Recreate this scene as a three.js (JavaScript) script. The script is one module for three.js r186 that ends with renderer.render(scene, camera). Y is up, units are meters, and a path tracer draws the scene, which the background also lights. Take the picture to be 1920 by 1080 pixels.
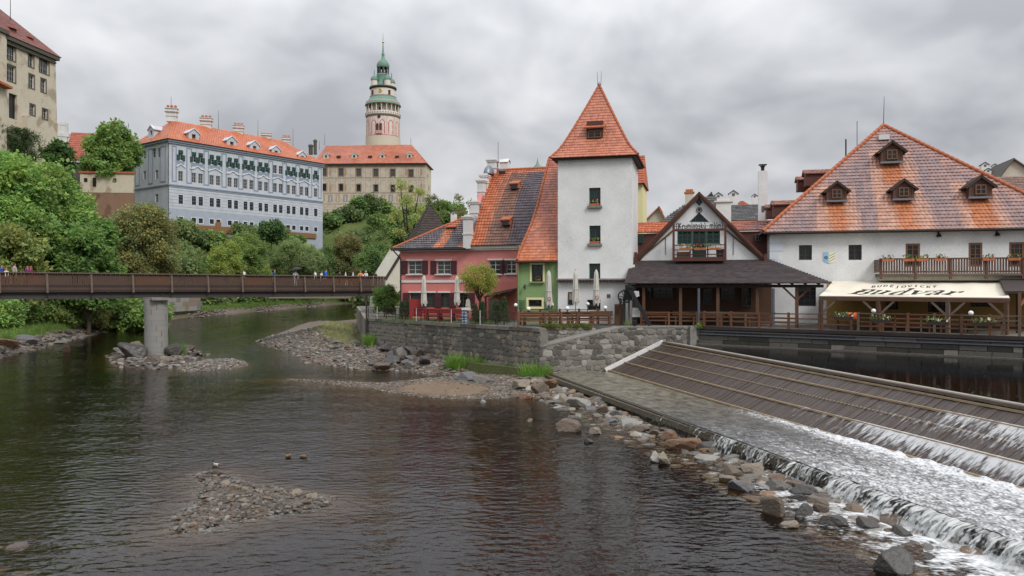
import * as THREE from 'three';
import { mergeGeometries } from 'three/addons/utils/BufferGeometryUtils.js';
import { ConvexGeometry } from 'three/addons/geometries/ConvexGeometry.js';
import { MarchingCubes } from 'three/addons/objects/MarchingCubes.js';
import { ImprovedNoise } from 'three/addons/math/ImprovedNoise.js';

// ------------------------------------------------------------------ camera, sky, sun, exposure
const EYE = 6, FOCAL = 1450;                       // eye height over the lower pool; focal length for a 1920 px wide picture
const scene = new THREE.Scene();
const camera = new THREE.PerspectiveCamera(2 * Math.atan(540 / FOCAL) * 180 / Math.PI, 16 / 9, 0.5, 3000);
camera.position.set(0, EYE, 0);
camera.lookAt(0, EYE, -10);
const renderer = new THREE.WebGLRenderer({ antialias: true });
renderer.toneMapping = THREE.LinearToneMapping;
renderer.toneMappingExposure = 1.3;
renderer.shadowMap.enabled = true;

let seed = 1234567;
function rnd() { seed |= 0; seed = seed + 0x6D2B79F5 | 0; let t = Math.imul(seed ^ seed >>> 15, 1 | seed); t = t + Math.imul(t ^ t >>> 7, 61 | t) ^ t; return ((t ^ t >>> 14) >>> 0) / 4294967296; }
const rr = (a, b) => a + (b - a) * rnd();
const pick = (a) => a[Math.floor(rnd() * a.length)];
const clamp = (x, a = 0, b = 1) => Math.min(b, Math.max(a, x));
const lerp = (a, b, t) => a + (b - a) * t;
const smooth = (x, a, b) => { const t = clamp((x - a) / (b - a)); return t * t * (3 - 2 * t); };
const IN = new ImprovedNoise();
const ns = (x, y, z = 0) => IN.noise(x, y, z);
function fbm(x, y, z = 0, o = 4) { let s = 0, a = 0.5; for (let i = 0; i < o; i++) { s += a * IN.noise(x, y, z); x = x * 2.03 + 7.1; y = y * 2.03 + 3.7; z = z * 2.03 + 1.3; a *= 0.5; } return s; }

// an overcast sky: one layer of stratocumulus seen in perspective, brighter towards the zenith as overcast skies are
{
  const W = 2048, H = 1024, data = new Float32Array(W * H * 4);
  for (let row = 0; row < H; row++) {
    const up = ((row + 0.5) / H - 0.5) * Math.PI, y = Math.sin(up);
    for (let col = 0; col < W; col++) {
      const ro = ((col + 0.5) / W - 0.5) * 2 * Math.PI, x = Math.cos(ro) * Math.cos(up), z = Math.sin(ro) * Math.cos(up);
      let r, g, b;
      if (y > -0.01) {
        const k = 1 / (Math.max(y, 0) + 0.34), cx = x * k, cz = z * k;
        const warp = fbm(cx * 1.3 + 4, cz * 1.3, 2.2, 3), wx = cx + warp * 0.22, wz = cz + warp * 0.22;
        const n = fbm(wx * 1.7 + 11.3, wz * 1.4 + 5.1, 0.4, 5), puff = 1 - 2 * Math.abs(fbm(wx * 3.3 + 1.7, wz * 2.7 + 9.2, 3.1, 6)), fine = fbm(wx * 9, wz * 7, 6.3, 4);
        const t = clamp(0.47 + n * 1.6 + (puff - 0.72) * 0.36 + fine * 0.34);
        const bright = lerp(0.275, 0.5, t) * (1 + 2.5 * Math.max(0, y) ** 1.4);
        r = bright * lerp(0.955, 0.985, t); g = bright * lerp(0.99, 1.0, t); b = bright * lerp(1.07, 1.025, t);
      } else { const f = 0.11; r = f; g = f; b = f * 0.95; }
      const i = (row * W + col) * 4; data[i] = r; data[i + 1] = g; data[i + 2] = b; data[i + 3] = 1;
    }
  }
  const sky = new THREE.DataTexture(data, W, H, THREE.RGBAFormat, THREE.FloatType);
  sky.mapping = THREE.EquirectangularReflectionMapping; sky.magFilter = THREE.LinearFilter; sky.needsUpdate = true;
  scene.background = sky; scene.environment = sky;
}
const sun = new THREE.DirectionalLight(new THREE.Color(1, 0.97, 0.93), 1.5);
sun.position.set(75, 120, 30); sun.target.position.set(0, 0, -70);
sun.castShadow = true; sun.shadow.radius = 34; sun.shadow.mapSize.set(2048, 2048);
Object.assign(sun.shadow.camera, { left: -160, right: 120, top: 160, bottom: -120, near: 1, far: 500 });
sun.name = 'sun'; scene.add(sun); scene.add(sun.target);

// ------------------------------------------------------------------ helpers
const V = (x, y, z) => new THREE.Vector3(x, y, z);
const at = (px, py, d) => V((px - 960) / FOCAL * d, EYE + (540 - py) / FOCAL * d, -d);   // a surveyed point: direction and distance
const gx = (px, d) => (px - 960) / FOCAL * d;
const taken = {};
function numbered(n) { const k = taken[n] = (taken[n] ?? -1) + 1; return k ? n + '_' + String(k).padStart(3, '0') : n; }
function tag(o, label, category, group, kind) { if (label) o.userData.label = label; if (category) o.userData.category = category; if (group) o.userData.group = group; if (kind) o.userData.kind = kind; return o; }
function thing(name, label, category, pos = [0, 0, 0], turn = 0, group) {
  const o = new THREE.Group(); o.name = numbered(name); o.position.set(...pos); o.rotation.y = turn; scene.add(o);
  return tag(o, label, category, group);
}
function part(name, geo, mat, parent = scene, kind) {
  if (Array.isArray(geo)) geo = join(geo);
  const m = new THREE.Mesh(geo, mat); m.name = parent === scene ? numbered(name) : name; m.castShadow = m.receiveShadow = true;
  if (kind) m.userData.kind = kind;
  parent.add(m); return m;
}
function join(list) {
  list = list.map((g) => { const n = g.index ? g.toNonIndexed() : g; for (const k of Object.keys(n.attributes)) if (!['position', 'normal', 'uv', 'color'].includes(k)) n.deleteAttribute(k); return n; });
  const withColor = list.some((g) => g.attributes.color);
  for (const g of list) {
    if (!g.attributes.normal) g.computeVertexNormals();
    if (!g.attributes.uv) metric(g);
    if (withColor && !g.attributes.color) g.setAttribute('color', new THREE.BufferAttribute(new Float32Array(g.attributes.position.count * 3).fill(1), 3));
  }
  return list.length === 1 ? list[0] : mergeGeometries(list);
}
function metric(g, s = 1, ox = 0, oy = 0) {          // uv in metres, by the way each face points
  const p = g.attributes.position, uv = new Float32Array(p.count * 2), a = V(0, 0, 0), b = V(0, 0, 0), c = V(0, 0, 0);
  for (let i = 0; i < p.count; i += 3) {
    a.fromBufferAttribute(p, i); b.fromBufferAttribute(p, i + 1).sub(a); c.fromBufferAttribute(p, i + 2).sub(a); b.cross(c);
    const X = Math.abs(b.x), Y = Math.abs(b.y), Z = Math.abs(b.z);
    for (let k = 0; k < 3; k++) {
      a.fromBufferAttribute(p, i + k);
      const [u, v] = Y > X && Y > Z ? [a.x, a.z] : X > Z ? [a.z, a.y] : [a.x, a.y];
      uv[(i + k) * 2] = u * s + ox; uv[(i + k) * 2 + 1] = v * s + oy;
    }
  }
  g.setAttribute('uv', new THREE.BufferAttribute(uv, 2)); return g;
}
function box(w, h, d, x = 0, y = 0, z = 0, ry = 0, rx = 0, rz = 0) {   // centred in x and z, standing on y
  const g = new THREE.BoxGeometry(w, h, d).toNonIndexed();
  metric(g, 1, x * 0.37, y * 0.37); g.translate(0, h / 2, 0);
  if (rx) g.rotateX(rx); if (rz) g.rotateZ(rz); if (ry) g.rotateY(ry);
  return g.translate(x, y, z);
}
function bar(a, b, w, h, roll = 0) {                  // a beam between two points, uv along its length
  const len = a.distanceTo(b), g = new THREE.BoxGeometry(w, h, len).toNonIndexed(), p = g.attributes.position, n = g.attributes.normal, uv = g.attributes.uv, o = (a.x + a.z) * 1.7;
  for (let i = 0; i < p.count; i++) uv.setXY(i, p.getZ(i) + o, Math.abs(n.getX(i)) > 0.5 ? p.getY(i) : p.getX(i));
  if (roll) g.rotateZ(roll);
  const m = new THREE.Matrix4().lookAt(b, a, Math.abs(b.y - a.y) > 0.99 * len ? V(0, 0, 1) : V(0, 1, 0));
  g.applyMatrix4(m); return g.translate((a.x + b.x) / 2, (a.y + b.y) / 2, (a.z + b.z) / 2);
}
function rod(a, b, r0, r1 = r0, seg = 6) {
  const len = a.distanceTo(b), g = new THREE.CylinderGeometry(r1, r0, len, seg).toNonIndexed();
  g.applyQuaternion(new THREE.Quaternion().setFromUnitVectors(V(0, 1, 0), b.clone().sub(a).normalize()));
  return g.translate((a.x + b.x) / 2, (a.y + b.y) / 2, (a.z + b.z) / 2);
}
function poly(points, depth, holes = []) {            // an upright outline in x, y with thickness depth going back from z = 0
  const s = new THREE.Shape(points.map(([x, y]) => new THREE.Vector2(x, y)));
  for (const h of holes) s.holes.push(new THREE.Path(h.map(([x, y]) => new THREE.Vector2(x, y))));
  return new THREE.ExtrudeGeometry(s, { depth, bevelEnabled: false }).translate(0, 0, -depth);
}
const rect = (u0, u1, y0, y1) => [[u0, y0], [u1, y0], [u1, y1], [u0, y1]];
function slabOf(pts, t) {                             // a flat polygon in space given thickness t downwards along its normal
  const n = pts[1].clone().sub(pts[0]).cross(pts[2].clone().sub(pts[0])).normalize(); if (n.y < -1e-4) n.negate(); const low = pts.map((p) => p.clone().addScaledVector(n, -t)), v = [];
  const tri = (a, b, c) => v.push(a.x, a.y, a.z, b.x, b.y, b.z, c.x, c.y, c.z);
  for (let i = 1; i + 1 < pts.length; i++) { tri(pts[0], pts[i], pts[i + 1]); tri(low[0], low[i + 1], low[i]); }
  for (let i = 0; i < pts.length; i++) { const j = (i + 1) % pts.length; tri(pts[i], low[i], low[j]); tri(pts[i], low[j], pts[j]); }
  const g = new THREE.BufferGeometry(); g.setAttribute('position', new THREE.Float32BufferAttribute(v, 3)); g.computeVertexNormals(); return metric(g);
}
function lathe(pts, seg = 24) { return new THREE.LatheGeometry(pts.map(([r, y]) => new THREE.Vector2(r, y)), seg).toNonIndexed(); }
function sheet(nu, nv, f, uvf) {                      // a grid of points f(a, b), a and b from 0 to 1
  const v = [], uv = [], id = [], col = []; let hasC = false;
  for (let j = 0; j <= nv; j++) for (let i = 0; i <= nu; i++) { const p = f(i / nu, j / nv, i, j); v.push(p.x, p.y, p.z); const t = uvf ? uvf(i / nu, j / nv, p) : [p.x, -p.z]; uv.push(t[0], t[1]); if (p.c) { hasC = true; col.push(...p.c); } }
  for (let j = 0; j < nv; j++) for (let i = 0; i < nu; i++) { const a = j * (nu + 1) + i, b = a + 1, c = a + nu + 1, d = c + 1; id.push(a, b, d, a, d, c); }
  const g = new THREE.BufferGeometry(); g.setAttribute('position', new THREE.Float32BufferAttribute(v, 3)); g.setAttribute('uv', new THREE.Float32BufferAttribute(uv, 2)); if (hasC) g.setAttribute('color', new THREE.Float32BufferAttribute(col, 3));
  g.setIndex(id); g.computeVertexNormals(); return g;
}
// a facade plane: turned group at its base, u along it, y up, z out of it; hit() finds where a surveyed direction meets it
class Facade {
  constructor(px, d, turn, y = 0) { this.o = V(gx(px, d), y, -d); this.turn = turn; this.e = V(Math.cos(turn), 0, -Math.sin(turn)); this.n = V(Math.sin(turn), 0, Math.cos(turn)); }
  hit(px, py, w = 0) {
    const dir = V((px - 960) / FOCAL, (540 - py) / FOCAL, -1), p0 = this.o.clone().addScaledVector(this.n, w), c = V(0, EYE, 0);
    const t = p0.sub(c).dot(this.n) / dir.dot(this.n); c.addScaledVector(dir, t);
    return [c.clone().sub(this.o).dot(this.e), c.y - this.o.y];
  }
  r(x0, y0, x1, y1, w = 0) { const a = this.hit(x0, (y0 + y1) / 2, w), b = this.hit(x1, (y0 + y1) / 2, w), m = (x0 + x1) / 2; return [a[0], b[0], this.hit(m, y1, w)[1], this.hit(m, y0, w)[1]]; }
  world(u, y, w) { return this.o.clone().addScaledVector(this.e, u).addScaledVector(this.n, w).add(V(0, y, 0)); }
  thing(name, label, category, group) { return thing(name, label, category, this.o.toArray(), this.turn, group); }
}
const TURN = -14 * Math.PI / 180;

// ------------------------------------------------------------------ textures and materials
function tex(size, f, o = {}) {                       // f(x, y) in 0..1 -> grey or [r, g, b], tiles when f does
  const w = size, h = o.h ?? size, d = new Uint8Array(w * h * 4);
  for (let j = 0; j < h; j++) for (let i = 0; i < w; i++) { const v = f(i / w, j / h), k = (j * w + i) * 4, a = Array.isArray(v); for (let c = 0; c < 3; c++) d[k + c] = clamp(a ? v[c] : v) * 255; d[k + 3] = 255; }
  const t = new THREE.DataTexture(d, w, h); t.wrapS = t.wrapT = THREE.RepeatWrapping; t.magFilter = THREE.LinearFilter; t.minFilter = THREE.LinearMipmapLinearFilter; t.generateMipmaps = true;
  if (o.srgb) t.colorSpace = THREE.SRGBColorSpace;
  if (o.rep) t.repeat.set(o.rep[0], o.rep[1] ?? o.rep[0]);
  t.needsUpdate = true; return t;
}
function tileNoise(x, y, f, z = 0, o = 4) {           // noise that repeats over the unit square
  let s = 0, a = 0.5;
  for (let i = 0; i < o; i++) {
    const X = x * f, Y = y * f;
    s += a * (IN.noise(X, Y, z) * (1 - x) * (1 - y) + IN.noise(X - f, Y, z) * x * (1 - y) + IN.noise(X, Y - f, z) * (1 - x) * y + IN.noise(X - f, Y - f, z) * x * y);
    f *= 2; a *= 0.5; z += 5.3;
  }
  return s;
}
const again = (t, a, b = a) => { const c = t.clone(); c.repeat.set(a, b); c.needsUpdate = true; return c; };
const tMottle = tex(512, (x, y) => 0.88 + tileNoise(x, y, 4, 1) * 0.34 + tileNoise(x, y, 40, 3, 3) * 0.2, { rep: [0.16] });       // plaster
const tOld = tex(512, (x, y) => { const a = tileNoise(x, y, 5, 7, 5), b = tileNoise(x, y, 11, 2, 5), s = smooth(a, 0.02, 0.16); return [lerp(1, 0.66, s) + b * 0.3, lerp(0.97, 0.6, s) + b * 0.3, lerp(0.9, 0.52, s) + b * 0.3]; }, { rep: [0.07] });
const tGrain = tex(512, (x, y) => 0.74 + tileNoise(x * 1, y, 3, 5, 3) * 0.35 + tileNoise(x, (y * 24) % 1, 6, 4, 3) * 0.6, { rep: [0.35, 0.7] });   // wood, grain along u
const tStone = tex(512, (x, y) => { const a = tileNoise(x, y, 6, 1, 5), b = tileNoise(x, y, 50, 4, 3); return [0.8 + a * 0.55 + b * 0.3, 0.79 + a * 0.52 + b * 0.3, 0.76 + a * 0.5 + b * 0.28]; }, { rep: [0.5] });
const tFine = tex(256, (x, y) => 0.5 + tileNoise(x, y, 24, 2, 4) * 0.9, { rep: [1] });
const tRough = tex(512, (x, y) => 0.5 + tileNoise(x, y, 8, 9, 6) * 0.9, { rep: [0.7] });
const C = (r, g, b) => new THREE.Color().setRGB(r, g, b);
const mats = {};
function mat(key, r, g, b, o = {}) { const { rough = 0.85, map, bump, bs = 0.004, ...rest } = o; const m = new THREE.MeshStandardMaterial({ color: C(r, g, b), roughness: rough, map: map ?? null, bumpMap: bump ?? null, bumpScale: bs, side: THREE.DoubleSide, ...rest }); m.name = key; return mats[key] = m; }
const M = {
  white: mat('white_plaster', 0.78, 0.78, 0.77, { map: tMottle, bump: tFine, bs: 0.004 }),
  cream: mat('cream_plaster', 0.6, 0.57, 0.47, { map: tMottle, bump: tFine }),
  pink: mat('pink_plaster', 0.7, 0.25, 0.235, { map: tMottle, bump: tFine }),
  pinkLow: mat('red_plaster', 0.66, 0.21, 0.185, { map: tMottle, bump: tFine }),
  green: mat('green_plaster', 0.24, 0.36, 0.15, { map: tMottle, bump: tFine }),
  yellow: mat('yellow_trim', 0.72, 0.66, 0.36, {}),
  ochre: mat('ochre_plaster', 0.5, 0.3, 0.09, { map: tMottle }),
  trim: mat('white_trim', 0.72, 0.71, 0.69, { map: tMottle }),
  grey: mat('grey_blue_plaster', 0.56, 0.585, 0.635, { map: tMottle }),
  greyDark: mat('grey_painted_frame', 0.24, 0.28, 0.35, {}),
  greyLow: mat('grey_blue_base_plaster', 0.4, 0.44, 0.51, { map: tMottle }),
  greyStep: mat('light_grey_relief', 0.62, 0.65, 0.7, {}),
  beige: mat('weathered_plaster', 0.57, 0.515, 0.43, { map: tOld, bump: tRough, bs: 0.05 }),
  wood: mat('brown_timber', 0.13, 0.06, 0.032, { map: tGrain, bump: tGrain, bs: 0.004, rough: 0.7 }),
  woodRed: mat('red_brown_timber', 0.12, 0.034, 0.022, { map: tGrain, rough: 0.65 }),
  woodFence: mat('fence_timber', 0.19, 0.075, 0.036, { map: tGrain, bump: tGrain, bs: 0.004, rough: 0.7 }),
  woodDark: mat('dark_timber', 0.045, 0.028, 0.022, { map: tGrain, rough: 0.75 }),
  woodGrey: mat('weathered_timber', 0.17, 0.125, 0.095, { map: tGrain, bump: tGrain, bs: 0.005, rough: 0.85 }),
  woodPale: mat('fresh_timber', 0.3, 0.15, 0.06, { map: tGrain, rough: 0.8 }),
  shutter: mat('dark_red_shutter', 0.055, 0.012, 0.015, { rough: 0.6 }),
  frameGreen: mat('green_painted_wood', 0.006, 0.06, 0.045, { rough: 0.5 }),
  frameDark: mat('dark_window_frame', 0.05, 0.045, 0.04, { rough: 0.6 }),
  frameBrown: mat('brown_window_frame', 0.22, 0.1, 0.045, { map: tGrain, rough: 0.6 }),
  frameWhite: mat('pale_window_frame', 0.5, 0.49, 0.47, { rough: 0.6 }),
  glass: mat('window_glass', 0.012, 0.014, 0.015, { rough: 0.06 }),
  glassSash: mat('curtained_glass', 0.06, 0.06, 0.06, { rough: 0.12 }),
  zinc: mat('zinc_sheet', 0.2, 0.22, 0.25, { rough: 0.4, metalness: 0.5 }),
  iron: mat('black_iron', 0.02, 0.02, 0.022, { rough: 0.5, metalness: 0.3 }),
  steel: mat('painted_steel', 0.09, 0.1, 0.12, { rough: 0.45 }),
  copper: mat('green_copper', 0.17, 0.32, 0.25, { map: tStone, rough: 0.6 }),
  gold: mat('gilding', 0.75, 0.52, 0.15, { rough: 0.3, metalness: 0.9 }),
  girder: mat('girder_paint', 0.045, 0.04, 0.037, { rough: 0.6 }), woodBridge: mat('bridge_timber', 0.105, 0.06, 0.042, { map: tGrain, bump: tGrain, bs: 0.004, rough: 0.75 }),
  stone: mat('grey_stone', 0.24, 0.22, 0.195, { map: tStone, bump: tRough, bs: 0.03 }),
  stoneDark: mat('dark_stone', 0.12, 0.11, 0.098, { map: tStone, bump: tRough, bs: 0.03 }),
  stoneWarm: mat('warm_stone', 0.3, 0.245, 0.19, { map: tStone, bump: tRough, bs: 0.03 }),
  stonePale: mat('pale_stone', 0.37, 0.35, 0.32, { map: tStone, bump: tRough, bs: 0.03 }),
  stoneMid: mat('mid_stone', 0.18, 0.165, 0.148, { map: tStone, bump: tRough, bs: 0.03 }), pierA: mat('pier_granite', 0.25, 0.24, 0.22), pierB: mat('pier_granite_warm', 0.27, 0.25, 0.22), pierC: mat('pier_granite_grey', 0.235, 0.23, 0.215),
  mortar: mat('mortar', 0.2, 0.19, 0.175, { map: tStone, bump: tRough, bs: 0.02 }),
  mortarPale: mat('pale_mortar', 0.29, 0.28, 0.26, { map: tStone }),
  concrete: mat('concrete', 0.26, 0.25, 0.23, { map: tStone, bump: tRough, bs: 0.01 }),
  wet: mat('wet_concrete', 0.045, 0.042, 0.034, { map: tStone, bump: tRough, bs: 0.02, rough: 0.35 }),
  canvas: mat('white_canvas', 0.62, 0.59, 0.53, { map: tMottle, rough: 0.95 }),
  red: mat('red_paint', 0.26, 0.02, 0.02, { rough: 0.5 }),
  orangeCloth: mat('orange_cloth', 0.85, 0.12, 0.03, { rough: 0.8 }),
  clay: mat('clay', 0.5, 0.15, 0.065, { map: tStone, rough: 0.8 }),
  globe: mat('opal_globe', 0.8, 0.8, 0.78, { rough: 0.2 }),
  bark: mat('bark', 0.075, 0.058, 0.042, { map: tStone, bump: tRough, bs: 0.04 }),
  grassDry: mat('grass_turf', 0.1, 0.14, 0.03, { map: tStone }),
  tiles: mat('roof_tile', 1, 1, 1, { vertexColors: true, rough: 0.45 }),
  tilesDull: mat('old_roof_tile', 1, 1, 1, { vertexColors: true, rough: 0.85 }),
  paint: mat('painted_figure', 1, 1, 1, { vertexColors: true, rough: 0.8 }),
  blue: mat('blue_paint', 0.05, 0.18, 0.45, { rough: 0.5 }),
};
// ------------------------------------------------------------------ building helpers
function win(parent, [u0, u1, y0, y1], o = {}) {
  const { z = 0, rec = 0.16, frame = M.frameDark, fw = 0.07, nx = 2, ny = 3, bar: bw = 0.035, glass = M.glass, name = 'window' } = o, zz = z - rec, W = u1 - u0, H = y1 - y0, um = (u0 + u1) / 2, g = [];
  g.push(box(fw, H, 0.08, u0 + fw / 2, y0, zz), box(fw, H, 0.08, u1 - fw / 2, y0, zz), box(W - 2 * fw, fw, 0.078, um, y0, zz), box(W - 2 * fw, fw, 0.078, um, y1 - fw, zz));
  for (let i = 1; i < nx; i++) g.push(box(i * 2 === nx ? bw * 1.6 : bw, H - 2 * fw, 0.06, u0 + W * i / nx, y0 + fw, zz));
  for (let j = 1; j < ny; j++) g.push(box(W - 2 * fw, bw, 0.05, um, y0 + H * j / ny - bw / 2, zz));
  const w = part(name, g, frame, parent);
  part('pane', box(W - fw, H - fw, 0.016, um, y0 + fw / 2, zz - 0.012), glass, w);
  if (o.sill) part('sill', box(W + 0.24, o.sillH ?? 0.09, 0.3, um, y0 - (o.sillH ?? 0.09), z + 0.06), o.sill, w);
  if (o.lintel) part('lintel', box(W + 0.24, 0.12, 0.14, um, y1 + 0.003, z + 0.04), o.lintel, w);
  if (o.surround) {
    const s = o.sw ?? 0.12, zs = z + 0.012;
    part('surround', [box(s, H + 2 * s, 0.06, u0 - s / 2, y0 - s, zs), box(s, H + 2 * s, 0.06, u1 + s / 2, y0 - s, zs), box(W, s, 0.058, um, y1, zs), box(W, s, 0.058, um, y0 - s, zs)], o.surround, w);
  }
  if (o.shutters) for (const s of o.only ?? [-1, 1]) {
    const sw = o.shW ?? W / 2, x = s < 0 ? u0 - sw / 2 - 0.03 : u1 + sw / 2 + 0.03, sh = [box(sw, H, 0.05, x, y0, z + 0.05)];
    for (let k = 0; k < 2; k++) sh.push(box(sw - 0.14, H / 2 - 0.12, 0.03, x, y0 + 0.07 + k * H / 2, z + 0.075));
    part('shutter', sh, o.shutters, w);
  }
  return w;
}
function wallWith(parent, outline, rects, mt, o = {}) { return part(o.name ?? 'wall', poly(outline, o.t ?? 0.45, rects.map(([a, b, c, d]) => rect(a, b, c, d))).translate(0, 0, o.z ?? 0), mt, parent); }
// one roof slope: prof is the section from eave to ridge as [z, y]; uL, uR bound it (functions of v, 0 at the eave); each tile is built
function roofFace(parent, o) {
  const { prof, uL, uR, tw = 0.26, tl = 0.34, col, lift = 0.05, arch = 0.035, m = M.tiles, name = 'roof_tiles', under = M.clay } = o;
  const curve = prof.length > 2 ? new THREE.CatmullRomCurve3(prof.map(([z, y]) => V(0, y, z)), false, 'centripetal') : new THREE.LineCurve3(V(0, prof[0][1], prof[0][0]), V(0, prof[1][1], prof[1][0]));
  const len = curve.getLength(), L = typeof uL === 'function' ? uL : () => uL, R = typeof uR === 'function' ? uR : () => uR;
  const P = (v) => curve.getPointAt(clamp(v)), pos = [], cl = [], T = curve.getTangentAt(0.5), nrm = (v) => { const t = curve.getTangentAt(clamp(v)); return V(0, t.z, -t.y).multiplyScalar(t.z > 0 ? 1 : -1); };
  const up = (v) => { const n = nrm(v); if (n.y < 0) n.negate(); return n; };
  const rows = Math.max(1, Math.round(len / tl));
  const push = (a, b, c, k) => { pos.push(a.x, a.y, a.z, b.x, b.y, b.z, c.x, c.y, c.z); for (let i = 0; i < 3; i++) cl.push(k[0], k[1], k[2]); };
  for (let j = 0; j < rows; j++) {
    const v0 = j / rows, v1 = (j + 1.06) / rows, vm = (j + 0.5) / rows, l = L(vm), r = R(vm); if (r - l < tw * 0.3) continue;
    const n = Math.max(1, Math.round((r - l) / tw)), p0 = P(v0), p1 = P(v1), n0 = up(v0), n1 = up(v1), off = o.stagger ? (j % 2) * 0.5 : 0;
    for (let i = 0; i < n; i++) {
      const a = l + (r - l) * i / n, b = l + (r - l) * (i + 1) / n, k = col((a + b) / 2, p0.y, vm, j), up0 = lift * (0.8 + 0.4 * rnd()), xs = [a, (a + b) / 2, b], hs = [0, arch, 0];
      const lo = [], hi = [], lip = [];
      for (let q = 0; q < 3; q++) { lo.push(V(xs[q], p0.y, p0.z).addScaledVector(n0, up0 + hs[q])); hi.push(V(xs[q], p1.y, p1.z).addScaledVector(n1, hs[q] + 0.004)); lip.push(V(xs[q], p0.y, p0.z).addScaledVector(n0, -0.03)); }
      for (let q = 0; q < 2; q++) { push(lo[q], lo[q + 1], hi[q + 1], k); push(lo[q], hi[q + 1], hi[q], k); push(lip[q], lip[q + 1], lo[q + 1], k); push(lip[q], lo[q + 1], lo[q], k); }
    }
  }
  const g = new THREE.BufferGeometry(); g.setAttribute('position', new THREE.Float32BufferAttribute(pos, 3)); g.setAttribute('color', new THREE.Float32BufferAttribute(cl, 3)); g.computeVertexNormals(); metric(g);
  const t = part(name, g, m, parent, 'stuff');
  const nv = prof.length > 2 ? 14 : 1;
  part('roof_deck', sheet(1, nv, (a, b) => { const p = P(b), n = up(b); return V(lerp(L(b), R(b), a), p.y, p.z).addScaledVector(n, -0.045); }), under, parent);
  return { P, up, L, R, len, mesh: t };
}
function ridge(parent, pts, mt, r = 0.13, step = 0.4, name = 'ridge_tiles') {       // half-round ridge tiles, overlapping
  const g = [];
  for (let i = 0; i + 1 < pts.length; i++) {
    const a = pts[i], b = pts[i + 1], n = Math.max(1, Math.round(a.distanceTo(b) / step));
    for (let k = 0; k < n; k++) g.push(rod(a.clone().lerp(b, k / n), a.clone().lerp(b, (k + 1.1) / n), r, r * 0.82, 7));
  }
  return part(name, g, mt, parent, 'stuff');
}
const vary = (c, s = 0.12) => { const k = 1 + (rnd() - 0.5) * 2 * s, h = (rnd() - 0.5) * s * 0.5; return [c[0] * k * (1 + h), c[1] * k, c[2] * k * (1 - h)]; };
const mixc = (a, b, t) => [lerp(a[0], b[0], t), lerp(a[1], b[1], t), lerp(a[2], b[2], t)];
const ORANGE = [0.5, 0.125, 0.04], ORANGE2 = [0.43, 0.15, 0.085], PURPLE = [0.2, 0.125, 0.135], DARKTILE = [0.105, 0.07, 0.062], PEACH = [0.46, 0.255, 0.185];
const GROUND = 3.4;                                    // level of the terraces

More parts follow.
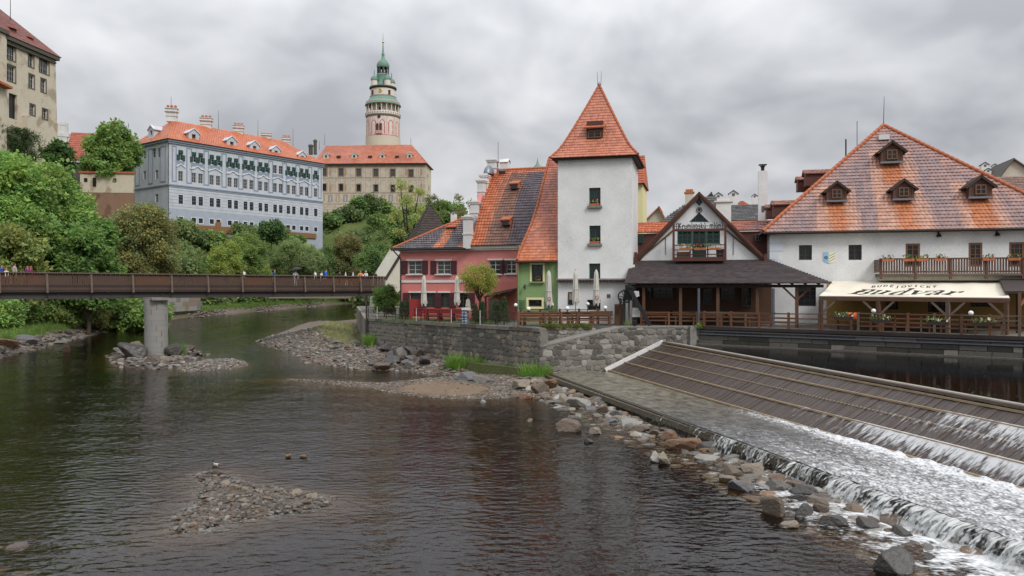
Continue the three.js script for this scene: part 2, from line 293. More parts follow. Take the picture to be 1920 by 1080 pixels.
// ================================================================== white tower
{
  const f = new Facade(1046, 57.5, TURN, GROUND), g = f.thing('white_tower', 'slender white plastered tower with steep orange pyramid roof', 'tower'), W = 5.45, D = 5.45;
  const top = f.hit(1060, 296)[1], wins = [f.r(1104.5, 352, 1126, 386), f.r(1105, 423, 1126, 457), f.r(1104.5, 494, 1125.5, 527), f.r(1101, 562, 1126, 582)];
  wallWith(g, rect(0, W, -0.5, top), wins, M.white);
  part('wall', box(0.45, top + 0.5, D - 0.46, W - 0.225, -0.5, -0.455 - (D - 0.46) / 2), M.white, g);
  part('wall', box(0.45, top + 0.5, D - 0.46, 0.225, -0.5, -0.455 - (D - 0.46) / 2), M.white, g);
  part('wall', box(W - 0.92, top + 0.5, 0.45, W / 2, -0.5, -D + 0.23), M.white, g);
  wins.slice(0, 3).forEach((r, i) => win(g, r, { frame: M.frameGreen, nx: 2, ny: 4, rec: 0.22, sill: i < 2 ? M.concrete : null, sillH: 0.16 }));
  win(g, wins[3], { frame: M.frameDark, nx: 3, ny: 2, rec: 0.25 });
  // vent, wall lamp bracket, poster
  const vent = f.r(1138, 551.5, 1144.5, 558.5); part('vent', poly(rect(...vent), 0.05).translate(0, 0, 0.03), M.steel, g);
  // string course: a plank ledge over the terrace
  const led = f.hit(1100, 529)[1]; part('ledge', [box(W + 0.1, 0.12, 0.55, W / 2, led + 0.14, 0.2), box(W + 0.1, 0.14, 0.2, W / 2, led, 0.1)], M.concrete, g);
  for (let i = 0; i < 22; i++) part('ledge_bracket', box(0.1, 0.14, 0.2, 0.15 + i * (W - 0.3) / 21, led - 0.001, 0.32), M.woodGrey, g);
  // roof: bell-cast pyramid, four faces
  const ap = f.hit(1118.7, 161, -D / 2)[1], cx = W / 2, ov = 0.5, hw = W / 2 + ov, ys = top - 0.05, rise = ap - ys;
  const roof = part('roof', box(W + 0.72, 0.16, D + 0.72, cx, ys - 0.13, -D / 2), M.woodDark, g);
  const prof = [[hw, 0], [hw * 0.8, rise * 0.13], [hw * 0.6, rise * 0.33], [hw * 0.3, rise * 0.66], [0.02, rise]];
  for (let k = 0; k < 4; k++) {
    const face = new THREE.Group(); face.name = 'roof_face'; face.position.set(cx, ys, -D / 2); face.rotation.y = k * Math.PI / 2; g.add(face);
    const cur = new THREE.CatmullRomCurve3(prof.map(([z, y]) => V(0, y, z)), false, 'centripetal'), half = (v) => cur.getPointAt(clamp(v)).z;
    roofFace(face, { prof, uL: (v) => -half(v), uR: half, tw: 0.19, tl: 0.26, lift: 0.035, arch: 0.012, col: (u, y, v) => vary(mixc(ORANGE2, [0.5, 0.17, 0.1], clamp(fbm(u * 0.8, y * 0.5, k) * 1.6 + (v < 0.15 ? 0.5 : 0.1))), 0.2) });
    const pts = []; for (let i = 0; i <= 9; i++) { const p = cur.getPointAt(i / 9); pts.push(V(p.z, p.y + 0.03, p.z)); }
    ridge(face, pts, M.clay, 0.1, 0.36);
  }
  const dm = f.hit(1116, 258, -0.6), dn = new THREE.Group(); dn.name = 'dormer'; dn.position.set(cx - 0.05, dm[1] - 0.15, -0.75); dn.scale.setScalar(1.2); g.add(dn);
  part('cheek', box(1.0, 1.15, 1.5, 0, 0, -0.55), M.woodRed, dn); part('dormer_window', [box(0.75, 0.5, 0.06, 0, 0.22, 0.23)], M.glass, dn);
  part('mullion', [box(0.06, 0.62, 0.08, -0.38, 0.15, 0.24), box(0.06, 0.62, 0.08, 0.38, 0.15, 0.24), box(0.06, 0.62, 0.08, 0, 0.15, 0.24), box(0.86, 0.06, 0.1, 0, 0.1, 0.24)], M.frameBrown, dn);
  part('dormer_roof', slabOf([V(-0.62, 0.72, 0.5), V(0.62, 0.72, 0.5), V(0.62, 1.45, -1.1), V(-0.62, 1.45, -1.1)], 0.09), M.clay, dn);
  for (const s of [-1, 1]) part('lightning_rod', rod(V(cx + s * 0.12, ys + rise - 0.1, -D / 2), V(cx + s * 0.16, ys + rise + 1.1, -D / 2), 0.02, 0.01), M.iron, g);
  part('finial', lathe([[0.01, 0], [0.14, 0.05], [0.16, 0.15], [0.05, 0.3], [0.02, 0.35]], 10).translate(cx, ys + rise - 0.05, -D / 2), M.zinc, g);
  // poster and flower boxes are things of their own
  const pr = f.r(1065.5, 547.5, 1075.5, 571), p = part('framed_poster', poly(rect(0, pr[1] - pr[0], 0, pr[3] - pr[2]), 0.05), M.iron);
  p.position.copy(f.world(pr[0], pr[2], 0.06)); p.rotation.y = f.turn; tag(p, 'black framed menu board on white tower wall behind parasols', 'board');
  part('print', poly(rect(0.07, pr[1] - pr[0] - 0.07, 0.35, pr[3] - pr[2] - 0.1), 0.01).translate(0, 0, 0.012), M.stoneWarm, p);
  mats.towerFacade = f; mats.towerWins = wins;
}
function flowerBox(pos, turn, w, label, colors = [[0.75, 0.25, 0.12], [0.1, 0.2, 0.05]], tm = M.clay) {
  const g = thing('flower_box', label, 'flower box', pos.toArray(), turn, 'flower boxes and window plants');
  part('trough', poly([[-w / 2 + 0.03, 0], [w / 2 - 0.03, 0], [w / 2, 0.17], [-w / 2, 0.17]], 0.2).translate(0, 0, 0.1), tm, g);
  const gs = []; for (let i = 0; i < 26 * w / 0.7; i++) { const l = new THREE.PlaneGeometry(0.07, 0.13).toNonIndexed(); l.rotateX(rr(-1, 1)); l.rotateY(rr(0, 6)); l.translate(rr(-w / 2, w / 2), 0.2 + rr(0, 0.24), rr(-0.13, 0.13)); const c = rnd() < 0.3 ? colors[0] : colors[1]; l.setAttribute('color', new THREE.Float32BufferAttribute(Array.from({ length: 18 }, (_, k) => c[k % 3] * (0.8 + 0.4 * ((i * 7 % 10) / 10))), 3)); gs.push(l); }
  part('leaves', gs, M.paint, g, 'stuff'); return g;
}
for (const [i, nm] of [[0, 'upper'], [1, 'middle']]) { const r = mats.towerWins[i]; flowerBox(mats.towerFacade.world((r[0] + r[1]) / 2, r[2] + 0.0, 0.1), TURN, 0.7, `small clay flower trough on ${nm} window sill of white tower`); }

// ================================================================== green house beside the tower
{
  const f = new Facade(970, 58.6, TURN, GROUND), g = f.thing('green_house', 'narrow green house with yellow window frames and steep curved tile roof', 'house'), R = f.hit(1046, 540)[0] - 0.02, top = f.hit(1000, 488)[1];
  const w1 = f.r(997, 496, 1018, 528), w2 = f.r(991, 562, 1016, 575);
  wallWith(g, rect(0, R, -0.6, top), [w1, w2], M.green);
  part('wall', box(0.4, top + 0.6, 5, 0.2, -0.6, -2.96), M.green, g);
  win(g, w1, { frame: M.frameGreen, nx: 2, ny: 3, surround: M.yellow, sw: 0.14, rec: 0.2, sill: M.green }); win(g, w2, { frame: M.frameDark, nx: 1, ny: 1, surround: M.yellow, sw: 0.16 });
  for (const s of [-1, 1]) { const x = s < 0 ? w2[0] - 0.52 : w2[1] + 0.5, gr = []; for (let i = 0; i < 7; i++) gr.push(box(0.022, 0.62, 0.022, x - 0.24 + i * 0.08, w2[2] - 0.15, 0.12)); gr.push(box(0.56, 0.03, 0.03, x, w2[2] + 0.45, 0.12), box(0.56, 0.03, 0.03, x, w2[2] - 0.16, 0.12)); part('window_grille', gr, M.frameGreen, g); }
  const lp = f.hit(985, 537); part('wall_lamp', [box(0.05, 0.3, 0.05, lp[0], lp[1] - 0.2, 0.05), box(0.05, 0.05, 0.35, lp[0], lp[1] + 0.08, 0.15), lathe([[0.02, 0.1], [0.1, 0], [0.09, -0.1]], 8).translate(lp[0], lp[1] - 0.02, 0.32)], M.iron, g);
  // curved roof: bell-cast from the eave, ridge 5.6 m back
  const back = -5.2, yr = f.hit(1034, 297, back)[1], ye = top - 0.05, prof = [[0.45, ye], [-0.1, ye + 0.75], [-0.9, ye + 2.3], [-2.4, ye + (yr - ye) * 0.56], [back, yr]];
  const cur = new THREE.CatmullRomCurve3(prof.map(([z, y]) => V(0, y, z)), false, 'centripetal');
  // the left edge follows the hip surveyed along the tiles
  const hip = [[970, 487], [975, 470], [986, 445], [997, 420], [1008, 385], [1019, 340], [1030, 297]];
  const edge = (v) => { const p = cur.getPointAt(clamp(v)); let best = 0; for (let i = 0; i < hip.length - 1; i++) { const [x0, y0] = hip[i], [x1, y1] = hip[i + 1], a = f.hit(x0, y0, p.z), b = f.hit(x1, y1, p.z); if ((p.y <= a[1] + 0.001 && i === 0)) return a[0]; if (p.y >= a[1] && p.y <= b[1]) { best = lerp(a[0], b[0], (p.y - a[1]) / (b[1] - a[1])); return best; } best = b[0]; } return best; };
  const right = (v) => R - 0.01;
  roofFace(g, { prof, uL: edge, uR: right, tw: 0.19, tl: 0.27, lift: 0.035, arch: 0.012, col: (u, y, v) => vary(mixc([0.46, 0.16, 0.09], v < 0.16 ? [0.42, 0.11, 0.025] : [0.33, 0.12, 0.085], clamp(0.45 + fbm(u * 0.9, y * 0.6, 4) * 2)), 0.22) });
  const pts = []; for (let i = 0; i <= 12; i++) { const v = i / 12, p = cur.getPointAt(v); pts.push(V(edge(v), p.y + 0.06, p.z)); } ridge(g, pts, M.clay, 0.12, 0.36);
  part('verge_wall', (() => { const s = []; for (let i = 0; i < 12; i++) { const a = pts[i], b = pts[i + 1]; s.push(slabOf([V(a.x, a.y - 0.1, a.z), V(b.x, b.y - 0.1, b.z), V(b.x, ye - 0.3, b.z), V(a.x, ye - 0.3, a.z)], 0.12)); } return s; })(), M.clay, g);
  part('gutter', rod(V(-0.1, ye - 0.1, 0.5), V(R, ye - 0.1, 0.5), 0.08), M.woodDark, g); part('downpipe', rod(V(0.12, 0, 0.08), V(0.12, ye - 0.3, 0.08), 0.06), M.green, g);
  const b = thing('window_basket', 'wicker basket of plants in green house window', 'basket', f.world((w1[0] + w1[1]) / 2 + 0.05, w1[2], -0.02).toArray(), f.turn);
  part('basket', lathe([[0.02, 0], [0.2, 0.02], [0.24, 0.2], [0.2, 0.2]], 10), M.woodPale, b); part('handle', new THREE.TorusGeometry(0.2, 0.018, 5, 12, Math.PI).translate(0, 0.2, 0), M.woodPale, b);
}

// ================================================================== pink house
{
  const tn = -18 * Math.PI / 180, f = new Facade(750, 67, tn, GROUND), g = f.thing('pink_house', 'pink house with dark red shutters and stepped white gable', 'house'), R = f.hit(970, 540)[0], top = f.hit(860, 466)[1];
  const rows = [[765, 489, 791, 514], [819, 489, 845, 514], [917, 488, 940, 514], [949, 488, 968, 513]].map((r) => f.r(...r)), low = [[769, 549, 787, 577], [799, 549, 815, 577], [824, 549, 842, 577], [861, 549, 866, 577]].map((r) => f.r(...r));
  low[3] = f.r(858, 549, 877, 577);
  const w = [...rows, ...low], ym = f.hit(800, 528)[1];
  wallWith(g, rect(0, R, ym, top), rows, M.pink); wallWith(g, rect(0, R, -1.2, ym), low, M.pinkLow);
  part('wall', box(0.45, top + 1.2, 7, 0.225, -1.2, -3.96), M.pink, g);
  rows.forEach((r, i) => win(g, r, { frame: M.frameWhite, glass: i < 2 ? M.glassSash : M.glass, nx: 2, ny: 3, rec: 0.14, shutters: M.shutter, shW: i < 2 ? (r[1] - r[0]) * 0.42 : 0.46, only: i === 3 ? [-1] : i === 2 ? [1] : undefined, lintel: M.trim, sill: M.trim }));
  low.forEach((r, i) => win(g, r, { frame: M.frameDark, glass: i === 3 ? M.glass : M.glassSash, nx: 2, ny: 4, rec: 0.14, shutters: M.shutter, shW: 0.62, only: i === 1 ? [1] : i === 0 ? [-1, 1] : [1], lintel: M.trim }));
  part('string_course', box(f.hit(872, 530)[0], 0.2, 0.07, f.hit(872, 530)[0] / 2, ym - 0.09, 0.03), M.trim, g);
  part('cornice', [box(R + 0.15, 0.3, 0.5, R / 2, top - 0.05, 0.06), box(R + 0.1, 0.14, 0.28, R / 2, top - 0.19, 0.03)], M.trim, g);
  // gable (u) position, ridge 6 m back
  const uG = f.hit(884, 462)[0], ye = top + 0.2, back = -6, yr = f.hit(975, 318, back)[1];
  const prof = [[0.5, ye], [-0.3, ye + 0.95], [-1.6, ye + (yr - ye) * 0.42], [-3.6, ye + (yr - ye) * 0.72], [back, yr]];
  const uEnd = f.hit(1024, 318, back)[0];
  // weathered tiles: orange along the gable, dark to the right
  const band = (u, y, v) => { const t = (u - uG) / (R - uG), q = t + fbm(u * 1.6, y * 0.15, 2) * 0.35; return q; };
  roofFace(g, { prof, uL: uG, uR: (v) => lerp(R + 2.0, uEnd + 1.2, v), tw: 0.25, tl: 0.33, col: (u, y, v) => { const q = band(u, y, v); const s = smooth(q, 0.22, 0.42), d = smooth(q, 0.75, 0.95); let c = mixc([0.4, 0.11, 0.042], [0.16, 0.075, 0.05], s); c = mixc(c, [0.075, 0.055, 0.065], d); if (q > 0.3 && q < 0.42 && v > 0.25) c = mixc(c, [0.42, 0.13, 0.06], 0.6); if (v > 0.93) c = [0.4, 0.13, 0.07]; return vary(c, 0.25); } });
  ridge(g, [V(uG, yr + 0.05, back), V(uEnd + 1.2, yr + 0.05, back)], M.clay, 0.14);
  // lower hipped wing to the left of the gable
  const by = f.hit(886, 392, -4.6)[1], lw = uG - 0.3;
  roofFace(g, { prof: [[0.55, ye - 0.15], [-4.6, by]], uL: (v) => lerp(-0.45, lw - 0.05, v), uR: lw, tw: 0.25, tl: 0.33, col: (u, y, v) => { const q = fbm(u * 1.4 + y * 0.2, y * 0.3, 8); const s = smooth(Math.abs(u - lw * 0.62) + q, 0.35, 0.6) * smooth(Math.abs(u - lw) + q, 0.3, 0.6); return vary(mixc([0.4, 0.13, 0.06], v > 0.75 ? [0.12, 0.07, 0.05] : [0.085, 0.068, 0.072], s), 0.3); } });
  part('roof_back', slabOf([V(-0.45, ye - 0.15, 0.4), V(lw, by, -4.6), V(lw, ye, -9.5), V(-0.45, ye - 0.15, -9.5)], 0.15), M.clay, g);
  ridge(g, [V(-0.45, ye - 0.08, 0.5), V(lw, by + 0.06, -4.6)], M.clay, 0.11);
  part('gutter', rod(V(-0.5, ye - 0.26, 0.68), V(lw, ye - 0.26, 0.68), 0.09), M.iron, g); part('downpipe', [rod(V(-0.35, ye - 0.3, 0.6), V(0.12, ye - 1.0, 0.12), 0.06), rod(V(0.12, ye - 1, 0.12), V(0.12, 0.2, 0.12), 0.06)], M.woodDark, g);
  // stepped gable wall running back from the eave, with pillars, caps and curved zinc shoulders
  const gl = thing; const gable = part('gable_wall', (() => { const o = [[-0.55, ye - 0.3]], cur = new THREE.CatmullRomCurve3(prof.map(([z, y]) => V(0, y, z)), false, 'centripetal'); for (let i = 0; i <= 10; i++) { const p = cur.getPointAt(i / 10); o.push([-p.z, p.y + 0.42]); } o.push([6.6, yr + 0.4], [6.6, ye - 0.3]); return poly(o, 0.4).rotateY(Math.PI / 2).translate(uG + 0.05, 0, 0); })(), M.pink, g);
  const step = (z, y0, y1, wz, wu = 0.62) => part('pillar', [box(wu, y1 - y0 - 0.3, wz, uG - 0.2, y0, z), box(wu + 0.16, 0.12, wz + 0.16, uG - 0.2, y1 - 0.31, z), box(wu + 0.26, 0.1, wz + 0.26, uG - 0.2, y1 - 0.19, z), box(wu * 0.8, 0.12, wz * 0.8, uG - 0.2, y1 - 0.09, z), box(wu + 0.1, 0.12, wz + 0.1, uG - 0.2, y0 + (y1 - y0) * 0.42, z)], M.trim, gable);
  const yA = (px, py, z) => f.hit(px, py, z)[1];
  step(0.25, ye - 0.25, yA(880, 404, 0.25), 0.75); step(-1.3, yA(892, 405, -1.3) - 0.6, yA(892, 376, -1.3), 0.62); step(-3.0, yA(905, 366, -3) - 0.6, yA(905, 336, -3), 0.6); step(-3.75, yA(912, 345, -3.7) - 0.5, yA(912, 326, -3.7), 0.5); step(-5.9, yA(926, 320, -5.9) - 0.5, yA(926, 298, -5.9), 0.7, 0.8);
  const shoulder = (z0, y0, z1, y1) => { const o = [[-z0, y0 - 0.5], [-z0, y0]]; for (let i = 1; i <= 8; i++) { const t = i / 8; o.push([lerp(-z0, -z1, Math.sin(t * Math.PI / 2)), lerp(y0, y1, 1 - Math.cos(t * Math.PI / 2))]); } o.push([-z1, y0 - 0.5]); return poly(o, 0.56).rotateY(Math.PI / 2).translate(uG + 0.1, 0, 0); };
  part('zinc_shoulder', [shoulder(-0.1, yA(888, 420, -0.5), -1.05, yA(890, 398, -1)), shoulder(-1.6, yA(900, 384, -2), -2.75, yA(903, 358, -2.8)), ], M.zinc, gable);
  part('zinc_cap', lathe([[0.75, 0], [0.72, 0.25], [0.55, 0.55], [0.3, 0.75], [0.02, 0.8]], 14).scale(0.6, 1, 1).translate(uG - 0.2, yA(918, 327, -4.9), -4.9), M.zinc, gable);
  part('chimney', [box(0.75, 1.3, 0.7, uG + 0.85, yr - 0.5, back - 0.3), slabOf([V(uG + 0.4, yr + 0.75, back + 0.15), V(uG + 1.3, yr + 0.75, back + 0.15), V(uG + 1.3, yr + 1.1, back - 0.3), V(uG + 0.4, yr + 1.1, back - 0.3)], 0.06), slabOf([V(uG + 0.4, yr + 1.1, back - 0.3), V(uG + 1.3, yr + 1.1, back - 0.3), V(uG + 1.3, yr + 0.75, back - 0.75), V(uG + 0.4, yr + 0.75, back - 0.75)], 0.06)], M.trim, g);
  // roof hatches, skylight, dish
  const onRoof = (px, py) => { for (let i = 0; i <= 40; i++) { const t = i / 40, cur = new THREE.CatmullRomCurve3(prof.map(([z, y]) => V(0, y, z)), false, 'centripetal'), p = cur.getPointAt(t), h = f.hit(px, py, p.z); if (p.y >= h[1]) return V(h[0], p.y, p.z); } return V(0, 0, 0); };
  for (const [px, py] of [[966, 356], [950, 425]]) { const p = onRoof(px, py), h = new THREE.Group(); h.name = 'roof_hatch'; h.position.copy(p); g.add(h); part('hatch_shade_panel', [box(0.62, 0.5, 0.1, 0, -0.05, 0.35)], M.glass, h); part('hatch_roof', slabOf([V(-0.42, 0.42, 0.55), V(0.42, 0.42, 0.55), V(0.42, 0.78, -0.5), V(-0.42, 0.78, -0.5)], 0.1), M.clay, h); for (const s of [-1, 1]) part('cheek', box(0.08, 0.45, 0.6, s * 0.36, 0, 0.1), M.clay, h); }  // near-black panel paints the shade inside each open hatch
  { const p = onRoof(942, 329), h = new THREE.Group(); h.name = 'skylight'; h.position.copy(p); h.rotation.x = -0.85; g.add(h); part('skylight_frame', box(0.62, 0.12, 0.8, 0, 0.02, 0), M.steel, h); part('pane', box(0.48, 0.02, 0.64, 0, 0.145, 0), M.glassSash, h); }
  { const px = [848, 432], z = -2.2, p = f.hit(px[0], px[1], z), h = new THREE.Group(); h.name = 'roof_hatch'; h.position.set(p[0], p[1], z); g.add(h); part('hatch_shade_panel', box(0.62, 0.35, 0.1, 0, -0.05, 0.4), M.glass, h); part('hatch_roof', slabOf([V(-0.45, 0.3, 0.6), V(0.5, 0.3, 0.6), V(0.5, 0.55, -0.6), V(-0.45, 0.55, -0.6)], 0.09), M.clay, h); }  // dark opening of this hatch is a panel coloured as its shade
  part('satellite_dish', new THREE.SphereGeometry(0.36, 12, 6, 0, 6.3, 0, 0.9).rotateZ(1.3).translate(uG - 0.15, yr - 0.5, back + 0.9), M.trim, g);
  part('aerial', rod(V(uG + 0.3, yr, back), V(uG + 0.3, yr + 2.6, back), 0.02), M.iron, g);
  // lean-to by the door and a red panel
  const sh = f.hit(918, 556), she = f.hit(969, 543); part('lean_to_roof', slabOf([V(sh[0], sh[1], 1.5), V(she[0], she[1] - 0.1, 1.5), V(she[0], she[1] + 0.15, 0.02), V(sh[0], sh[1] + 0.25, 0.02)], 0.1), M.woodDark, g); part('lean_to_post', box(0.12, sh[1], 0.12, sh[0] + 0.15, 0, 1.4), M.woodDark, g); part('reed_screen', box(0.95, sh[1] - 0.25, 0.05, sh[0] + 0.85, 0.1, 1.3), M.woodGrey, g);
  mats.pinkFacade = f;
}
// ================================================================== gabled mill house with the sign and porch
const shingle = (c) => (u, y, v) => vary(c, 0.22);
{
  const f = new Facade(1186, 58, TURN, GROUND), g = f.thing('gabled_mill_house', 'white gabled mill house with green balcony doors and dark shingled porch', 'house'), W = 9.75, cu = f.hit(1311, 400)[0];
  const yb = f.hit(1311, 489)[1], ap = f.hit(1311, 362)[1];
  // gable wall with diamond, triangle and door openings
  const door = f.r(1270, 432, 1350, 458), mid = f.r(1298, 432, 1324, 482), tri = [f.hit(1292, 416.5), f.hit(1330, 416.5), f.hit(1311, 398)], dia = [f.hit(1311, 371.5), f.hit(1317.5, 379), f.hit(1311, 386.5), f.hit(1304.5, 379)];
  const lo = [cu - 4.6, yb - 0.3], hi = [cu + 4.6, yb - 0.3];
  const opening = [[door[0], door[2]], [mid[0], door[2]], [mid[0], mid[2]], [mid[1], mid[2]], [mid[1], door[2]], [door[1], door[2]], [door[1], door[3]], [door[0], door[3]]];
  part('wall', poly([lo, hi, [cu, ap - 0.12]], 0.4, [opening, tri, dia]), M.white, g);
  // green doors and windows behind the balcony
  const seg = (a, b, y0, y1, n, m, nm = 'window') => win(g, [a, b, y0, y1], { frame: M.frameGreen, fw: 0.11, nx: n, ny: m, bar: 0.06, rec: 0.1, name: nm });
  seg(door[0], mid[0] - 0.01, door[2], door[3], 3, 3); seg(mid[1] + 0.01, door[1], door[2], door[3], 2, 3); const bd = seg(mid[0], mid[1], mid[2], door[3], 2, 4, 'balcony_door');
  part('door_panel', box(mid[1] - mid[0] - 0.22, 0.62, 0.05, (mid[0] + mid[1]) / 2, mid[2] + 0.1, -0.06), M.frameGreen, bd);
  const wt = part('triangular_window', [[tri[0], tri[1]], [tri[1], tri[2]], [tri[2], tri[0]]].map(([a, b]) => bar(V(a[0], a[1], -0.1), V(b[0], b[1], -0.1), 0.14, 0.14)).concat([-0.25, 0.25].map((x) => box(0.06, 0.42, 0.06, cu + x, tri[0][1], -0.1))), M.frameGreen, g);
  part('pane', poly(tri, 0.02).translate(0, 0, -0.13), M.glass, wt);
  const wd = part('diamond_window', dia.map((a, i) => { const b = dia[(i + 1) % 4]; return bar(V(a[0], a[1], -0.08), V(b[0], b[1], -0.08), 0.1, 0.1); }), M.frameGreen, g); part('pane', poly(dia, 0.02).translate(0, 0, -0.11), M.glass, wd);
  const ro = f.hit(1311, 393.5); const ros = part('round_medallion', new THREE.TorusGeometry(0.17, 0.055, 8, 20).translate(ro[0], ro[1], 0.03), M.concrete, g); part('boss', new THREE.SphereGeometry(0.09, 10, 8).scale(1, 1, 0.5).translate(ro[0], ro[1], 0.03), M.iron, ros);
  // timber frame on the gable: braces, posts, thin drain lines
  const P3 = (px, py, z = 0.05) => { const h = f.hit(px, py, z); return V(h[0], h[1], z); };
  part('brace', bar(P3(1201, 484), P3(1262, 432), 0.13, 0.1), M.wood, g); part('brace', bar(P3(1360, 430), P3(1424, 484), 0.13, 0.1), M.wood, g);
  for (const x of [1248, 1375]) part('drain_line', rod(P3(x, 446, 0.03), P3(x, 478, 0.03), 0.025), M.steel, g);
  // roof slopes: rafters' verge boards overhang by 0.7 m, ridge runs back
  const la = f.hit(1188, 483, 0.4), ra = f.hit(1440, 487, 0.4), at2 = f.hit(1311, 359, 0.4), backZ = -7;
  for (const [s, e] of [[-1, la], [1, ra]]) {
    part('roof_slope', slabOf(s < 0 ? [V(e[0], e[1], 0.4), V(at2[0], at2[1], 0.4), V(at2[0], at2[1], backZ), V(e[0], e[1], backZ)].reverse() : [V(e[0], e[1], 0.4), V(at2[0], at2[1], 0.4), V(at2[0], at2[1], backZ), V(e[0], e[1], backZ)], 0.16), M.woodDark, g);
    part('verge_board', bar(V(e[0], e[1] - 0.3, 0.34), V(at2[0], at2[1] - 0.3, 0.34), 0.08, 0.14), M.wood, g);
    part('verge_board', bar(V(e[0], e[1] - 0.12, 0.42), V(at2[0], at2[1] - 0.12, 0.42), 0.06, 0.17), M.woodRed, g);
    part('rafter', bar(V(e[0] - s * 0.2, e[1] - 0.3, 0.2), V(at2[0], at2[1] - 0.3, 0.2), 0.12, 0.12), M.wood, g);
    part('eave_post', box(0.22, 0.95, 0.22, e[0] - s * 0.16, e[1] - 0.55, 0.45), M.woodRed, g);
  }
  // balcony
  const bz = 1.15, bl = f.hit(1263, 480, bz)[0], br = f.hit(1360, 480, bz)[0], b0 = f.hit(1311, 489.5, bz)[1], b1 = f.hit(1311, 482, bz)[1], rt = f.hit(1311, 458.5, bz)[1];
  const bal = part('balcony', [box(br - bl + 0.1, b1 - b0, 0.12, (bl + br) / 2, b0, bz), box(br - bl, 0.1, bz, (bl + br) / 2, b1 - 0.16, bz / 2)], M.woodRed, g), topY = f.hit(1311, 418, bz)[1], beamY = f.hit(1311, 431, bz)[1];
  for (const x of [bl, br]) part('post', box(0.16, topY - b0, 0.16, x, b0, bz + 0.02), M.woodRed, bal);
  for (const x of [1294, 1327]) { const u = f.hit(x, 470, bz)[0]; part('post', box(0.09, rt - b1, 0.09, u, b1, bz), M.woodRed, bal); }
  part('header_beam', box(br - bl, 0.16, 0.14, (bl + br) / 2, beamY - 0.08, bz), M.woodRed, bal);
  for (let i = 0; i < 3; i++) part('rail', box(br - bl, 0.07, 0.07, (bl + br) / 2, rt - 0.07 - i * 0.34, bz), M.woodRed, bal);
  for (const x of [bl, br]) for (let i = 0; i < 3; i++) part('rail', box(0.06, 0.07, bz - 0.1, x, rt - 0.07 - i * 0.34, bz / 2), M.woodRed, bal);
  mats.gable = f; mats.balc = { bl, br, b1, bz, beamY, rt, cu };
  // cross wing behind: roof strips either side with small dark red dormer wall
  const wz = -3.2, strip = (pa, pb, y0, y1, wlo) => {
    const a = f.hit(pa, y0, wz), b = f.hit(pb, y0, wz), t = f.hit((pa + pb) / 2, y1, wz - 1.6);
    roofFace(g, { prof: [[wz, a[1]], [wz - 1.6, t[1]]], uL: a[0], uR: b[0], tw: 0.25, tl: 0.33, col: (u) => vary(mixc(ORANGE, [0.22, 0.1, 0.09], clamp((u - 6) / 3)), 0.2) });
    part('wing_wall', box(b[0] - a[0], a[1] - yb + 0.4, 0.2, (a[0] + b[0]) / 2, yb - 0.5, wz - 0.3), M.woodRed, g);
    ridge(g, [V(a[0], t[1], wz - 1.6), V(b[0], t[1], wz - 1.6)], M.clay, 0.11);
  };
  strip(1189, 1250, 436, 419); strip(1372, 1462, 432, 416);
  win(g, f.r(1193, 441, 1207, 455, wz), { z: wz - 0.1, frame: M.frameGreen, rec: -0.03, nx: 2, ny: 2 }); win(g, f.r(1416, 438, 1428, 452, wz), { z: wz - 0.1, frame: M.frameDark, rec: -0.03, nx: 2, ny: 2 });
  part('body', [box(W - 0.6, yb - 0.1, 0.3, W / 2, -0.6, -3.4), box(0.3, yb, 3, 0.3, -0.6, -1.9)], M.white, g);
  // porch: shingle roof on posts, 5 m deep
  const ph = yb + 0.05, pe = f.hit(1180, 531, 5)[1], xr = f.hit(1562, 534, 5)[0], x0 = -0.1, xt = f.hit(1442, 488)[0];
  const slope = 5 / 22; const porch = new THREE.Group(); porch.name = 'porch'; g.add(porch);
  roofFace(porch, { name: 'porch_shingles', prof: [[5, pe], [0.02, ph]], uL: (v) => lerp(-0.12, -0.1, v), uR: (v) => lerp(xr, xt + 0.1, v), tw: 0.32, tl: 0.27, lift: 0.04, arch: 0.004, m: M.tilesDull, under: M.woodDark, col: shingle([0.062, 0.046, 0.047]) });
  part('eave_beam', box(xr - x0 - 0.6, 0.2, 0.18, (xr + x0) / 2 - 0.2, pe - 0.3, 4.45), M.woodDark, porch);
  for (let i = 0; i < 16; i++) part('porch_rafter', bar(V(x0 + 0.3 + i * 0.82, pe - 0.06, 4.9), V(x0 + 0.3 + i * 0.62, ph - 0.2, 0.1), 0.1, 0.14), M.woodDark, porch);
  for (const px of [1207, 1276, 1346, 1420, 1494]) {
    const u = f.hit(px, 570, 4.4)[0]; part('post', box(0.2, pe - 0.2, 0.2, u, 0, 4.4), M.wood, porch);
    if (px > 1480) for (const s of [-1, 1]) part('brace', bar(V(u + s * 0.08, pe - 1.05, 4.4), V(u + s * 0.85, pe - 0.28, 4.4), 0.12, 0.12), M.wood, porch);
  }
  for (const px of [1310, 1450]) { const u = f.hit(px, 570, 4.75)[0]; part('downpipe', [rod(V(u, 0.1, 4.75), V(u, pe - 0.35, 4.75), 0.1), rod(V(u, 0.9, 4.75), V(u, 1.02, 4.75), 0.13), rod(V(u, 0.1, 4.75), V(u, 0.3, 4.75), 0.13)], M.steel, porch); }
  // shaded back wall of the porch: pale plaster pieces, barred windows
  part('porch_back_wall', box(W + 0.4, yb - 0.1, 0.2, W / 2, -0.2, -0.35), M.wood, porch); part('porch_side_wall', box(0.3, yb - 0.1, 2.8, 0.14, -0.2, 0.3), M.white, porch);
  for (const [a, b, c, d] of [[1210, 545, 1262, 562], [1286, 540, 1300, 570], [1330, 545, 1372, 560], [1388, 540, 1405, 575]]) { const r = f.r(a, c - 0 < 0 ? c : b, c, d); }
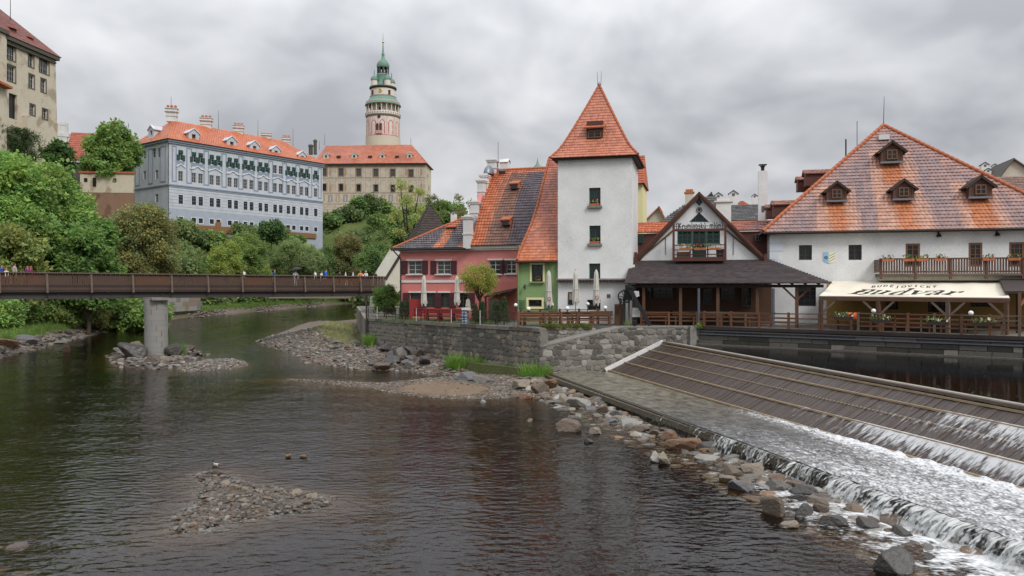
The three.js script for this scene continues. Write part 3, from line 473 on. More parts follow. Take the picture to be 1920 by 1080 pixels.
  for (const r of [[1212, 538, 1262, 560], [1318, 540, 1336, 572], [1352, 538, 1378, 562], [1390, 538, 1410, 575]]) win(porch, f.r(...r), { z: -0.2, frame: M.woodGrey, rec: -0.03, nx: 4, ny: 3 });
  part('porch_floor', box(xr - x0 + 0.4, 0.2, 5.2, (xr + x0) / 2, -0.22, 2.3), M.woodGrey, porch);
}
// sign in blackletter strokes over the balcony
{
  const { bl, br, bz, beamY } = mats.balc, f = mats.gable, o = f.world((bl + br) / 2, beamY + 0.1, bz + 0.02);
  const s = thing('mill_sign', 'black blackletter sign reading Krumlovský mlýn above the balcony doors', 'sign', o.toArray(), f.turn);
  // each letter as broad-nib strokes on a grid: x 0..1, y 0..1 (x-height), up to 1.7 (ascender), down to -0.5
  const F = {
    '(': [1, [0.8, -0.4, 0.4, 0.2], [0.4, 0.2, 0.4, 1.1], [0.4, 1.1, 0.8, 1.6]], ')': [1, [0.2, -0.4, 0.6, 0.2], [0.6, 0.2, 0.6, 1.1], [0.6, 1.1, 0.2, 1.6]],
    K: [1.6, [0.2, 0, 0.2, 1.5], [0.55, 0.05, 0.55, 1.5], [0.55, 0.8, 1.3, 1.5], [0.55, 0.8, 1.35, 0], [0.0, 0.15, 0.5, -0.1]], r: [0.9, [0.25, 0, 0.25, 1], [0.3, 0.75, 0.75, 1], [0.1, 0.1, 0.45, 0]], u: [1.1, [0.2, 0.1, 0.2, 1], [0.8, 0, 0.8, 1], [0.2, 0.1, 0.75, 0.1]],
    m: [1.6, [0.2, 0, 0.2, 1], [0.75, 0, 0.75, 0.95], [1.3, 0, 1.3, 0.95], [0.2, 0.9, 0.7, 1], [0.75, 0.9, 1.25, 1]], l: [0.6, [0.28, 0, 0.28, 1.6], [0.28, 0.05, 0.5, 0.05]], o: [1.05, [0.2, 0.15, 0.2, 0.9], [0.8, 0.15, 0.8, 0.9], [0.2, 0.9, 0.75, 1], [0.25, 0.05, 0.8, 0.15]],
    v: [1.05, [0.2, 0.15, 0.2, 1.2], [0.8, 0.15, 0.8, 0.9], [0.2, 0.9, 0.75, 1], [0.2, 0.12, 0.8, 0.05]], s: [0.95, [0.2, 0.55, 0.25, 0.95], [0.25, 0.98, 0.75, 0.9], [0.2, 0.55, 0.75, 0.45], [0.75, 0.45, 0.72, 0.1], [0.15, 0.08, 0.7, 0.05]],
    k: [1.05, [0.22, 0, 0.22, 1.55], [0.22, 0.6, 0.75, 1], [0.25, 0.55, 0.8, 0]], 'ý': [1.1, [0.2, 0.2, 0.2, 1], [0.8, -0.3, 0.8, 1], [0.2, 0.15, 0.8, 0.1], [0.15, -0.4, 0.8, -0.3], [0.4, 1.2, 0.75, 1.5]], n: [1.1, [0.2, 0, 0.2, 1], [0.8, 0, 0.8, 0.95], [0.2, 0.88, 0.75, 1]], ' ': [1.3],
  };
  const text = '(Krumlovský mlýn)'; let x = 0; const g = [];
  let total = 0; for (const c of text) total += F[c][0]; const k = (br - bl - 0.24) / total, hgt = 0.27;
  const letters = [];
  for (const c of text) { const st = F[c].slice(1); if (st.length) letters.push(st.map(([a, b, p, q]) => bar(V((x + a) * k - (br - bl) / 2 + 0.12, b * hgt, 0), V((x + p) * k - (br - bl) / 2 + 0.12, q * hgt, 0), 0.05, 0.062))); x += F[c][0]; }
  for (const l of letters) part('letter', l, M.iron, s);
  part('sign_bar', box(br - bl - 0.1, 0.03, 0.03, 0, 0.16, -0.03), M.iron, s);
}
// potted plants and cabinet on the balcony
{
  const f = mats.gable, { bl, br, b1, bz } = mats.balc;
  flowerBox(f.world(bl + 0.85, b1 + 0.5, bz + 0.16), f.turn, 0.9, 'flower trough hanging inside balcony rail beside green doors, near potted tree', [[0.4, 0.35, 0.08], [0.08, 0.14, 0.04]]);
  flowerBox(f.world(br - 0.7, b1 + 0.5, bz + 0.16), f.turn, 0.9, 'flower trough hanging on balcony rail above grey crate', [[0.4, 0.35, 0.08], [0.08, 0.14, 0.04]]);
  flowerBox(f.world((bl + br) / 2 + 0.05, b1 + 0.5, bz + 0.16), f.turn, 0.9, 'flower trough with red blooms before the balcony door', [[0.5, 0.05, 0.05], [0.1, 0.16, 0.05]]);
  const c = thing('wooden_crate', 'pale wooden crate standing on balcony floor', 'crate', f.world(bl + 0.7, b1 - 0.06, 0.7).toArray(), f.turn);
  for (let i = 0; i < 3; i++) part('slat', box(0.95, 0.13, 0.5, 0, i * 0.16, 0), M.woodPale, c); part('corner_post', [box(0.06, 0.5, 0.06, -0.44, 0, 0.26), box(0.06, 0.5, 0.06, 0.44, 0, 0.26)], M.woodPale, c);
  const b = thing('grey_bin', 'dark grey tub at the far end of the balcony', 'tub', f.world(br - 0.35, b1 - 0.06, 0.75).toArray(), f.turn); part('tub', lathe([[0.02, 0], [0.26, 0], [0.3, 0.6], [0.33, 0.62], [0.28, 0.6]], 14), M.steel, b);
}

// ================================================================== big white mill with hipped roof
{
  const f = new Facade(1444, 56, TURN, GROUND), g = f.thing('white_mill', 'large white mill with streaked hipped tile roof, dormers and wooden balcony', 'mill building'), W = 19.4, top = 10.0 - GROUND;
  const wins = [[1498, 459.5, 1522.5, 487.5, M.frameDark, 2, 3], [1591, 459, 1616, 487.5, M.frameDark, 2, 3], [1698, 456.5, 1725, 500, M.frameBrown, 2, 4], [1816, 455, 1842, 500, M.frameBrown, 2, 4], [1892, 454, 1921, 500, M.frameBrown, 3, 4]].map(([a, b, c, d, ...o]) => [f.r(a, b, c, d), ...o]);
  const low = [[1496, 536, 1530, 574], [1662, 553, 1684, 580], [1740, 548, 1775, 585], [1820, 552, 1860, 575]].map((r) => f.r(...r));
  const ysp = f.hit(1600, 529)[1];
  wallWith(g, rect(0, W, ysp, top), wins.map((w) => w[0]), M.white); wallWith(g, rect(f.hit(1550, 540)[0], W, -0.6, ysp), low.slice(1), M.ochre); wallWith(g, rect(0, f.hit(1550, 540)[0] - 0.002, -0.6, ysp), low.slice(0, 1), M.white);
  for (const [r, fr, nx, ny] of wins) win(g, r, { frame: fr, fw: fr === M.frameBrown ? 0.14 : 0.07, nx, ny, rec: fr === M.frameBrown ? 0.05 : 0.18 });
  low.forEach((r) => win(g, r, { frame: M.woodDark, nx: 3, ny: 4, rec: 0.12 }));
  part('wall', box(0.45, top + 0.6, 16, 0.225, -0.6, -8.46), M.white, g);
  for (let i = 0; i < 5; i++) part('quoin', box(i % 2 ? 0.95 : 0.62, 0.52, 0.06, (i % 2 ? 0.95 : 0.62) / 2 - 0.035, top - 0.75 - i * 0.58, 0.002), M.greyStep, g);
  // spotlights on the wall
  for (const px of [[1759, 441], [1868, 439]]) { const p = f.hit(...px); part('wall_spotlight', [box(0.08, 0.22, 0.1, p[0], p[1] + 0.05, 0.05), lathe([[0.05, 0.12], [0.11, 0.05], [0.19, -0.1]], 10).translate(p[0], p[1] - 0.02, 0.22)], M.iron, g); }
  // coat of arms, flat painted shield
  { const s = 256, c = document.createElement('canvas'); c.width = c.height = s; const x = c.getContext('2d');
    x.fillStyle = '#e8e2c8'; x.fillRect(0, 0, s, s); x.fillStyle = '#8fb9d3'; x.fillRect(0, 0, s * 0.46, s); x.fillStyle = '#e6dfa6'; x.fillRect(s * 0.46, 0, s * 0.14, s);
    x.strokeStyle = '#1d2c5a'; x.lineWidth = 14; x.beginPath(); x.arc(58, 128, 34, 0, 7); x.stroke(); for (let k = 0; k < 3; k++) { const a = k * Math.PI / 3; x.beginPath(); x.moveTo(58 - 34 * Math.cos(a), 128 - 34 * Math.sin(a)); x.lineTo(58 + 34 * Math.cos(a), 128 + 34 * Math.sin(a)); x.lineWidth = 8; x.stroke(); }
    x.strokeStyle = '#3a2a28'; x.lineWidth = 11; for (let k = 0; k < 3; k++) { x.beginPath(); x.moveTo(130, 88 + k * 62); x.lineTo(250, 20 + k * 62); x.stroke(); }
    const t = new THREE.CanvasTexture(c); t.colorSpace = THREE.SRGBColorSpace; const r = f.r(1543.5, 473, 1566, 493.5), w = r[1] - r[0], h = r[3] - r[2];
    const sh = new THREE.Shape(); sh.moveTo(0, h); sh.lineTo(0, h * 0.35); sh.quadraticCurveTo(0.04 * w, 0.05 * h, w / 2, 0); sh.quadraticCurveTo(0.96 * w, 0.05 * h, w, h * 0.35); sh.lineTo(w, h);
    const ge = new THREE.ExtrudeGeometry(sh, { depth: 0.03, bevelEnabled: false, curveSegments: 8 }), uv = ge.attributes.uv, p = ge.attributes.position; for (let i = 0; i < p.count; i++) uv.setXY(i, p.getX(i) / w, p.getY(i) / h);
    const m = part('coat_of_arms', ge, new THREE.MeshStandardMaterial({ map: t, roughness: 0.8 })); m.position.copy(f.world(r[0], r[2], 0.005)); m.rotation.y = f.turn; tag(m, 'painted shield with blue wheel half and striped half on mill wall', 'coat of arms'); }
  // roof: front hip face, left face, ridge and rear
  const ye = top, aU = 9.0, aZ = -7, aY = f.hit(1657, 236, aZ)[1], e = 0.55, rl = 3.2;
  const dorm = [[1668, 305, 1.0], [1566, 376, 0.9], [1690, 371, 0.9], [1832, 367, 0.95]];
  const spot = (px, py) => { let best = null; for (let i = 0; i <= 60; i++) { const v = i / 60, z = lerp(e, aZ, v), y = lerp(ye, aY, v), h = f.hit(px, py, z); if (y >= h[1]) { best = V(h[0], y, z); break; } } return best; };
  const wash = dorm.map(([px, py, s]) => { const p = spot(px, py); return [p.x, p.y, s]; });
  const tone = (u, y, v) => {
    let c = mixc([0.225, 0.16, 0.162], [0.31, 0.19, 0.165], clamp(0.42 + fbm(u * 1.3, y * 0.25, 3) * 2.2));
    const left = smooth(aU * v + 1.2 - u + fbm(u, y, 5), 0, 1.4), right = smooth(u - (W - (W - aU) * v - 1.4) + fbm(u, y, 9), 0, 1.4); c = mixc(c, [0.42, 0.22, 0.165], 0.5 * Math.max(left, right));
    for (const [du, dy, s] of wash) if (y < dy + 0.9) {                       // rain running off each dormer has kept the clay bare below it
      const w = Math.abs(u - du) + fbm(u * 2.2, y * 0.35, du) * 0.5, under = smooth(dy - 0.1 - y, -0.2, 0.1);
      c = mixc(c, PEACH, smooth(1.35 * s + (dy - y) * 0.06 - w, -0.4, 0.3) * (u < du || du > 2 ? 1 : 0.8)); c = mixc(c, [0.43, 0.145, 0.055], under * smooth(0.72 * s - w, -0.25, 0.25) * 0.9);
      if (Math.abs(u - du) > 0.72 && Math.abs(u - du) < 1.4 && y > dy - 0.1 && u < du) c = mixc(c, PEACH, 0.3);
    }
    return vary(c, 0.16);
  };
  roofFace(g, { prof: [[e, ye], [aZ, aY]], uL: (v) => lerp(-e, aU, v), uR: (v) => lerp(W + e, aU, v), tw: 0.27, tl: 0.36, lift: 0.06, arch: 0.035, col: tone });
  const left = new THREE.Group(); left.name = 'roof_left_slope'; left.position.set(0, 0, 0); left.rotation.y = -Math.PI / 2; g.add(left);      // its local u runs backwards along the mill's side
  const zb = aZ - rl, zEnd = zb + aZ - e;
  roofFace(left, { prof: [[e, ye], [-aU, aY]], uL: (v) => lerp(zEnd, zb, v), uR: (v) => lerp(e, aZ, v), tw: 0.27, tl: 0.36, lift: 0.05, arch: 0.035, col: (u, y) => vary(mixc([0.2, 0.12, 0.11], [0.34, 0.16, 0.11], clamp(0.4 + fbm(u * 0.7, y, 6) * 2)), 0.2) });
  part('roof_rear', slabOf([V(W + e, ye, e), V(aU, aY, aZ), V(aU, aY, zb), V(W + e, ye, zEnd)], 0.1), M.clay, g); part('roof_rear', slabOf([V(-e, ye, zEnd), V(aU, aY, zb), V(W + e, ye, zEnd)], 0.1), M.clay, g);
  ridge(g, [V(-e, ye + 0.1, e), V(aU, aY + 0.08, aZ)], M.clay, 0.15); ridge(g, [V(W + e, ye + 0.1, e), V(aU, aY + 0.08, aZ)], M.clay, 0.15); ridge(g, [V(aU, aY + 0.08, aZ), V(aU, aY + 0.08, zb)], M.clay, 0.15);
  part('soffit', box(W + 0.9, 0.1, 0.6, W / 2, ye - 0.13, 0.28), M.woodDark, g); part('gutter', rod(V(-e, ye - 0.06, e + 0.1), V(W + e, ye - 0.06, e + 0.1), 0.08), M.woodDark, g);
  for (const [px, py, s] of dorm) {
    const p = spot(px, py), h = new THREE.Group(); h.name = 'dormer'; h.position.copy(p); h.scale.setScalar(s); g.add(h);
    part('front', poly([[-0.75, -0.15], [0.75, -0.15], [0.75, 0.75], [0, 1.3], [-0.75, 0.75]], 1.5).translate(0, 0, 0.72), M.woodRed, h);
    for (let k = 0; k < 7; k++) part('board', box(0.19, 0.88, 0.03, -0.66 + k * 0.22, -0.13, 0.735), M.wood, h);
    win(h, [-0.36, 0.36, 0.0, 0.72], { z: 0.8, rec: 0.0, frame: M.frameBrown, fw: 0.08, nx: 2, ny: 2, bar: 0.05 }); part('sill_board', box(1.6, 0.14, 0.2, 0, -0.28, 0.74), M.zinc, h);
    for (const q of [-1, 1]) { const A = V(q * 1.08, 0.55, 1.0), B = V(0, 1.42, 1.0); part('dormer_roof', slabOf(q < 0 ? [V(A.x, A.y, 1), V(0, B.y, 1), V(0, B.y, -1.2), V(A.x, A.y, -1.0)].reverse() : [V(A.x, A.y, 1), V(0, B.y, 1), V(0, B.y, -1.2), V(A.x, A.y, -1.0)], 0.1), M.woodDark, h); part('bargeboard', bar(V(A.x * 0.92, A.y - 0.06, 0.94), V(0, B.y - 0.12, 0.94), 0.06, 0.12), M.woodGrey, h); }
  }
  // shed dormers on the left slope, seen from the side
  for (const [px, py, s] of [[1540, 347, 1.0], [1522, 356, 0.9], [1480, 405, 1.0], [1462, 407, 0.85]]) {
    const z = px > 1510 ? -4.4 - (1540 - px) * 0.1 : -3.6 - (1480 - px) * 0.16, h = f.hit(px, py, z), u = h[0], y = h[1], q = new THREE.Group(); q.name = 'side_dormer'; q.position.set(u, y, z); g.add(q);
    part('cheek', box(2.0 * s, 0.95 * s, 1.3, -0.2, -0.1, 0), M.woodRed, q);
    roofFace(q, { prof: [[0.8, 0.8 * s], [0, 1.2 * s]], uL: -1.35 * s, uR: 1.0 * s, tw: 0.26, tl: 0.3, col: () => vary([0.3, 0.14, 0.1], 0.2) });
    part('roof_deck', slabOf([V(-1.35 * s, 1.2 * s, 0), V(1.0 * s, 1.2 * s, 0), V(1.0 * s, 0.8 * s, -0.8), V(-1.35 * s, 0.8 * s, -0.8)], 0.06), M.clay, q);
  }
  part('roof_vent', box(0.75, 0.4, 0.5, ...spot(1657, 263).toArray()), M.trim, g);
  part('lightning_rod', rod(V(aU, aY, aZ), V(aU + 0.05, aY + 2.3, aZ), 0.03, 0.015), M.iron, g);
  for (const [px, y0, y1, r] of [[1607, 270, 227, 0.025], [1586, 295, 261, 0.06]]) { const z = -8, a = f.hit(px, y0 + 8, z), b = f.hit(px, y1, z); part('aerial', rod(V(a[0], a[1], z), V(b[0], b[1], z), r), M.iron, g); }
  // wooden balcony
  const bz = 1.5, bl = f.hit(1649, 500, bz)[0], brr = W + 0.5, rt = f.hit(1700, 484, bz)[1], fl = f.hit(1700, 513, bz)[1];
  const bal = part('balcony', box(brr - bl, 0.16, bz, (bl + brr) / 2, fl - 0.16, bz / 2), M.woodGrey, g);
  part('soffit_board', box(brr - bl - 0.3, 0.28, 0.9, (bl + brr) / 2, fl - 0.46, 0.46), M.cream, bal);
  part('rail', box(brr - bl, 0.1, 0.14, (bl + brr) / 2, rt - 0.1, bz), M.wood, bal); part('rail', box(brr - bl, 0.09, 0.08, (bl + brr) / 2, fl + 0.08, bz - 0.04), M.wood, bal);
  const n = Math.floor((brr - bl) / 0.165); for (let i = 0; i < n; i++) part('baluster', box(0.105, rt - fl - 0.12, 0.03, bl + 0.1 + i * 0.165, fl + 0.02, bz + 0.02), i % 5 === 3 ? M.woodGrey : M.wood, bal);
  for (let i = 0; i < 6; i++) part('bracket_post', box(0.16, rt - fl + 0.35, 0.14, bl + 0.1 + i * 2.15, fl - 0.38, bz - 0.06), M.wood, bal);
  for (let i = 0; i < 9; i++) { const nb = i < 4 ? 'rail' : 'rail'; part('side_rail', box(0.08, 0.08, bz, bl, fl + 0.1 + i * 0.1, bz / 2), M.wood, bal); }
  [[1664, 'beside the balcony corner'], [1702, 'below the first brown window'], [1728, 'right after the first brown window'], [1762, 'midway between two brown windows'], [1852, 'right after the second brown window'], [1900, 'below the last brown window']].forEach(([px, w]) => flowerBox(f.world(f.hit(px, 484, bz)[0], rt - 0.22, bz + 0.14), f.turn, 0.75, `orange flower trough on mill balcony rail, ${w}`, [[0.3, 0.22, 0.05], [0.09, 0.16, 0.04]]));
  mats.mill = f;
}
// ================================================================== terrain, river, weir, walls
const waterY = (d) => d < 65 ? 0 : 0.0138 * (d - 65);
function onWater(px, py) { const k = (py - 540) / FOCAL; let d = EYE / k; if (d > 65) d = (EYE + 0.0138 * 65) / (k + 0.0138); return [gx(px, d), d]; }
const table = (t) => (d) => { for (let i = 0; i + 1 < t.length; i++) if (d <= t[i + 1][0]) return lerp(t[i][1], t[i + 1][1], clamp((d - t[i][0]) / (t[i + 1][0] - t[i][0]))); return t[t.length - 1][1]; };
const bankL = table([[0, -26], [14, -27], [40, -40], [67, -44.5], [80, -47.5], [98, -52], [130, -56.5], [160, -51], [196, -44], [217, -41], [260, -39]]);
const bankR = table([[0, 60], [55, 60], [56, -2], [67, -12.4], [112, -22], [150, -30], [205, -40.5], [260, -38.5]]);
const inPoly = (p, x, y) => { let c = false; for (let i = 0, j = p.length - 1; i < p.length; j = i++) if ((p[i][1] > y) !== (p[j][1] > y) && x < (p[j][0] - p[i][0]) * (y - p[i][1]) / (p[j][1] - p[i][1]) + p[i][0]) c = !c; return c; };
function sd(p, x, y) { let m = 1e9; for (let i = 0, j = p.length - 1; i < p.length; j = i++) { const ax = p[j][0], ay = p[j][1], bx = p[i][0] - ax, by = p[i][1] - ay, t = clamp(((x - ax) * bx + (y - ay) * by) / (bx * bx + by * by)); m = Math.min(m, Math.hypot(x - ax - bx * t, y - ay - by * t)); } return inPoly(p, x, y) ? m : -m; }
const WALLS = [[-22.2, 112], [-12.46, 67], [-8.55, 62], [-3.48, 56], [1.83, 50], [7.3, 51.6], [12.6, 52]];
const gravelBank = [...[[486, 640], [520, 652], [556, 664], [575, 677], [620, 685], [680, 693], [740, 693], [800, 700], [870, 704]].map((p) => onWater(...p)), [0.5, 53.5], [1.83, 50], [12, 56], [0, 60], [-12, 75], [-22, 112], [-25, 112], ...[[655, 575], [620, 590], [560, 610]].map((p) => onWater(...p))];
const sandBar = [[540, 711], [640, 716], [720, 719], [790, 712], [850, 706], [900, 702], [960, 706], [1020, 706], [1062, 722], [1085, 748], [990, 745], [910, 747], [850, 747], [770, 741], [700, 728], [620, 719]].map((p) => onWater(...p));
const sandPatch = [[745, 733], [800, 724], [880, 728], [920, 738], [880, 744], [800, 743]].map((p) => onWater(...p));
const pierMound = [[205, 668], [250, 652], [330, 650], [378, 662], [370, 678], [300, 692], [230, 688]].map((p) => onWater(...p));
const pierGravel = [[335, 688], [380, 678], [450, 676], [462, 684], [420, 694], [350, 696]].map((p) => onWater(...p));
const island = [[322, 998], [340, 962], [368, 950], [385, 915], [372, 890], [405, 883], [440, 900], [470, 912], [520, 916], [560, 928], [625, 934], [615, 946], [560, 957], [500, 964], [430, 978], [380, 994]].map((p) => onWater(...p));
const nearRocks = [[0, 1005], [30, 1015], [75, 1040], [60, 1085], [0, 1085], [-60, 1085], [-60, 1000]].map((p) => onWater(...p));
const grassSlope = [[-21.5, 84], [-25.5, 110], [-21, 112], [-12.6, 68.2], [-16, 71]];
const LIP = (d) => 2.9 + (48 - d) * 0.258;               // x of the apron's lip at distance d
const hillPts = [[-60, 80, 5], [-75, 100, 12], [-64, 112, 5], [-62, 135, 6], [-90, 152, 24], [-112, 140, 30], [-78, 171, 18], [-80, 160, 16], [-82, 142, 14], [-74, 132, 9], [-92, 128, 14], [-88, 168, 20], [-56, 222, 19.5], [-62, 195, 18.5], [-58, 170, 9], [-50, 190, 8], [-45, 215, 9], [-30, 250, 31], [-62, 255, 31], [-45, 262, 32], [-80, 230, 27], [-46, 240, 29.5], [-30, 240, 29.5], [-52, 230, 25], [-25, 230, 26], [-38, 224, 23], [-15, 215, 20], [-12, 180, 14], [-26, 190, 8], [-22, 150, 5], [-20, 120, 4], [-30, 225, 20], [-8, 200, 14], [-5, 130, 5], [10, 90, 3.2], [60, 90, 3.2], [120, 90, 4], [60, 160, 6], [120, 220, 12], [20, 220, 14], [-140, 90, 25], [-140, 200, 38], [-60, 330, 34], [60, 340, 20], [-200, 330, 40], [200, 330, 30], [-90, 60, 9], [-80, 30, 8], [-110, 20, 9]];
function hill(x, d) { let s = 0, w = 0; for (const [a, b, y] of hillPts) { const r = 1 / Math.pow((x - a) ** 2 + (d - b) ** 2 + 9, 1.6); s += r * y; w += r; } return s / w; }
function groundH(x, d) {
  const L = bankL(d), R = bankR(d), wy = waterY(d), into = Math.min(x - L, R - x);      // metres into the river from the nearer bank
  let h;
  if (d > 204 || into < 0) { const o = d > 204 ? Math.max(-into, 1 + (d - 204) * 0.9) : -into, base = wy + Math.min(1.1, o * 0.55 - 0.15); h = lerp(base, Math.max(base, hill(x, d) + fbm(x * 0.06, d * 0.06, 2) * 3), smooth(o, x < L ? 7 : 3, x < L ? 16 : 14)); if (x > R && d < 115) h = Math.min(h, 3.0); }
  else h = wy - Math.min(0.9, 0.1 + into * 0.22) + fbm(x * 0.3, d * 0.3) * 0.12;
  if (d < 120 && x < 16) {
    const put = (p, k, cap, base = 0) => { const s = sd(p, x, d); if (s > -3) h = Math.max(h, wy + base + Math.min(s * k, cap) + fbm(x * 0.8, d * 0.8, 4) * 0.14 * smooth(s, -0.5, 1.5)); };
    put(gravelBank, 0.2, 0.4 + 1.9 * smooth(-x + (d - 60) * 0.25, -3, 12)); put(sandBar, 0.14, 0.3); put(pierMound, 0.3, 0.25); put(pierGravel, 0.3, 0.22); put(island, 0.35, 0.05);
    if (d < 52) { const o = LIP(d) - x; if (o > -14 && o < 3.2) h = Math.max(h, -0.2 + 0.2 * (1 - clamp(o / 2.6)) + fbm(x * 0.6, d * 0.6, 7) * 0.22); }
    if (d < 50 && x > LIP(d) + 0.3) h = Math.min(h, -0.1);
    if (d > 49 && x > 0) h = Math.min(h, 1.2);
  }
  if (x > -10 && d > 52 && d < 75) h = Math.min(h, 2.4);
  return h;
}
const tGravel = tex(1024, (x, y) => { const a = tileNoise(x, y, 60, 3, 3), b = tileNoise(x, y, 6, 8, 4), c = tileNoise(x, y, 130, 1, 2); const v = 0.66 + a * 0.75 + b * 0.35 + c * 0.3; return [v * 1.03, v * 0.98, v * 0.92]; }, { rep: [0.28] });
{
  // colours of the ground: wet gravel, sand, moss and turf, each with its own patches
  const paint = (x, d, y) => {
    const wy = waterY(d), n = fbm(x * 0.5, d * 0.5, 3), n2 = fbm(x * 2.1, d * 2.1, 8);
    let c = mixc([0.16, 0.128, 0.102], [0.24, 0.2, 0.165], clamp(0.5 + n * 1.6 + n2));
    if (sd(sandPatch, x, d) > -0.5 + n2) c = mixc(c, [0.25, 0.18, 0.115], 0.85);
    if (sd(pierMound, x, d) > -0.8) c = [0.085, 0.07, 0.058];
    if (y < wy + 0.05) c = mixc(c, [0.11, 0.07, 0.035], 0.6);
    const L = bankL(d), R = bankR(d);
    const turf = x < L - 2.2 + n * 2 || (x > R + 2.5 && d > 90) || d > 204; if (turf) c = mixc([0.085, 0.14, 0.028], [0.15, 0.2, 0.05], clamp(0.5 + n * 1.5 + n2));
    if (sd(grassSlope, x, d) > -0.6 + n * 2) c = mixc(c, [0.2, 0.22, 0.055], clamp(0.75 + n2 * 1.5));
    return c;
  };
  const gm = new THREE.MeshStandardMaterial({ vertexColors: true, map: tGravel, bumpMap: tGravel, bumpScale: 0.05, roughness: 0.9 }); gm.name = 'gravel_and_turf';
  const fine = sheet(176, 236, (a, b) => { const x = lerp(-62, 16, a), d = lerp(9, 114, b), y = groundH(x, d), v = V(x, y, -d); v.c = paint(x, d, y); return v; });
  tag(part('riverbed_and_banks', fine, gm), 'gravel riverbed and banks', null, null, 'structure');
  const coarse = sheet(150, 150, (a, b) => { const x = lerp(-330, 260, a), d = lerp(5, 560, b * b * 0.55 + b * 0.45), inside = x > -60 && x < 14 && d > 11 && d < 112; let y = groundH(x, d); if (inside) y = Math.min(y - 1.5, -1.5); const v = V(x, y, -d); v.c = paint(x, d, y); return v; });
  tag(part('hillside_ground', coarse, gm), 'green hillside and valley ground', null, null, 'structure');
}
// ---- water of the lower pool and the river beyond the bridge
const tRipple = tex(1024, (x, y) => { const w = tileNoise(x, y, 4, 3, 3); return 0.5 + tileNoise(x + w * 0.02, y, 14, 6, 3) * 0.9; }, { rep: [0.16, 0.3] });
const waterMat = new THREE.MeshPhysicalMaterial({ color: C(1, 1, 1), transmission: 1, thickness: 1, ior: 1.33, roughness: 0.03, attenuationColor: C(0.44, 0.31, 0.12), attenuationDistance: 0.6, bumpMap: tRipple, bumpScale: 0.032 }); waterMat.name = 'river_water';
const pondMat = waterMat.clone(); pondMat.bumpScale = 0.006; pondMat.roughness = 0.02; pondMat.name = 'pond_water';
{
  const rip = (x, d) => { const q = fbm(x * 0.13, d * 0.1, 1.5, 3), a = (0.003 + 0.014 * smooth(q, -0.1, 0.3)) * (1 - 0.35 * smooth(d, 30, 60)); return a * (ns(x * 1.5 + d * 0.5, d * 3.1 - x * 0.4, 0.3) * 1.5 + ns(x * 3.4 - d, d * 6 + x, 4.1)) + 0.014 * ns(x * 0.45, d * 0.7, 9) + (d > 66 ? 0.03 * ns(x * 0.7, d * 0.9, 3) : 0); };
  const lower = sheet(340, 420, (a, b) => { const d = 9 * Math.pow(230 / 9, b), x = lerp(-66, d < 52 ? LIP(d) + 0.25 : 4, a); return V(x, waterY(d) + rip(x, d), -d); });
  tag(part('river_water', lower, waterMat), 'dark rippled river water', null, null, 'structure');
  const pool = sheet(120, 90, (a, b) => { const d = lerp(8, 52.6, b), k = 10.15 + (51.6 - d) * 0.193, wall = d > 52 ? 12.6 : d > 41 ? lerp(27.1, 12.6, (d - 41) / 11) : 27.1 + (41 - d) * 0.6, x = lerp(k + 0.1, wall + 0.4, a); return V(x, 2.2 + 0.003 * ns(x * 0.9, d * 1.4, 2), -d); });
  tag(part('millpond_water', pool, pondMat), 'still dark water of the upper pool behind the weir', null, null, 'structure');
  tag(part('millpond_bed', sheet(2, 8, (a, b) => { const d = lerp(6, 54, b); return V(lerp(10.4 + (51.6 - d) * 0.193, 60, a), 1.0, -d); }), M.wet), 'dark bed of the upper pool', null, null, 'structure');
}
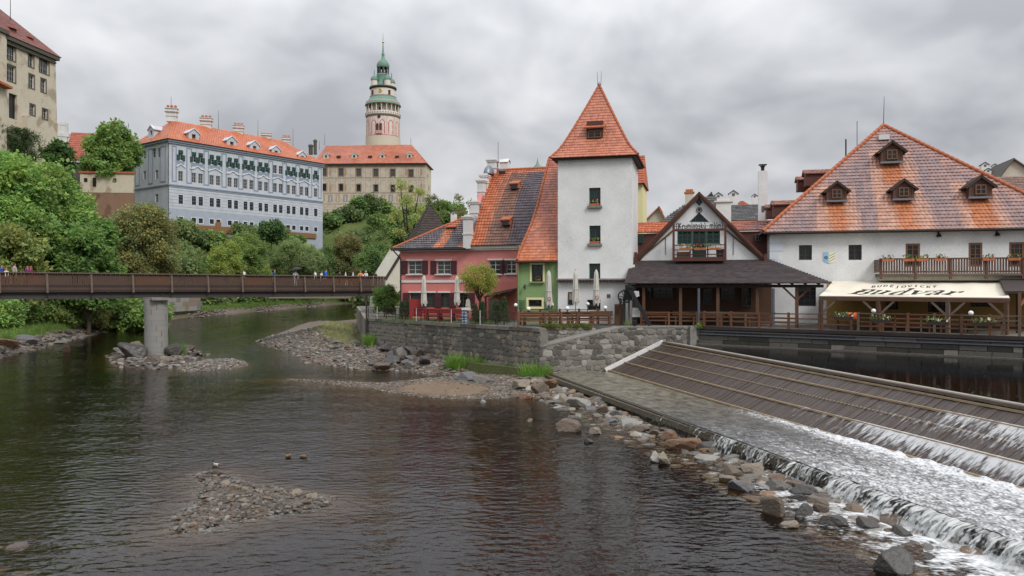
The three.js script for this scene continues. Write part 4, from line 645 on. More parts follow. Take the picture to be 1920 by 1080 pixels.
// ---- weir
const WEIR = {
  s2d: (s) => lerp(51.0, 8, s),
  foot: (s) => { const d = lerp(50.7, 8, s); return V(6.3 + (50.7 - d) * 0.247, 0.55, -d); },
  crest: (s) => { const d = lerp(51.6, 8, s); return V(10.15 + (51.6 - d) * 0.193, 2.3, -d); },
  lip: (s) => { const d = lerp(49.9, 8, s); return V(LIP(d), 0.5, -d); },
  on(s, t, up = 0) { return this.foot(s).lerp(this.crest(s), t).add(V(-0.43 * up, 0.9 * up, 0)); },
};
{
  const g = thing('timber_weir', 'sloping timber weir of dark planks with pale battens', 'weir');
  const plankMats = [0.8, 1, 1.2, 0.95].map((k, i) => mat('wet_plank', 0.07 * k, 0.046 * k, 0.035 * k, { map: tGrain, bump: tGrain, bs: 0.01, rough: 0.32 + 0.06 * i }));
  const N = 228;
  for (let i = 0; i < N; i++) {
    const a = i / N, b = (i + 0.95) / N, lift = rr(-0.012, 0.012), q = [WEIR.on(a, 0, lift), WEIR.on(b, 0, lift), WEIR.on(b, 1, lift), WEIR.on(a, 1, lift)];
    const ge = slabOf([q[0], q[1], q[2], q[3]].reverse().reverse(), 0.1), uv = ge.attributes.uv, p = ge.attributes.position; for (let k = 0; k < p.count; k++) uv.setXY(k, p.getX(k) * 1.0 + i * 0.73, p.getZ(k));
    part('plank', ge, plankMats[i % 4 === 0 ? Math.floor(rnd() * 4) : i % 4], g);
  }
  part('weir_body', sheet(60, 2, (a, b) => WEIR.on(a, b, -0.14)), M.woodGrey, g);
  const pale = mat('pale_batten', 0.42, 0.31, 0.19, { map: tGrain, rough: 0.7 });
  for (const t of [0.015, 0.3, 0.74, 0.95, 1.0]) for (let k = 0; k < 9; k++) { const w = t === 1 ? 0.16 : 0.085, m = t === 1 ? M.woodGrey : pale; part('batten', bar(WEIR.on(k / 9, t, t === 1 ? 0.1 : 0.03), WEIR.on((k + 0.995) / 9, t, t === 1 ? 0.1 : 0.03), w, 0.07), m, g); }
  part('crest_beam', (() => { const l = []; for (let k = 0; k < 9; k++) l.push(bar(WEIR.on(k / 9, 1, 0).add(V(0.26, 0.02, 0)), WEIR.on((k + 0.995) / 9, 1, 0).add(V(0.26, 0.02, 0)), 0.24, 0.2)); return l; })(), M.stonePale, g);
  part('stud_row', (() => { const l = []; for (let i = 0; i < 190; i++) { const p = WEIR.on(i / 190, 0.53, 0.02); l.push(box(0.07, 0.035, 0.07, p.x, p.y, p.z)); } return l; })(), pale, g, 'stuff');
  part('side_beam', bar(WEIR.on(0, -0.03, 0.12).add(V(0, 0, -0.12)), WEIR.on(0, 1.0, 0.12).add(V(0, 0, -0.12)), 0.16, 0.26), M.trim, g); part('side_beam', bar(WEIR.on(0, -0.03, 0.1).add(V(-0.08, 0, -0.34)), WEIR.on(0, 1.0, 0.1).add(V(-0.08, 0, -0.34)), 0.12, 0.2), pale, g);
  // apron slab and its lip
  part('apron', (() => { const p = [WEIR.lip(0).add(V(-0.6, -0.05, -0.5)), WEIR.lip(1).setY(0.45), WEIR.foot(1).setY(0.45), WEIR.foot(0).setY(0.45).add(V(0, 0, -0.6))]; return slabOf(p, 0.25); })(), mat('apron_stone', 0.12, 0.105, 0.075, { map: tStone, bump: tRough, bs: 0.04, rough: 0.5 }), g);
  for (let k = 0; k < 10; k++) part('apron_edge', bar(WEIR.lip(k / 10 - (k ? 0 : 0.016)).setY(0.0), WEIR.lip((k + 0.998) / 10).setY(0.0), 0.34, 1.02), M.wet, g);
}
// ---- white water: films and foam shaped by the flow
const foamNoise = (x, y, z) => fbm(x, y, z, 5);
function alphaTex(w, h, f) { const t = tex(w, f, { h }); t.wrapS = t.wrapT = THREE.ClampToEdgeWrapping; return t; }
const foamMat = (a) => { const m = new THREE.MeshStandardMaterial({ color: C(0.78, 0.79, 0.8), roughness: 0.7, alphaMap: a, transparent: true, side: THREE.DoubleSide }); m.name = 'foam'; return m; };
{
  const LEN = 43;
  // film running down the planks: clear at the top, breaking white below the battens, the more so where the flow is stronger
  const film = alphaTex(2048, 512, (s, t) => {
    const x = s * LEN, flow = smooth(s, 0.4, 0.8), st = foamNoise(x * 5.5 + t * 2, t * 2.2, 1), fi = foamNoise(x * 17, t * 11, 4), bl = foamNoise(x * 0.8, t * 2, 8);
    let a = 0;
    for (const [edge, k, reach] of [[0.745, 1.0, 0.3], [0.305, 1.2, 0.32], [0.535, 0.45, 0.16]]) { const below = edge - t; if (below > -0.01 && below < reach) a = Math.max(a, k * (1 - below / reach) * smooth(s + bl * 0.08, edge > 0.7 ? 0.5 : edge > 0.5 ? 0.46 : 0.38, edge > 0.7 ? 0.66 : 0.62)); }
    a += 0.3 * flow * (t < 0.74 ? 1 : 0.1);
    return smooth(a * 0.95 + st * 0.9 + fi * 1.0, 0.3, 1.2) * clamp(a * 3) * 0.68;
  });
  tag(part('weir_spray', sheet(240, 24, (a, b) => { const p = WEIR.on(lerp(0.2, 1, a), b, 0.055 + 0.015 * ns(a * 150, b * 12, 1)); return p; }, (a, b) => [lerp(0.2, 1, a), b]), foamMat(film)), 'white broken water running down the weir planks', null, null, 'structure');
  // apron: shallow water over stone, white and rough towards the strong flow
  const den = (s, v) => { const n = foamNoise(s * 9, v * 2.2, 6); const foot = smooth(v, 0.78, 0.98) * smooth(s, 0.3, 0.55); return clamp(smooth(s, 0.34, 0.74) * 0.66 + n * 0.5 * smooth(s, 0.2, 0.5) + foot * 0.8 - smooth(0.16 - v, 0, 0.16) * 0.1); };
  const colour = tex(2048, (s, v) => {
    const x = s * LEN, y = v * 4.4, d = den(s, v), f1 = foamNoise(x * 3.6, y * 5, 2), f2 = foamNoise(x * 11, y * 14, 5), k = smooth(d * 0.95 + f1 * 0.8 + f2 * 1.0, 0.2, 1.12) * 0.95;
    const bed = 0.5 + foamNoise(x * 1.3, y * 1.8, 9) * 1.4 + foamNoise(x * 5, y * 6, 3) * 0.8, far = smooth(s, 0.2, 0.55);
    const b = [lerp(0.15, 0.09, far) * (0.5 + bed), lerp(0.135, 0.088, far) * (0.5 + bed), lerp(0.1, 0.088, far) * (0.5 + bed)];
    return [lerp(b[0], 0.74, k), lerp(b[1], 0.75, k), lerp(b[2], 0.76, k)];
  }, { h: 512 }); colour.wrapS = colour.wrapT = THREE.ClampToEdgeWrapping;
  const am = new THREE.MeshStandardMaterial({ map: colour, roughness: 0.28 }); am.name = 'apron_water';
  tag(part('apron_water', sheet(520, 64, (a, b) => { const p = WEIR.lip(a).lerp(WEIR.foot(a), b), d = den(a, b), x = a * LEN, y = b * 4.4; p.y = 0.5 + 0.02 + (b > 0.99 ? 0.03 : 0) + d * (0.1 + 0.12 * foamNoise(x * 1.7, y * 2, 3) + 0.08 * foamNoise(x * 5, y * 6, 8)) + 0.012 * ns(x * 3, y * 4, 1) - (b < 0.04 ? d * 0.08 : 0); return p; }, (a, b) => [a, b]), am), 'shallow foaming water on the stone apron below the weir', null, null, 'structure');
  const flowAt = (s) => smooth(s, 0.38, 0.76);
  // water falling over the lip in broken curtains
  for (const [layer, grey] of [[0, 0.46], [1, 0.58], [2, 0.66]]) {
    const al = alphaTex(2048, 128, (s, t) => { const x = s * LEN, fl = smooth(s, 0.38, 0.76); return smooth(fl * 0.5 + foamNoise(x * (3.4 + layer * 2), t * 1.2, 2 + layer * 5) * 1.0 + foamNoise(x * 15 + t * 2 * (layer - 1), t * 1.8, 7 + layer) * 1.0 + foamNoise(x * 9, t * 5, 3 + layer) * 0.9 - t * 0.1 + foamNoise(x * 0.6, layer, 4) * 1.3, 0.2 + layer * 0.14, 0.95) * smooth(s, 0.34, 0.4) * 0.85; });
    const fm = foamMat(al); fm.color = C(grey, grey * 1.02, grey);
    tag(part('waterfall_sheet', sheet(560, 9, (a, b) => { const p = WEIR.lip(a), fl = flowAt(a), x = a * LEN, o = (0.1 + layer * 0.12 + fl * 0.26 * (1 + 1.2 * ns(x * (2.2 + layer), 1 + layer * 3, 2))) * Math.sqrt(b); return V(p.x - 0.19 - o + 0.09 * ns(x * 4, b * 3, 3 + layer) * b, 0.53 + fl * 0.06 * (1 + ns(x * 3, 2, 5)) - 0.6 * b, p.z); }, (a, b) => [a, b]), fm), 'broken curtain of water over the apron lip', null, null, 'structure');
  }
  // foam on the pool below the fall, drifting between the rocks
  const poolFoam = alphaTex(2048, 256, (s, v) => { const x = s * LEN, y = v * 4, fl = smooth(s, 0.46, 0.76), n = foamNoise(x * 0.9, y * 0.7, 3), k = foamNoise(x * 3.2, y * 2.4, 6), reach = 1 - v; return smooth(fl * (reach ** 0.8 * 1.15) + n * 0.75 + k * 0.75 + foamNoise(x * 10, y * 8, 2) * 0.8 - 0.28 * v, 0.3, 1.1) * smooth(s, 0.4, 0.5) * 0.9; });
  tag(part('pool_foam', sheet(420, 40, (a, b) => { const p = WEIR.lip(a), x = a * LEN; return V(p.x - 0.1 - b * 4.0, 0.03 + 0.1 * smooth(a, 0.5, 1) * (1 - b) * (1 + ns(x * 1.7, b * 5, 2)) + 0.02 * ns(x * 2, b * 8, 1), p.z - b * 0.6); }, (a, b) => [a, b]), foamMat(poolFoam)), 'white foam drifting on the pool below the weir', null, null, 'structure');
}
// ---- stone walls, every stone built
const stoneShapes = [];
for (let k = 0; k < 9; k++) {
  const n = 5 + (k % 3), ring = []; for (let i = 0; i < n; i++) { const a = (i + rr(-0.22, 0.22)) / n * Math.PI * 2 + 0.6, s = 1 / Math.max(Math.abs(Math.cos(a)), Math.abs(Math.sin(a))); ring.push([Math.cos(a) * 0.5 * Math.min(s, 1.22), Math.sin(a) * 0.5 * Math.min(s, 1.22)]); }
  const v = [], T = (a, b, c) => v.push(...a, ...b, ...c), inn = ring.map(([x, y]) => [x * 0.86, y * 0.84, 1 + rr(-0.18, 0.1)]), mid = [0, 0, 1.12];
  for (let i = 0; i < n; i++) { const j = (i + 1) % n, A = [...ring[i], 0], B = [...ring[j], 0], A1 = [ring[i][0], ring[i][1], 0.6], B1 = [ring[j][0], ring[j][1], 0.6]; T(A, B, B1); T(A, B1, A1); T(A1, B1, inn[j]); T(A1, inn[j], inn[i]); T(inn[i], inn[j], mid); }
  const g = new THREE.BufferGeometry(); g.setAttribute('position', new THREE.Float32BufferAttribute(v, 3)); g.computeVertexNormals(); metric(g, 0.6, k * 0.3, k * 0.7); stoneShapes.push(g);
}
function stoneWall(parent, a, b, y0, y1a, y1b, sw, sh, mts, o = {}) {     // a, b = [x, d]; the wall's face looks to the camera side
  const dx = b[0] - a[0], dz = -(b[1] - a[1]), len = Math.hypot(dx, dz), turn = Math.atan2(-dz, dx), g = new THREE.Group(); g.name = 'wall_section'; g.position.set(a[0], 0, -a[1]); g.rotation.y = turn; parent.add(g);
  part('core', poly([[0, y0 - 0.6], [len, y0 - 0.6], [len, y1b], [0, y1a]], 0.7).translate(0, 0, -0.01), o.mortar ?? M.mortar, g);
  const rest = []; let y = y0; const top = (x) => lerp(y1a, y1b, x / len);
  while (y < Math.max(y1a, y1b) - 0.1) {
    const h = sh * rr(0.8, 1.25); let x = rr(-0.2, 0);
    while (x < len) { const w = sw * rr(0.6, 1.5), cx = x + w / 2, t = top(clamp(cx, 0, len)); const hh = Math.min(h, t - y); if (cx < len && hh > 0.12 && cx > 0) { const B = o.budget, keep = !B || B.n-- > 0, stained = ns(cx * 0.9 + a[0] * 3, 4.4, 1) > 0.12 && y > y0 + 0.4 && rnd() < 0.75, s = new THREE.Mesh(pick(stoneShapes), stained ? M.stoneDark : pick(mts)); s.name = 'stone'; s.castShadow = s.receiveShadow = true; if (keep) g.add(s); else rest.push(s); s.position.set(cx, y + hh / 2 + rr(-0.06, 0.06), -0.01); s.scale.set(w * 1.05, hh * rr(0.98, 1.16), rr(0.03, 0.065)); s.rotation.z = rr(-0.12, 0.12) + (rnd() < 0.5 ? Math.PI : 0); } x += w; }
    y += h;
  }
  if (rest.length) part('stones', rest.map((m) => { m.updateMatrix(); return m.geometry.clone().applyMatrix4(m.matrix); }), mts[0], g, 'stuff');
  return { g, len, turn };
}
{
  const g = thing('garden_wall', 'stained stone garden wall below the pink house', 'wall'), st = [M.stone, M.stoneMid, M.stoneWarm, M.stoneMid];
  const seg = [[3, 4], [2, 3], [1, 2]], budget = { n: 290 };
  for (const [i, j] of seg) {
    const A = WALLS[i], B = WALLS[j], w = stoneWall(g, A, B, i === 1 ? 0.9 : 0.35, GROUND - 0.24, GROUND - 0.24, 0.44, 0.32, st, { budget });
    let x = 0; while (x < w.len) { const l = Math.min(rr(1.0, 1.7), w.len - x); part('coping', box(l - 0.02, 0.24, 0.62, x + l / 2, GROUND - 0.238, -0.2), pick([M.stoneDark, M.stone, M.mortar]), w.g); x += l; }
  }
  const [a, b] = [WALLS[0], WALLS[1]]; part('return_wall', bar(V(a[0], 1.6, -a[1]), V(b[0], 1.6, -b[1]), 0.6, 3.5), M.stone, g);
  const r = thing('ramp_wall', 'grey stone ramp wall with sloping top beside the weir', 'wall'), pale = [M.stone, M.stone, M.stonePale, M.stoneMid];
  const w1 = stoneWall(r, WALLS[4], WALLS[5], 0.15, 2.2, GROUND - 0.05, 0.46, 0.34, pale, { mortar: M.mortarPale }), w2 = stoneWall(r, WALLS[5], WALLS[6], 0.6, GROUND - 0.05, GROUND - 0.05, 0.46, 0.34, pale, { mortar: M.mortarPale });
  part('ramp_top', slabOf([V(0, 2.26, 0.05), V(w1.len, GROUND + 0.02, 0.05), V(w1.len, GROUND + 0.02, -1.3), V(0, 2.26, -1.3)].reverse().reverse(), 0.1), M.concrete, w1.g); part('wall_top', box(w2.len, 0.08, 1.2, w2.len / 2, GROUND - 0.05, -0.56), M.concrete, w2.g);
  part('end_pillar', box(0.42, 2.0, 0.5, w2.len - 0.5, GROUND - 1.95, 0.02), M.concrete, w2.g);
  const u = thing('terrace_retaining_wall', 'low stone wall with planting under the wooden terrace fence', 'wall'); stoneWall(u, [1.9, 51.6], [5.6, 52.8], 1.9, GROUND - 0.1, GROUND - 0.1, 0.4, 0.24, [M.stone, M.stonePale], { mortar: M.mortarPale });
  // mossy ledge at the wall foot
  const l = part('mossy_ledge', slabOf([V(-3.2, 0.75, -54.4), V(1.9, 0.75, -49.2), V(3.0, 0.7, -50.6), V(-1, 0.8, -56)], 0.7), mat('mossy_stone', 0.1, 0.12, 0.035, { map: tStone, bump: tRough, bs: 0.05 })); tag(l, 'mossy stone ledge at the foot of the garden wall', 'ledge');
}
// ---- terraces behind the walls
{
  const pts = [[-22.2, 112], [-12.3, 67.2], [-8.4, 62.3], [-3.3, 56.3], [1.9, 50.5], [1.9, 51.9], [5.6, 53.0], [7.3, 52.2], [12.5, 52.3], [27.0, 41.3], [40, 33], [120, 33], [120, 112]].map(([x, d]) => new THREE.Vector2(x, d));
  const ge = new THREE.ExtrudeGeometry(new THREE.Shape(pts), { depth: 0.3, bevelEnabled: false }).rotateX(-Math.PI / 2).translate(0, GROUND - 0.315, 0);
  tag(part('terrace_ground', ge, mat('paved_terrace', 0.17, 0.15, 0.13, { map: tStone, bump: tRough, bs: 0.02 })), 'paved terraces in front of the houses', null, null, 'structure');
  const lawn = new THREE.ExtrudeGeometry(new THREE.Shape([[-12.0, 67.4], [-8.3, 62.6], [-3.2, 56.7], [-1.6, 55.2], [-0.4, 64], [-8.8, 66.8]].map(([x, d]) => new THREE.Vector2(x, d))), { depth: 0.05, bevelEnabled: false }).rotateX(-Math.PI / 2).translate(0, GROUND - 0.03, 0);
  tag(part('lawn', lawn, M.grassDry), 'garden lawn by the pink house', null, null, 'structure');
  // millpond embankment: dark stepped courses, timber wales, a ledge at the waterline
  const g = thing('millpond_embankment', 'dark stained stone and timber embankment above the millpond', 'embankment'), A = [12.6, 52], B = [27.1, 41], B2 = [42, 30], dir = (a, b) => { const l = Math.hypot(b[0] - a[0], b[1] - a[1]); return [(b[0] - a[0]) / l, (b[1] - a[1]) / l, l]; };
  for (const [a, b] of [[A, B], [B, B2]]) {
    const [ux, ud, len] = dir(a, b), grp = new THREE.Group(); grp.name = 'embankment_section'; grp.position.set(a[0], 0, -a[1]); grp.rotation.y = Math.atan2(ud, ux); g.add(grp);
    part('core', box(len, 2.6, 0.5, len / 2, GROUND - 2.7, -0.27), M.wet, grp);
    for (let r = 0; r < 3; r++) { let x = 0; while (x < len) { const l = Math.min(rr(0.7, 2.1), len - x); if (l > 0.2) part('stone', box(l - 0.03, 0.26, rr(0.1, 0.22) + (r === 0 ? 0.25 : 0), x + l / 2, 2.28 + r * 0.3 + rr(-0.01, 0.01), 0.02), rnd() < 0.45 ? M.stoneDark : rnd() < 0.4 ? M.stone : M.wet, grp); x += l; } }
    part('waterline_ledge', box(len, 0.16, 0.75, len / 2, 2.13, 0.18), M.stoneDark, grp);
    for (const y of [3.0, 3.2]) part('wale', box(len, 0.07, 0.06, len / 2, y - 0.1, 0.18), M.steel, grp);
    part('edge_beam', box(len, 0.2, 0.3, len / 2, GROUND - 0.16, 0.1), M.woodDark, grp);
  }
  const gp = at(1861, 645, 42.0), p = part('orange_gauge_post', box(0.3, 1.35, 0.14, gp.x, 2.1, gp.z, -0.7), mat('rusty_orange', 0.42, 0.13, 0.03, { map: tStone })); tag(p, 'rusty orange post standing in the millpond against the embankment', 'post');
}
// ---- footbridge
{
  const A = V(gx(-30, 61), 0, -61), B = V(gx(722, 86.5), 0, -86.5), len = A.distanceTo(B), turn = Math.atan2(-(B.z - A.z), B.x - A.x);
  const g = thing('footbridge', 'long brown wooden footbridge over the river', 'footbridge', A.toArray(), turn), deck = EYE + 0.15, wd = 3.0, low = EYE - 0.85;
  for (const z of [0, -wd]) {
    part('girder', [box(len, 0.5, 0.16, len / 2, low, z - (z ? -0.3 : 0.3)), box(len, 0.06, 0.4, len / 2, low - 0.06, z - (z ? -0.3 : 0.3))], M.girder, g);
    for (let k = 0; k < 3; k++) part('fascia_board', box(len, 0.19, 0.07, len / 2, deck - 0.5 + k * 0.2, z + (z ? -0.05 : 0.05)), k === 1 ? M.woodBridge : M.woodDark, g);
    part('handrail', box(len, 0.09, 0.3, len / 2, deck + 1.07, z + (z ? -0.1 : 0.1)), M.woodGrey, g);
    part('lower_rail', box(len, 0.08, 0.07, len / 2, deck + 0.12, z), M.woodBridge, g);
    const nb = 14, bl = 3.32;
    for (let i = 0; i * bl < len; i++) {
      const u = 1.0 + i * bl; if (u > len) break;
      part('post', bar(V(u, deck - 0.55, z + (z ? -0.3 : 0.3)), V(u, deck + 1.07, z + (z ? -0.1 : 0.1)), 0.16, 0.16), M.woodGrey, g);
      const l = []; for (let k = 0; k < 17; k++) { const x = u + 0.16 + k * 0.184; if (x < len) l.push(box(0.14, 0.98, 0.03, x, deck + 0.1, z + (z ? -0.04 : 0.04), 0, 0, rr(-0.02, 0.02))); }
      if (l.length) part('baluster_panel', l, i % 3 ? M.woodBridge : M.wood, g, 'stuff');
    }
  }
  part('deck', box(len, 0.12, wd, len / 2, deck - 0.12, -wd / 2), M.woodGrey, g); for (let i = 0; i < 9; i++) part('cross_beam', box(0.14, 0.3, wd - 0.3, 1 + i * len / 9, low + 0.2, -wd / 2), M.girder, g);
  mats.bridge = { A, B, len, turn, deck, wd };
  // pier: coursed round stone column
  const c = onWater(293, 672), p = thing('bridge_pier', 'round pale granite pier under the footbridge', 'bridge pier', [c[0], 0, -c[1]]), rad = 0.93, topY = low - 0.06;
  part('core', lathe([[rad - 0.015, -1], [rad - 0.015, topY], [0.01, topY]], 24), M.mortar, p);
  const rows = 11, h = (topY - 0.1) / rows, drum = new THREE.CylinderGeometry(rad, rad, h - 0.01, 5, 1, true, 0, Math.PI * 2 / 7 - 0.01).toNonIndexed(), pm = [M.pierA, M.pierA, M.pierB, M.pierC];
  metric(drum, 0.7); for (let r = 0; r < rows; r++) for (let k = 0; k < 7; k++) { const s = part('stone', drum, pick(pm), p); s.position.y = 0.1 + r * h + h / 2; s.rotation.y = (k + (r % 2) * 0.5 + rr(-0.06, 0.06)) * Math.PI * 2 / 7; s.scale.set(1 + rr(-0.008, 0.008), 1, 1 + rr(-0.008, 0.008)); }
  part('bearing', box(1.5, 0.2, 2.6, 0, topY - 0.12, 0, turn), M.concrete, p);
}
// ================================================================== fences, awning, parasols, furniture
const posAt = (px, d, y = GROUND) => V(gx(px, d), y, -d);
// a rail fence along points [x, d]; every post and rail its own piece
function railFence(name, label, pts, o = {}) {
  const { h = 1.05, rails = 3, gap = 1.9, m = M.wood, y = GROUND, pw = 0.13, infill = 0 } = o, g = thing(name, label, 'fence', [pts[0][0], y, -pts[0][1]]);
  const L = (p) => V(p[0] - pts[0][0], 0, -(p[1] - pts[0][1]));
  for (let i = 0; i + 1 < pts.length; i++) {
    const a = L(pts[i]), b = L(pts[i + 1]), len = a.distanceTo(b), n = Math.max(1, Math.round(len / gap)), ry = Math.atan2(-(b.z - a.z), b.x - a.x);
    for (let k = 0; k <= n; k++) { if (k === n && i + 2 < pts.length) continue; const p = a.clone().lerp(b, k / n); part('post', box(pw, h + 0.04, pw, p.x, -0.02, p.z, ry), pick(o.ms ?? [m]), g); }
    for (let k = 0; k < n; k++) {
      const p = a.clone().lerp(b, (k + 0.02) / n), q = a.clone().lerp(b, (k + 0.98) / n);
      for (let r = 0; r < rails; r++) { const yy = h - 0.06 - r * (h - 0.16) / rails; part('rail', bar(V(p.x, yy + rr(-0.015, 0.015), p.z), V(q.x, yy + rr(-0.015, 0.015), q.z), r ? 0.05 : 0.13, r ? 0.08 : 0.055), pick(o.ms ?? [m]), g); }
      for (let c = 1; c <= infill; c++) { const t = p.clone().lerp(q, c / (infill + 1)); part('stake', box(0.07, h - 0.1, 0.05, t.x, 0, t.z, ry), pick(o.ms ?? [m]), g); }
    }
  }
  return g;
}
const brown = [M.woodFence, M.wood, M.woodFence, M.woodGrey];
railFence('terrace_fence', 'brown wooden rail fence along the millpond below the cream awning', [[20.6, 46.0], [27.0, 41.15], [33.4, 36.4]], { rails: 4, h: 1.15, gap: 1.25, ms: brown, infill: 1 });
railFence('terrace_fence', 'brown wooden rail fence in front of the shingled porch', [[12.9, 51.85], [20.3, 46.25]], { rails: 3, h: 1.05, gap: 1.9, ms: [M.woodFence, M.woodGrey, M.wood] });
railFence('terrace_fence', 'brown wooden rail fence between tower terrace and stone ramp', [[0.4, 51.8], [2.2, 52.0], [5.6, 53.1], [6.7, 52.9]], { rails: 3, h: 1.0, gap: 1.3, ms: [M.woodFence, M.wood] });
railFence('terrace_fence', 'wooden rail fence of upper terrace between the parasols', [[0.6, 54.6], [6.2, 55.6]], { rails: 3, h: 1.1, gap: 1.4, ms: [M.woodFence, M.woodRed] });
railFence('porch_fence', 'low brown rail fence behind the porch posts', [[8.9, 53.3], [12.6, 52.7], [18.6, 50.6]], { rails: 3, h: 0.95, gap: 1.5, ms: [M.woodFence, M.wood, M.woodFence] });
// thin wire fence on the garden wall
{
  const g = thing('wire_fence', 'rusty wire fence with thin posts along the garden wall', 'fence', [WALLS[1][0], GROUND, -WALLS[1][1]]), L = (p) => V(p[0] - WALLS[1][0], 0, -(p[1] - WALLS[1][1])), P = [WALLS[1], WALLS[2], WALLS[3], [0.2, 51.8]].map(L);
  for (let i = 0; i < 3; i++) {
    const a = P[i], b = P[i + 1], len = a.distanceTo(b), n = Math.round(len / 1.6), w = [];
    for (let k = 0; k < n; k++) { const p = a.clone().lerp(b, k / n); part('post', rod(V(p.x, 0, p.z - 0.15), V(p.x, 1.0, p.z - 0.15), 0.035), k % 3 === 1 ? M.trim : M.woodDark, g); }
    for (let r = 0; r < 2; r++) part('rail', rod(V(a.x, 0.95 - r * 0.5, a.z - 0.15), V(b.x, 0.95 - r * 0.5, b.z - 0.15), 0.022), M.woodDark, g);
    for (let k = 0; k < len / 0.16; k++) { const t = k * 0.16 / len, p = a.clone().lerp(b, t), q = a.clone().lerp(b, Math.min(1, t + 0.4 / len)); w.push(rod(V(p.x, 0.02, p.z - 0.15), V(q.x, 0.95, q.z - 0.15), 0.006, 0.006, 3), rod(V(q.x, 0.02, q.z - 0.15), V(p.x, 0.95, p.z - 0.15), 0.006, 0.006, 3)); }
    part('wire_mesh', w, M.woodDark, g, 'stuff');
  }
  part('corner_post', box(0.14, 4.6, 0.14, -0.1, -2.6, 0.2), M.woodDark, g);
}
// cream awning with its timber frame
{
  const f = mats.mill, bl = f.world(4.24, 0, 0.02).setY(6.5), br = f.world(14.96, 0, 0.02).setY(6.47), fl = V(gx(1536, 48), 5.52, -48), fr = V(gx(1893, 43), 5.46, -43);
  const g = thing('cream_awning', 'wide cream canvas awning with brewery lettering over the mill terrace', 'awning', [fl.x, GROUND, fl.z]);
  const S = 1024, c = document.createElement('canvas'); c.width = 2048; c.height = S; const x = c.getContext('2d'); x.fillStyle = '#dcd5c4'; x.fillRect(0, 0, 2048, S);
  for (let i = 0; i < 500; i++) { x.fillStyle = `rgba(${150 + rnd() * 60},${140 + rnd() * 50},${90 + rnd() * 50},0.05)`; x.beginPath(); x.ellipse(rnd() * 2048, rnd() * S, 20 + rnd() * 90, 8 + rnd() * 30, 0, 0, 7); x.fill(); }
  x.fillStyle = '#241b18'; x.textAlign = 'center'; x.save(); x.scale(1, 1.8); x.font = 'bold 92px sans-serif'; let sx = 545; for (const ch of 'BUDĚJOVICKÝ') { x.fillText(ch, sx, 205); sx += 72; } x.restore();
  x.save(); x.translate(905, 880); x.scale(1, 1.7); x.transform(1, 0, -0.3, 1, 0, 0); x.font = 'italic bold 330px serif'; x.fillText('Budvar', 0, 0); x.restore();
  x.lineWidth = 22; x.strokeStyle = '#241b18'; x.lineCap = 'round'; x.beginPath(); x.moveTo(560, 480); x.bezierCurveTo(340, 560, 300, 960, 640, 950); x.bezierCurveTo(820, 945, 900, 920, 1010, 890); x.stroke(); x.beginPath(); x.moveTo(1290, 740); x.bezierCurveTo(1340, 790, 1380, 780, 1420, 765); x.stroke(); x.beginPath(); x.moveTo(1180, 560); x.bezierCurveTo(1220, 520, 1240, 560, 1260, 545); x.stroke();
  const t = new THREE.CanvasTexture(c); t.colorSpace = THREE.SRGBColorSpace; t.anisotropy = 8;
  const am = new THREE.MeshStandardMaterial({ map: t, roughness: 0.9, side: THREE.DoubleSide }); am.name = 'awning_canvas';
  const o = g.position, q = (a, b) => { const p = bl.clone().lerp(br, a).lerp(fl.clone().lerp(fr, a), 1 - b).sub(o); p.y -= 0.16 * Math.sin(Math.PI * b) * 0.6 - 0.04 * Math.cos(a * Math.PI * 12) * Math.sin(Math.PI * b) - 0.0; return p; };
  part('canvas', sheet(60, 16, (a, b) => q(a, b), (a, b) => [a, b]), am, g);
  part('valance', sheet(60, 1, (a, b) => { const p = q(a, 0); p.y -= 0.16 * (1 - b) + 0.01; p.z += 0.015; return p; }, (a, b) => [a, b * 0.05]), M.canvas, g);
  const A = fl.clone().sub(o), B = fr.clone().sub(o); part('front_beam', bar(V(A.x, A.y - 0.16, A.z), V(B.x, B.y - 0.16, B.z), 0.16, 0.24), M.wood, g);
  for (const [k, hh] of [[0.01, 1], [0.335, 1], [0.70, 1], [0.985, 1]]) { const p = A.clone().lerp(B, k); part('post', box(0.2, A.y - 0.26, 0.2, p.x, 0, p.z, 0.6), k === 0.7 ? M.woodGrey : M.wood, g); for (const s of [-1, 1]) { const e = A.clone().lerp(B, clamp(k + s * 0.085)); if (Math.abs(e.distanceTo(p)) > 0.3) part('brace', bar(V(p.x, p.y - 1.15, p.z), V(e.x, e.y - 0.28, e.z), 0.12, 0.12), M.woodGrey, g); } }
  for (let i = 0; i <= 6; i++) { const p = q(i / 6, 0.02), r = q(i / 6, 0.98); part('rafter', bar(V(p.x, p.y - 0.14, p.z), V(r.x, r.y - 0.14, r.z), 0.09, 0.12), M.wood, g); }
  const sr = thing('shingle_canopy', 'dark shingle canopy at the far end of the awning', 'canopy', [gx(1905, 46), GROUND, -46]);
  part('canopy_deck', slabOf([V(-1.9, 2.42, 2), V(6, 2.42, -2), V(8.5, 3.25, -6), V(2.8, 3.25, -6)], 0.15), M.woodDark, sr); part('post', box(0.2, 2.35, 0.2, -0.7, 0, 1.3), M.wood, sr); part('post', box(0.2, 2.35, 0.2, 4.6, 0, -1.2), M.wood, sr); part('brace', bar(V(-0.7, 1.5, 1.3), V(0.3, 2.3, 0.8), 0.12, 0.12), M.woodPale, sr);
}
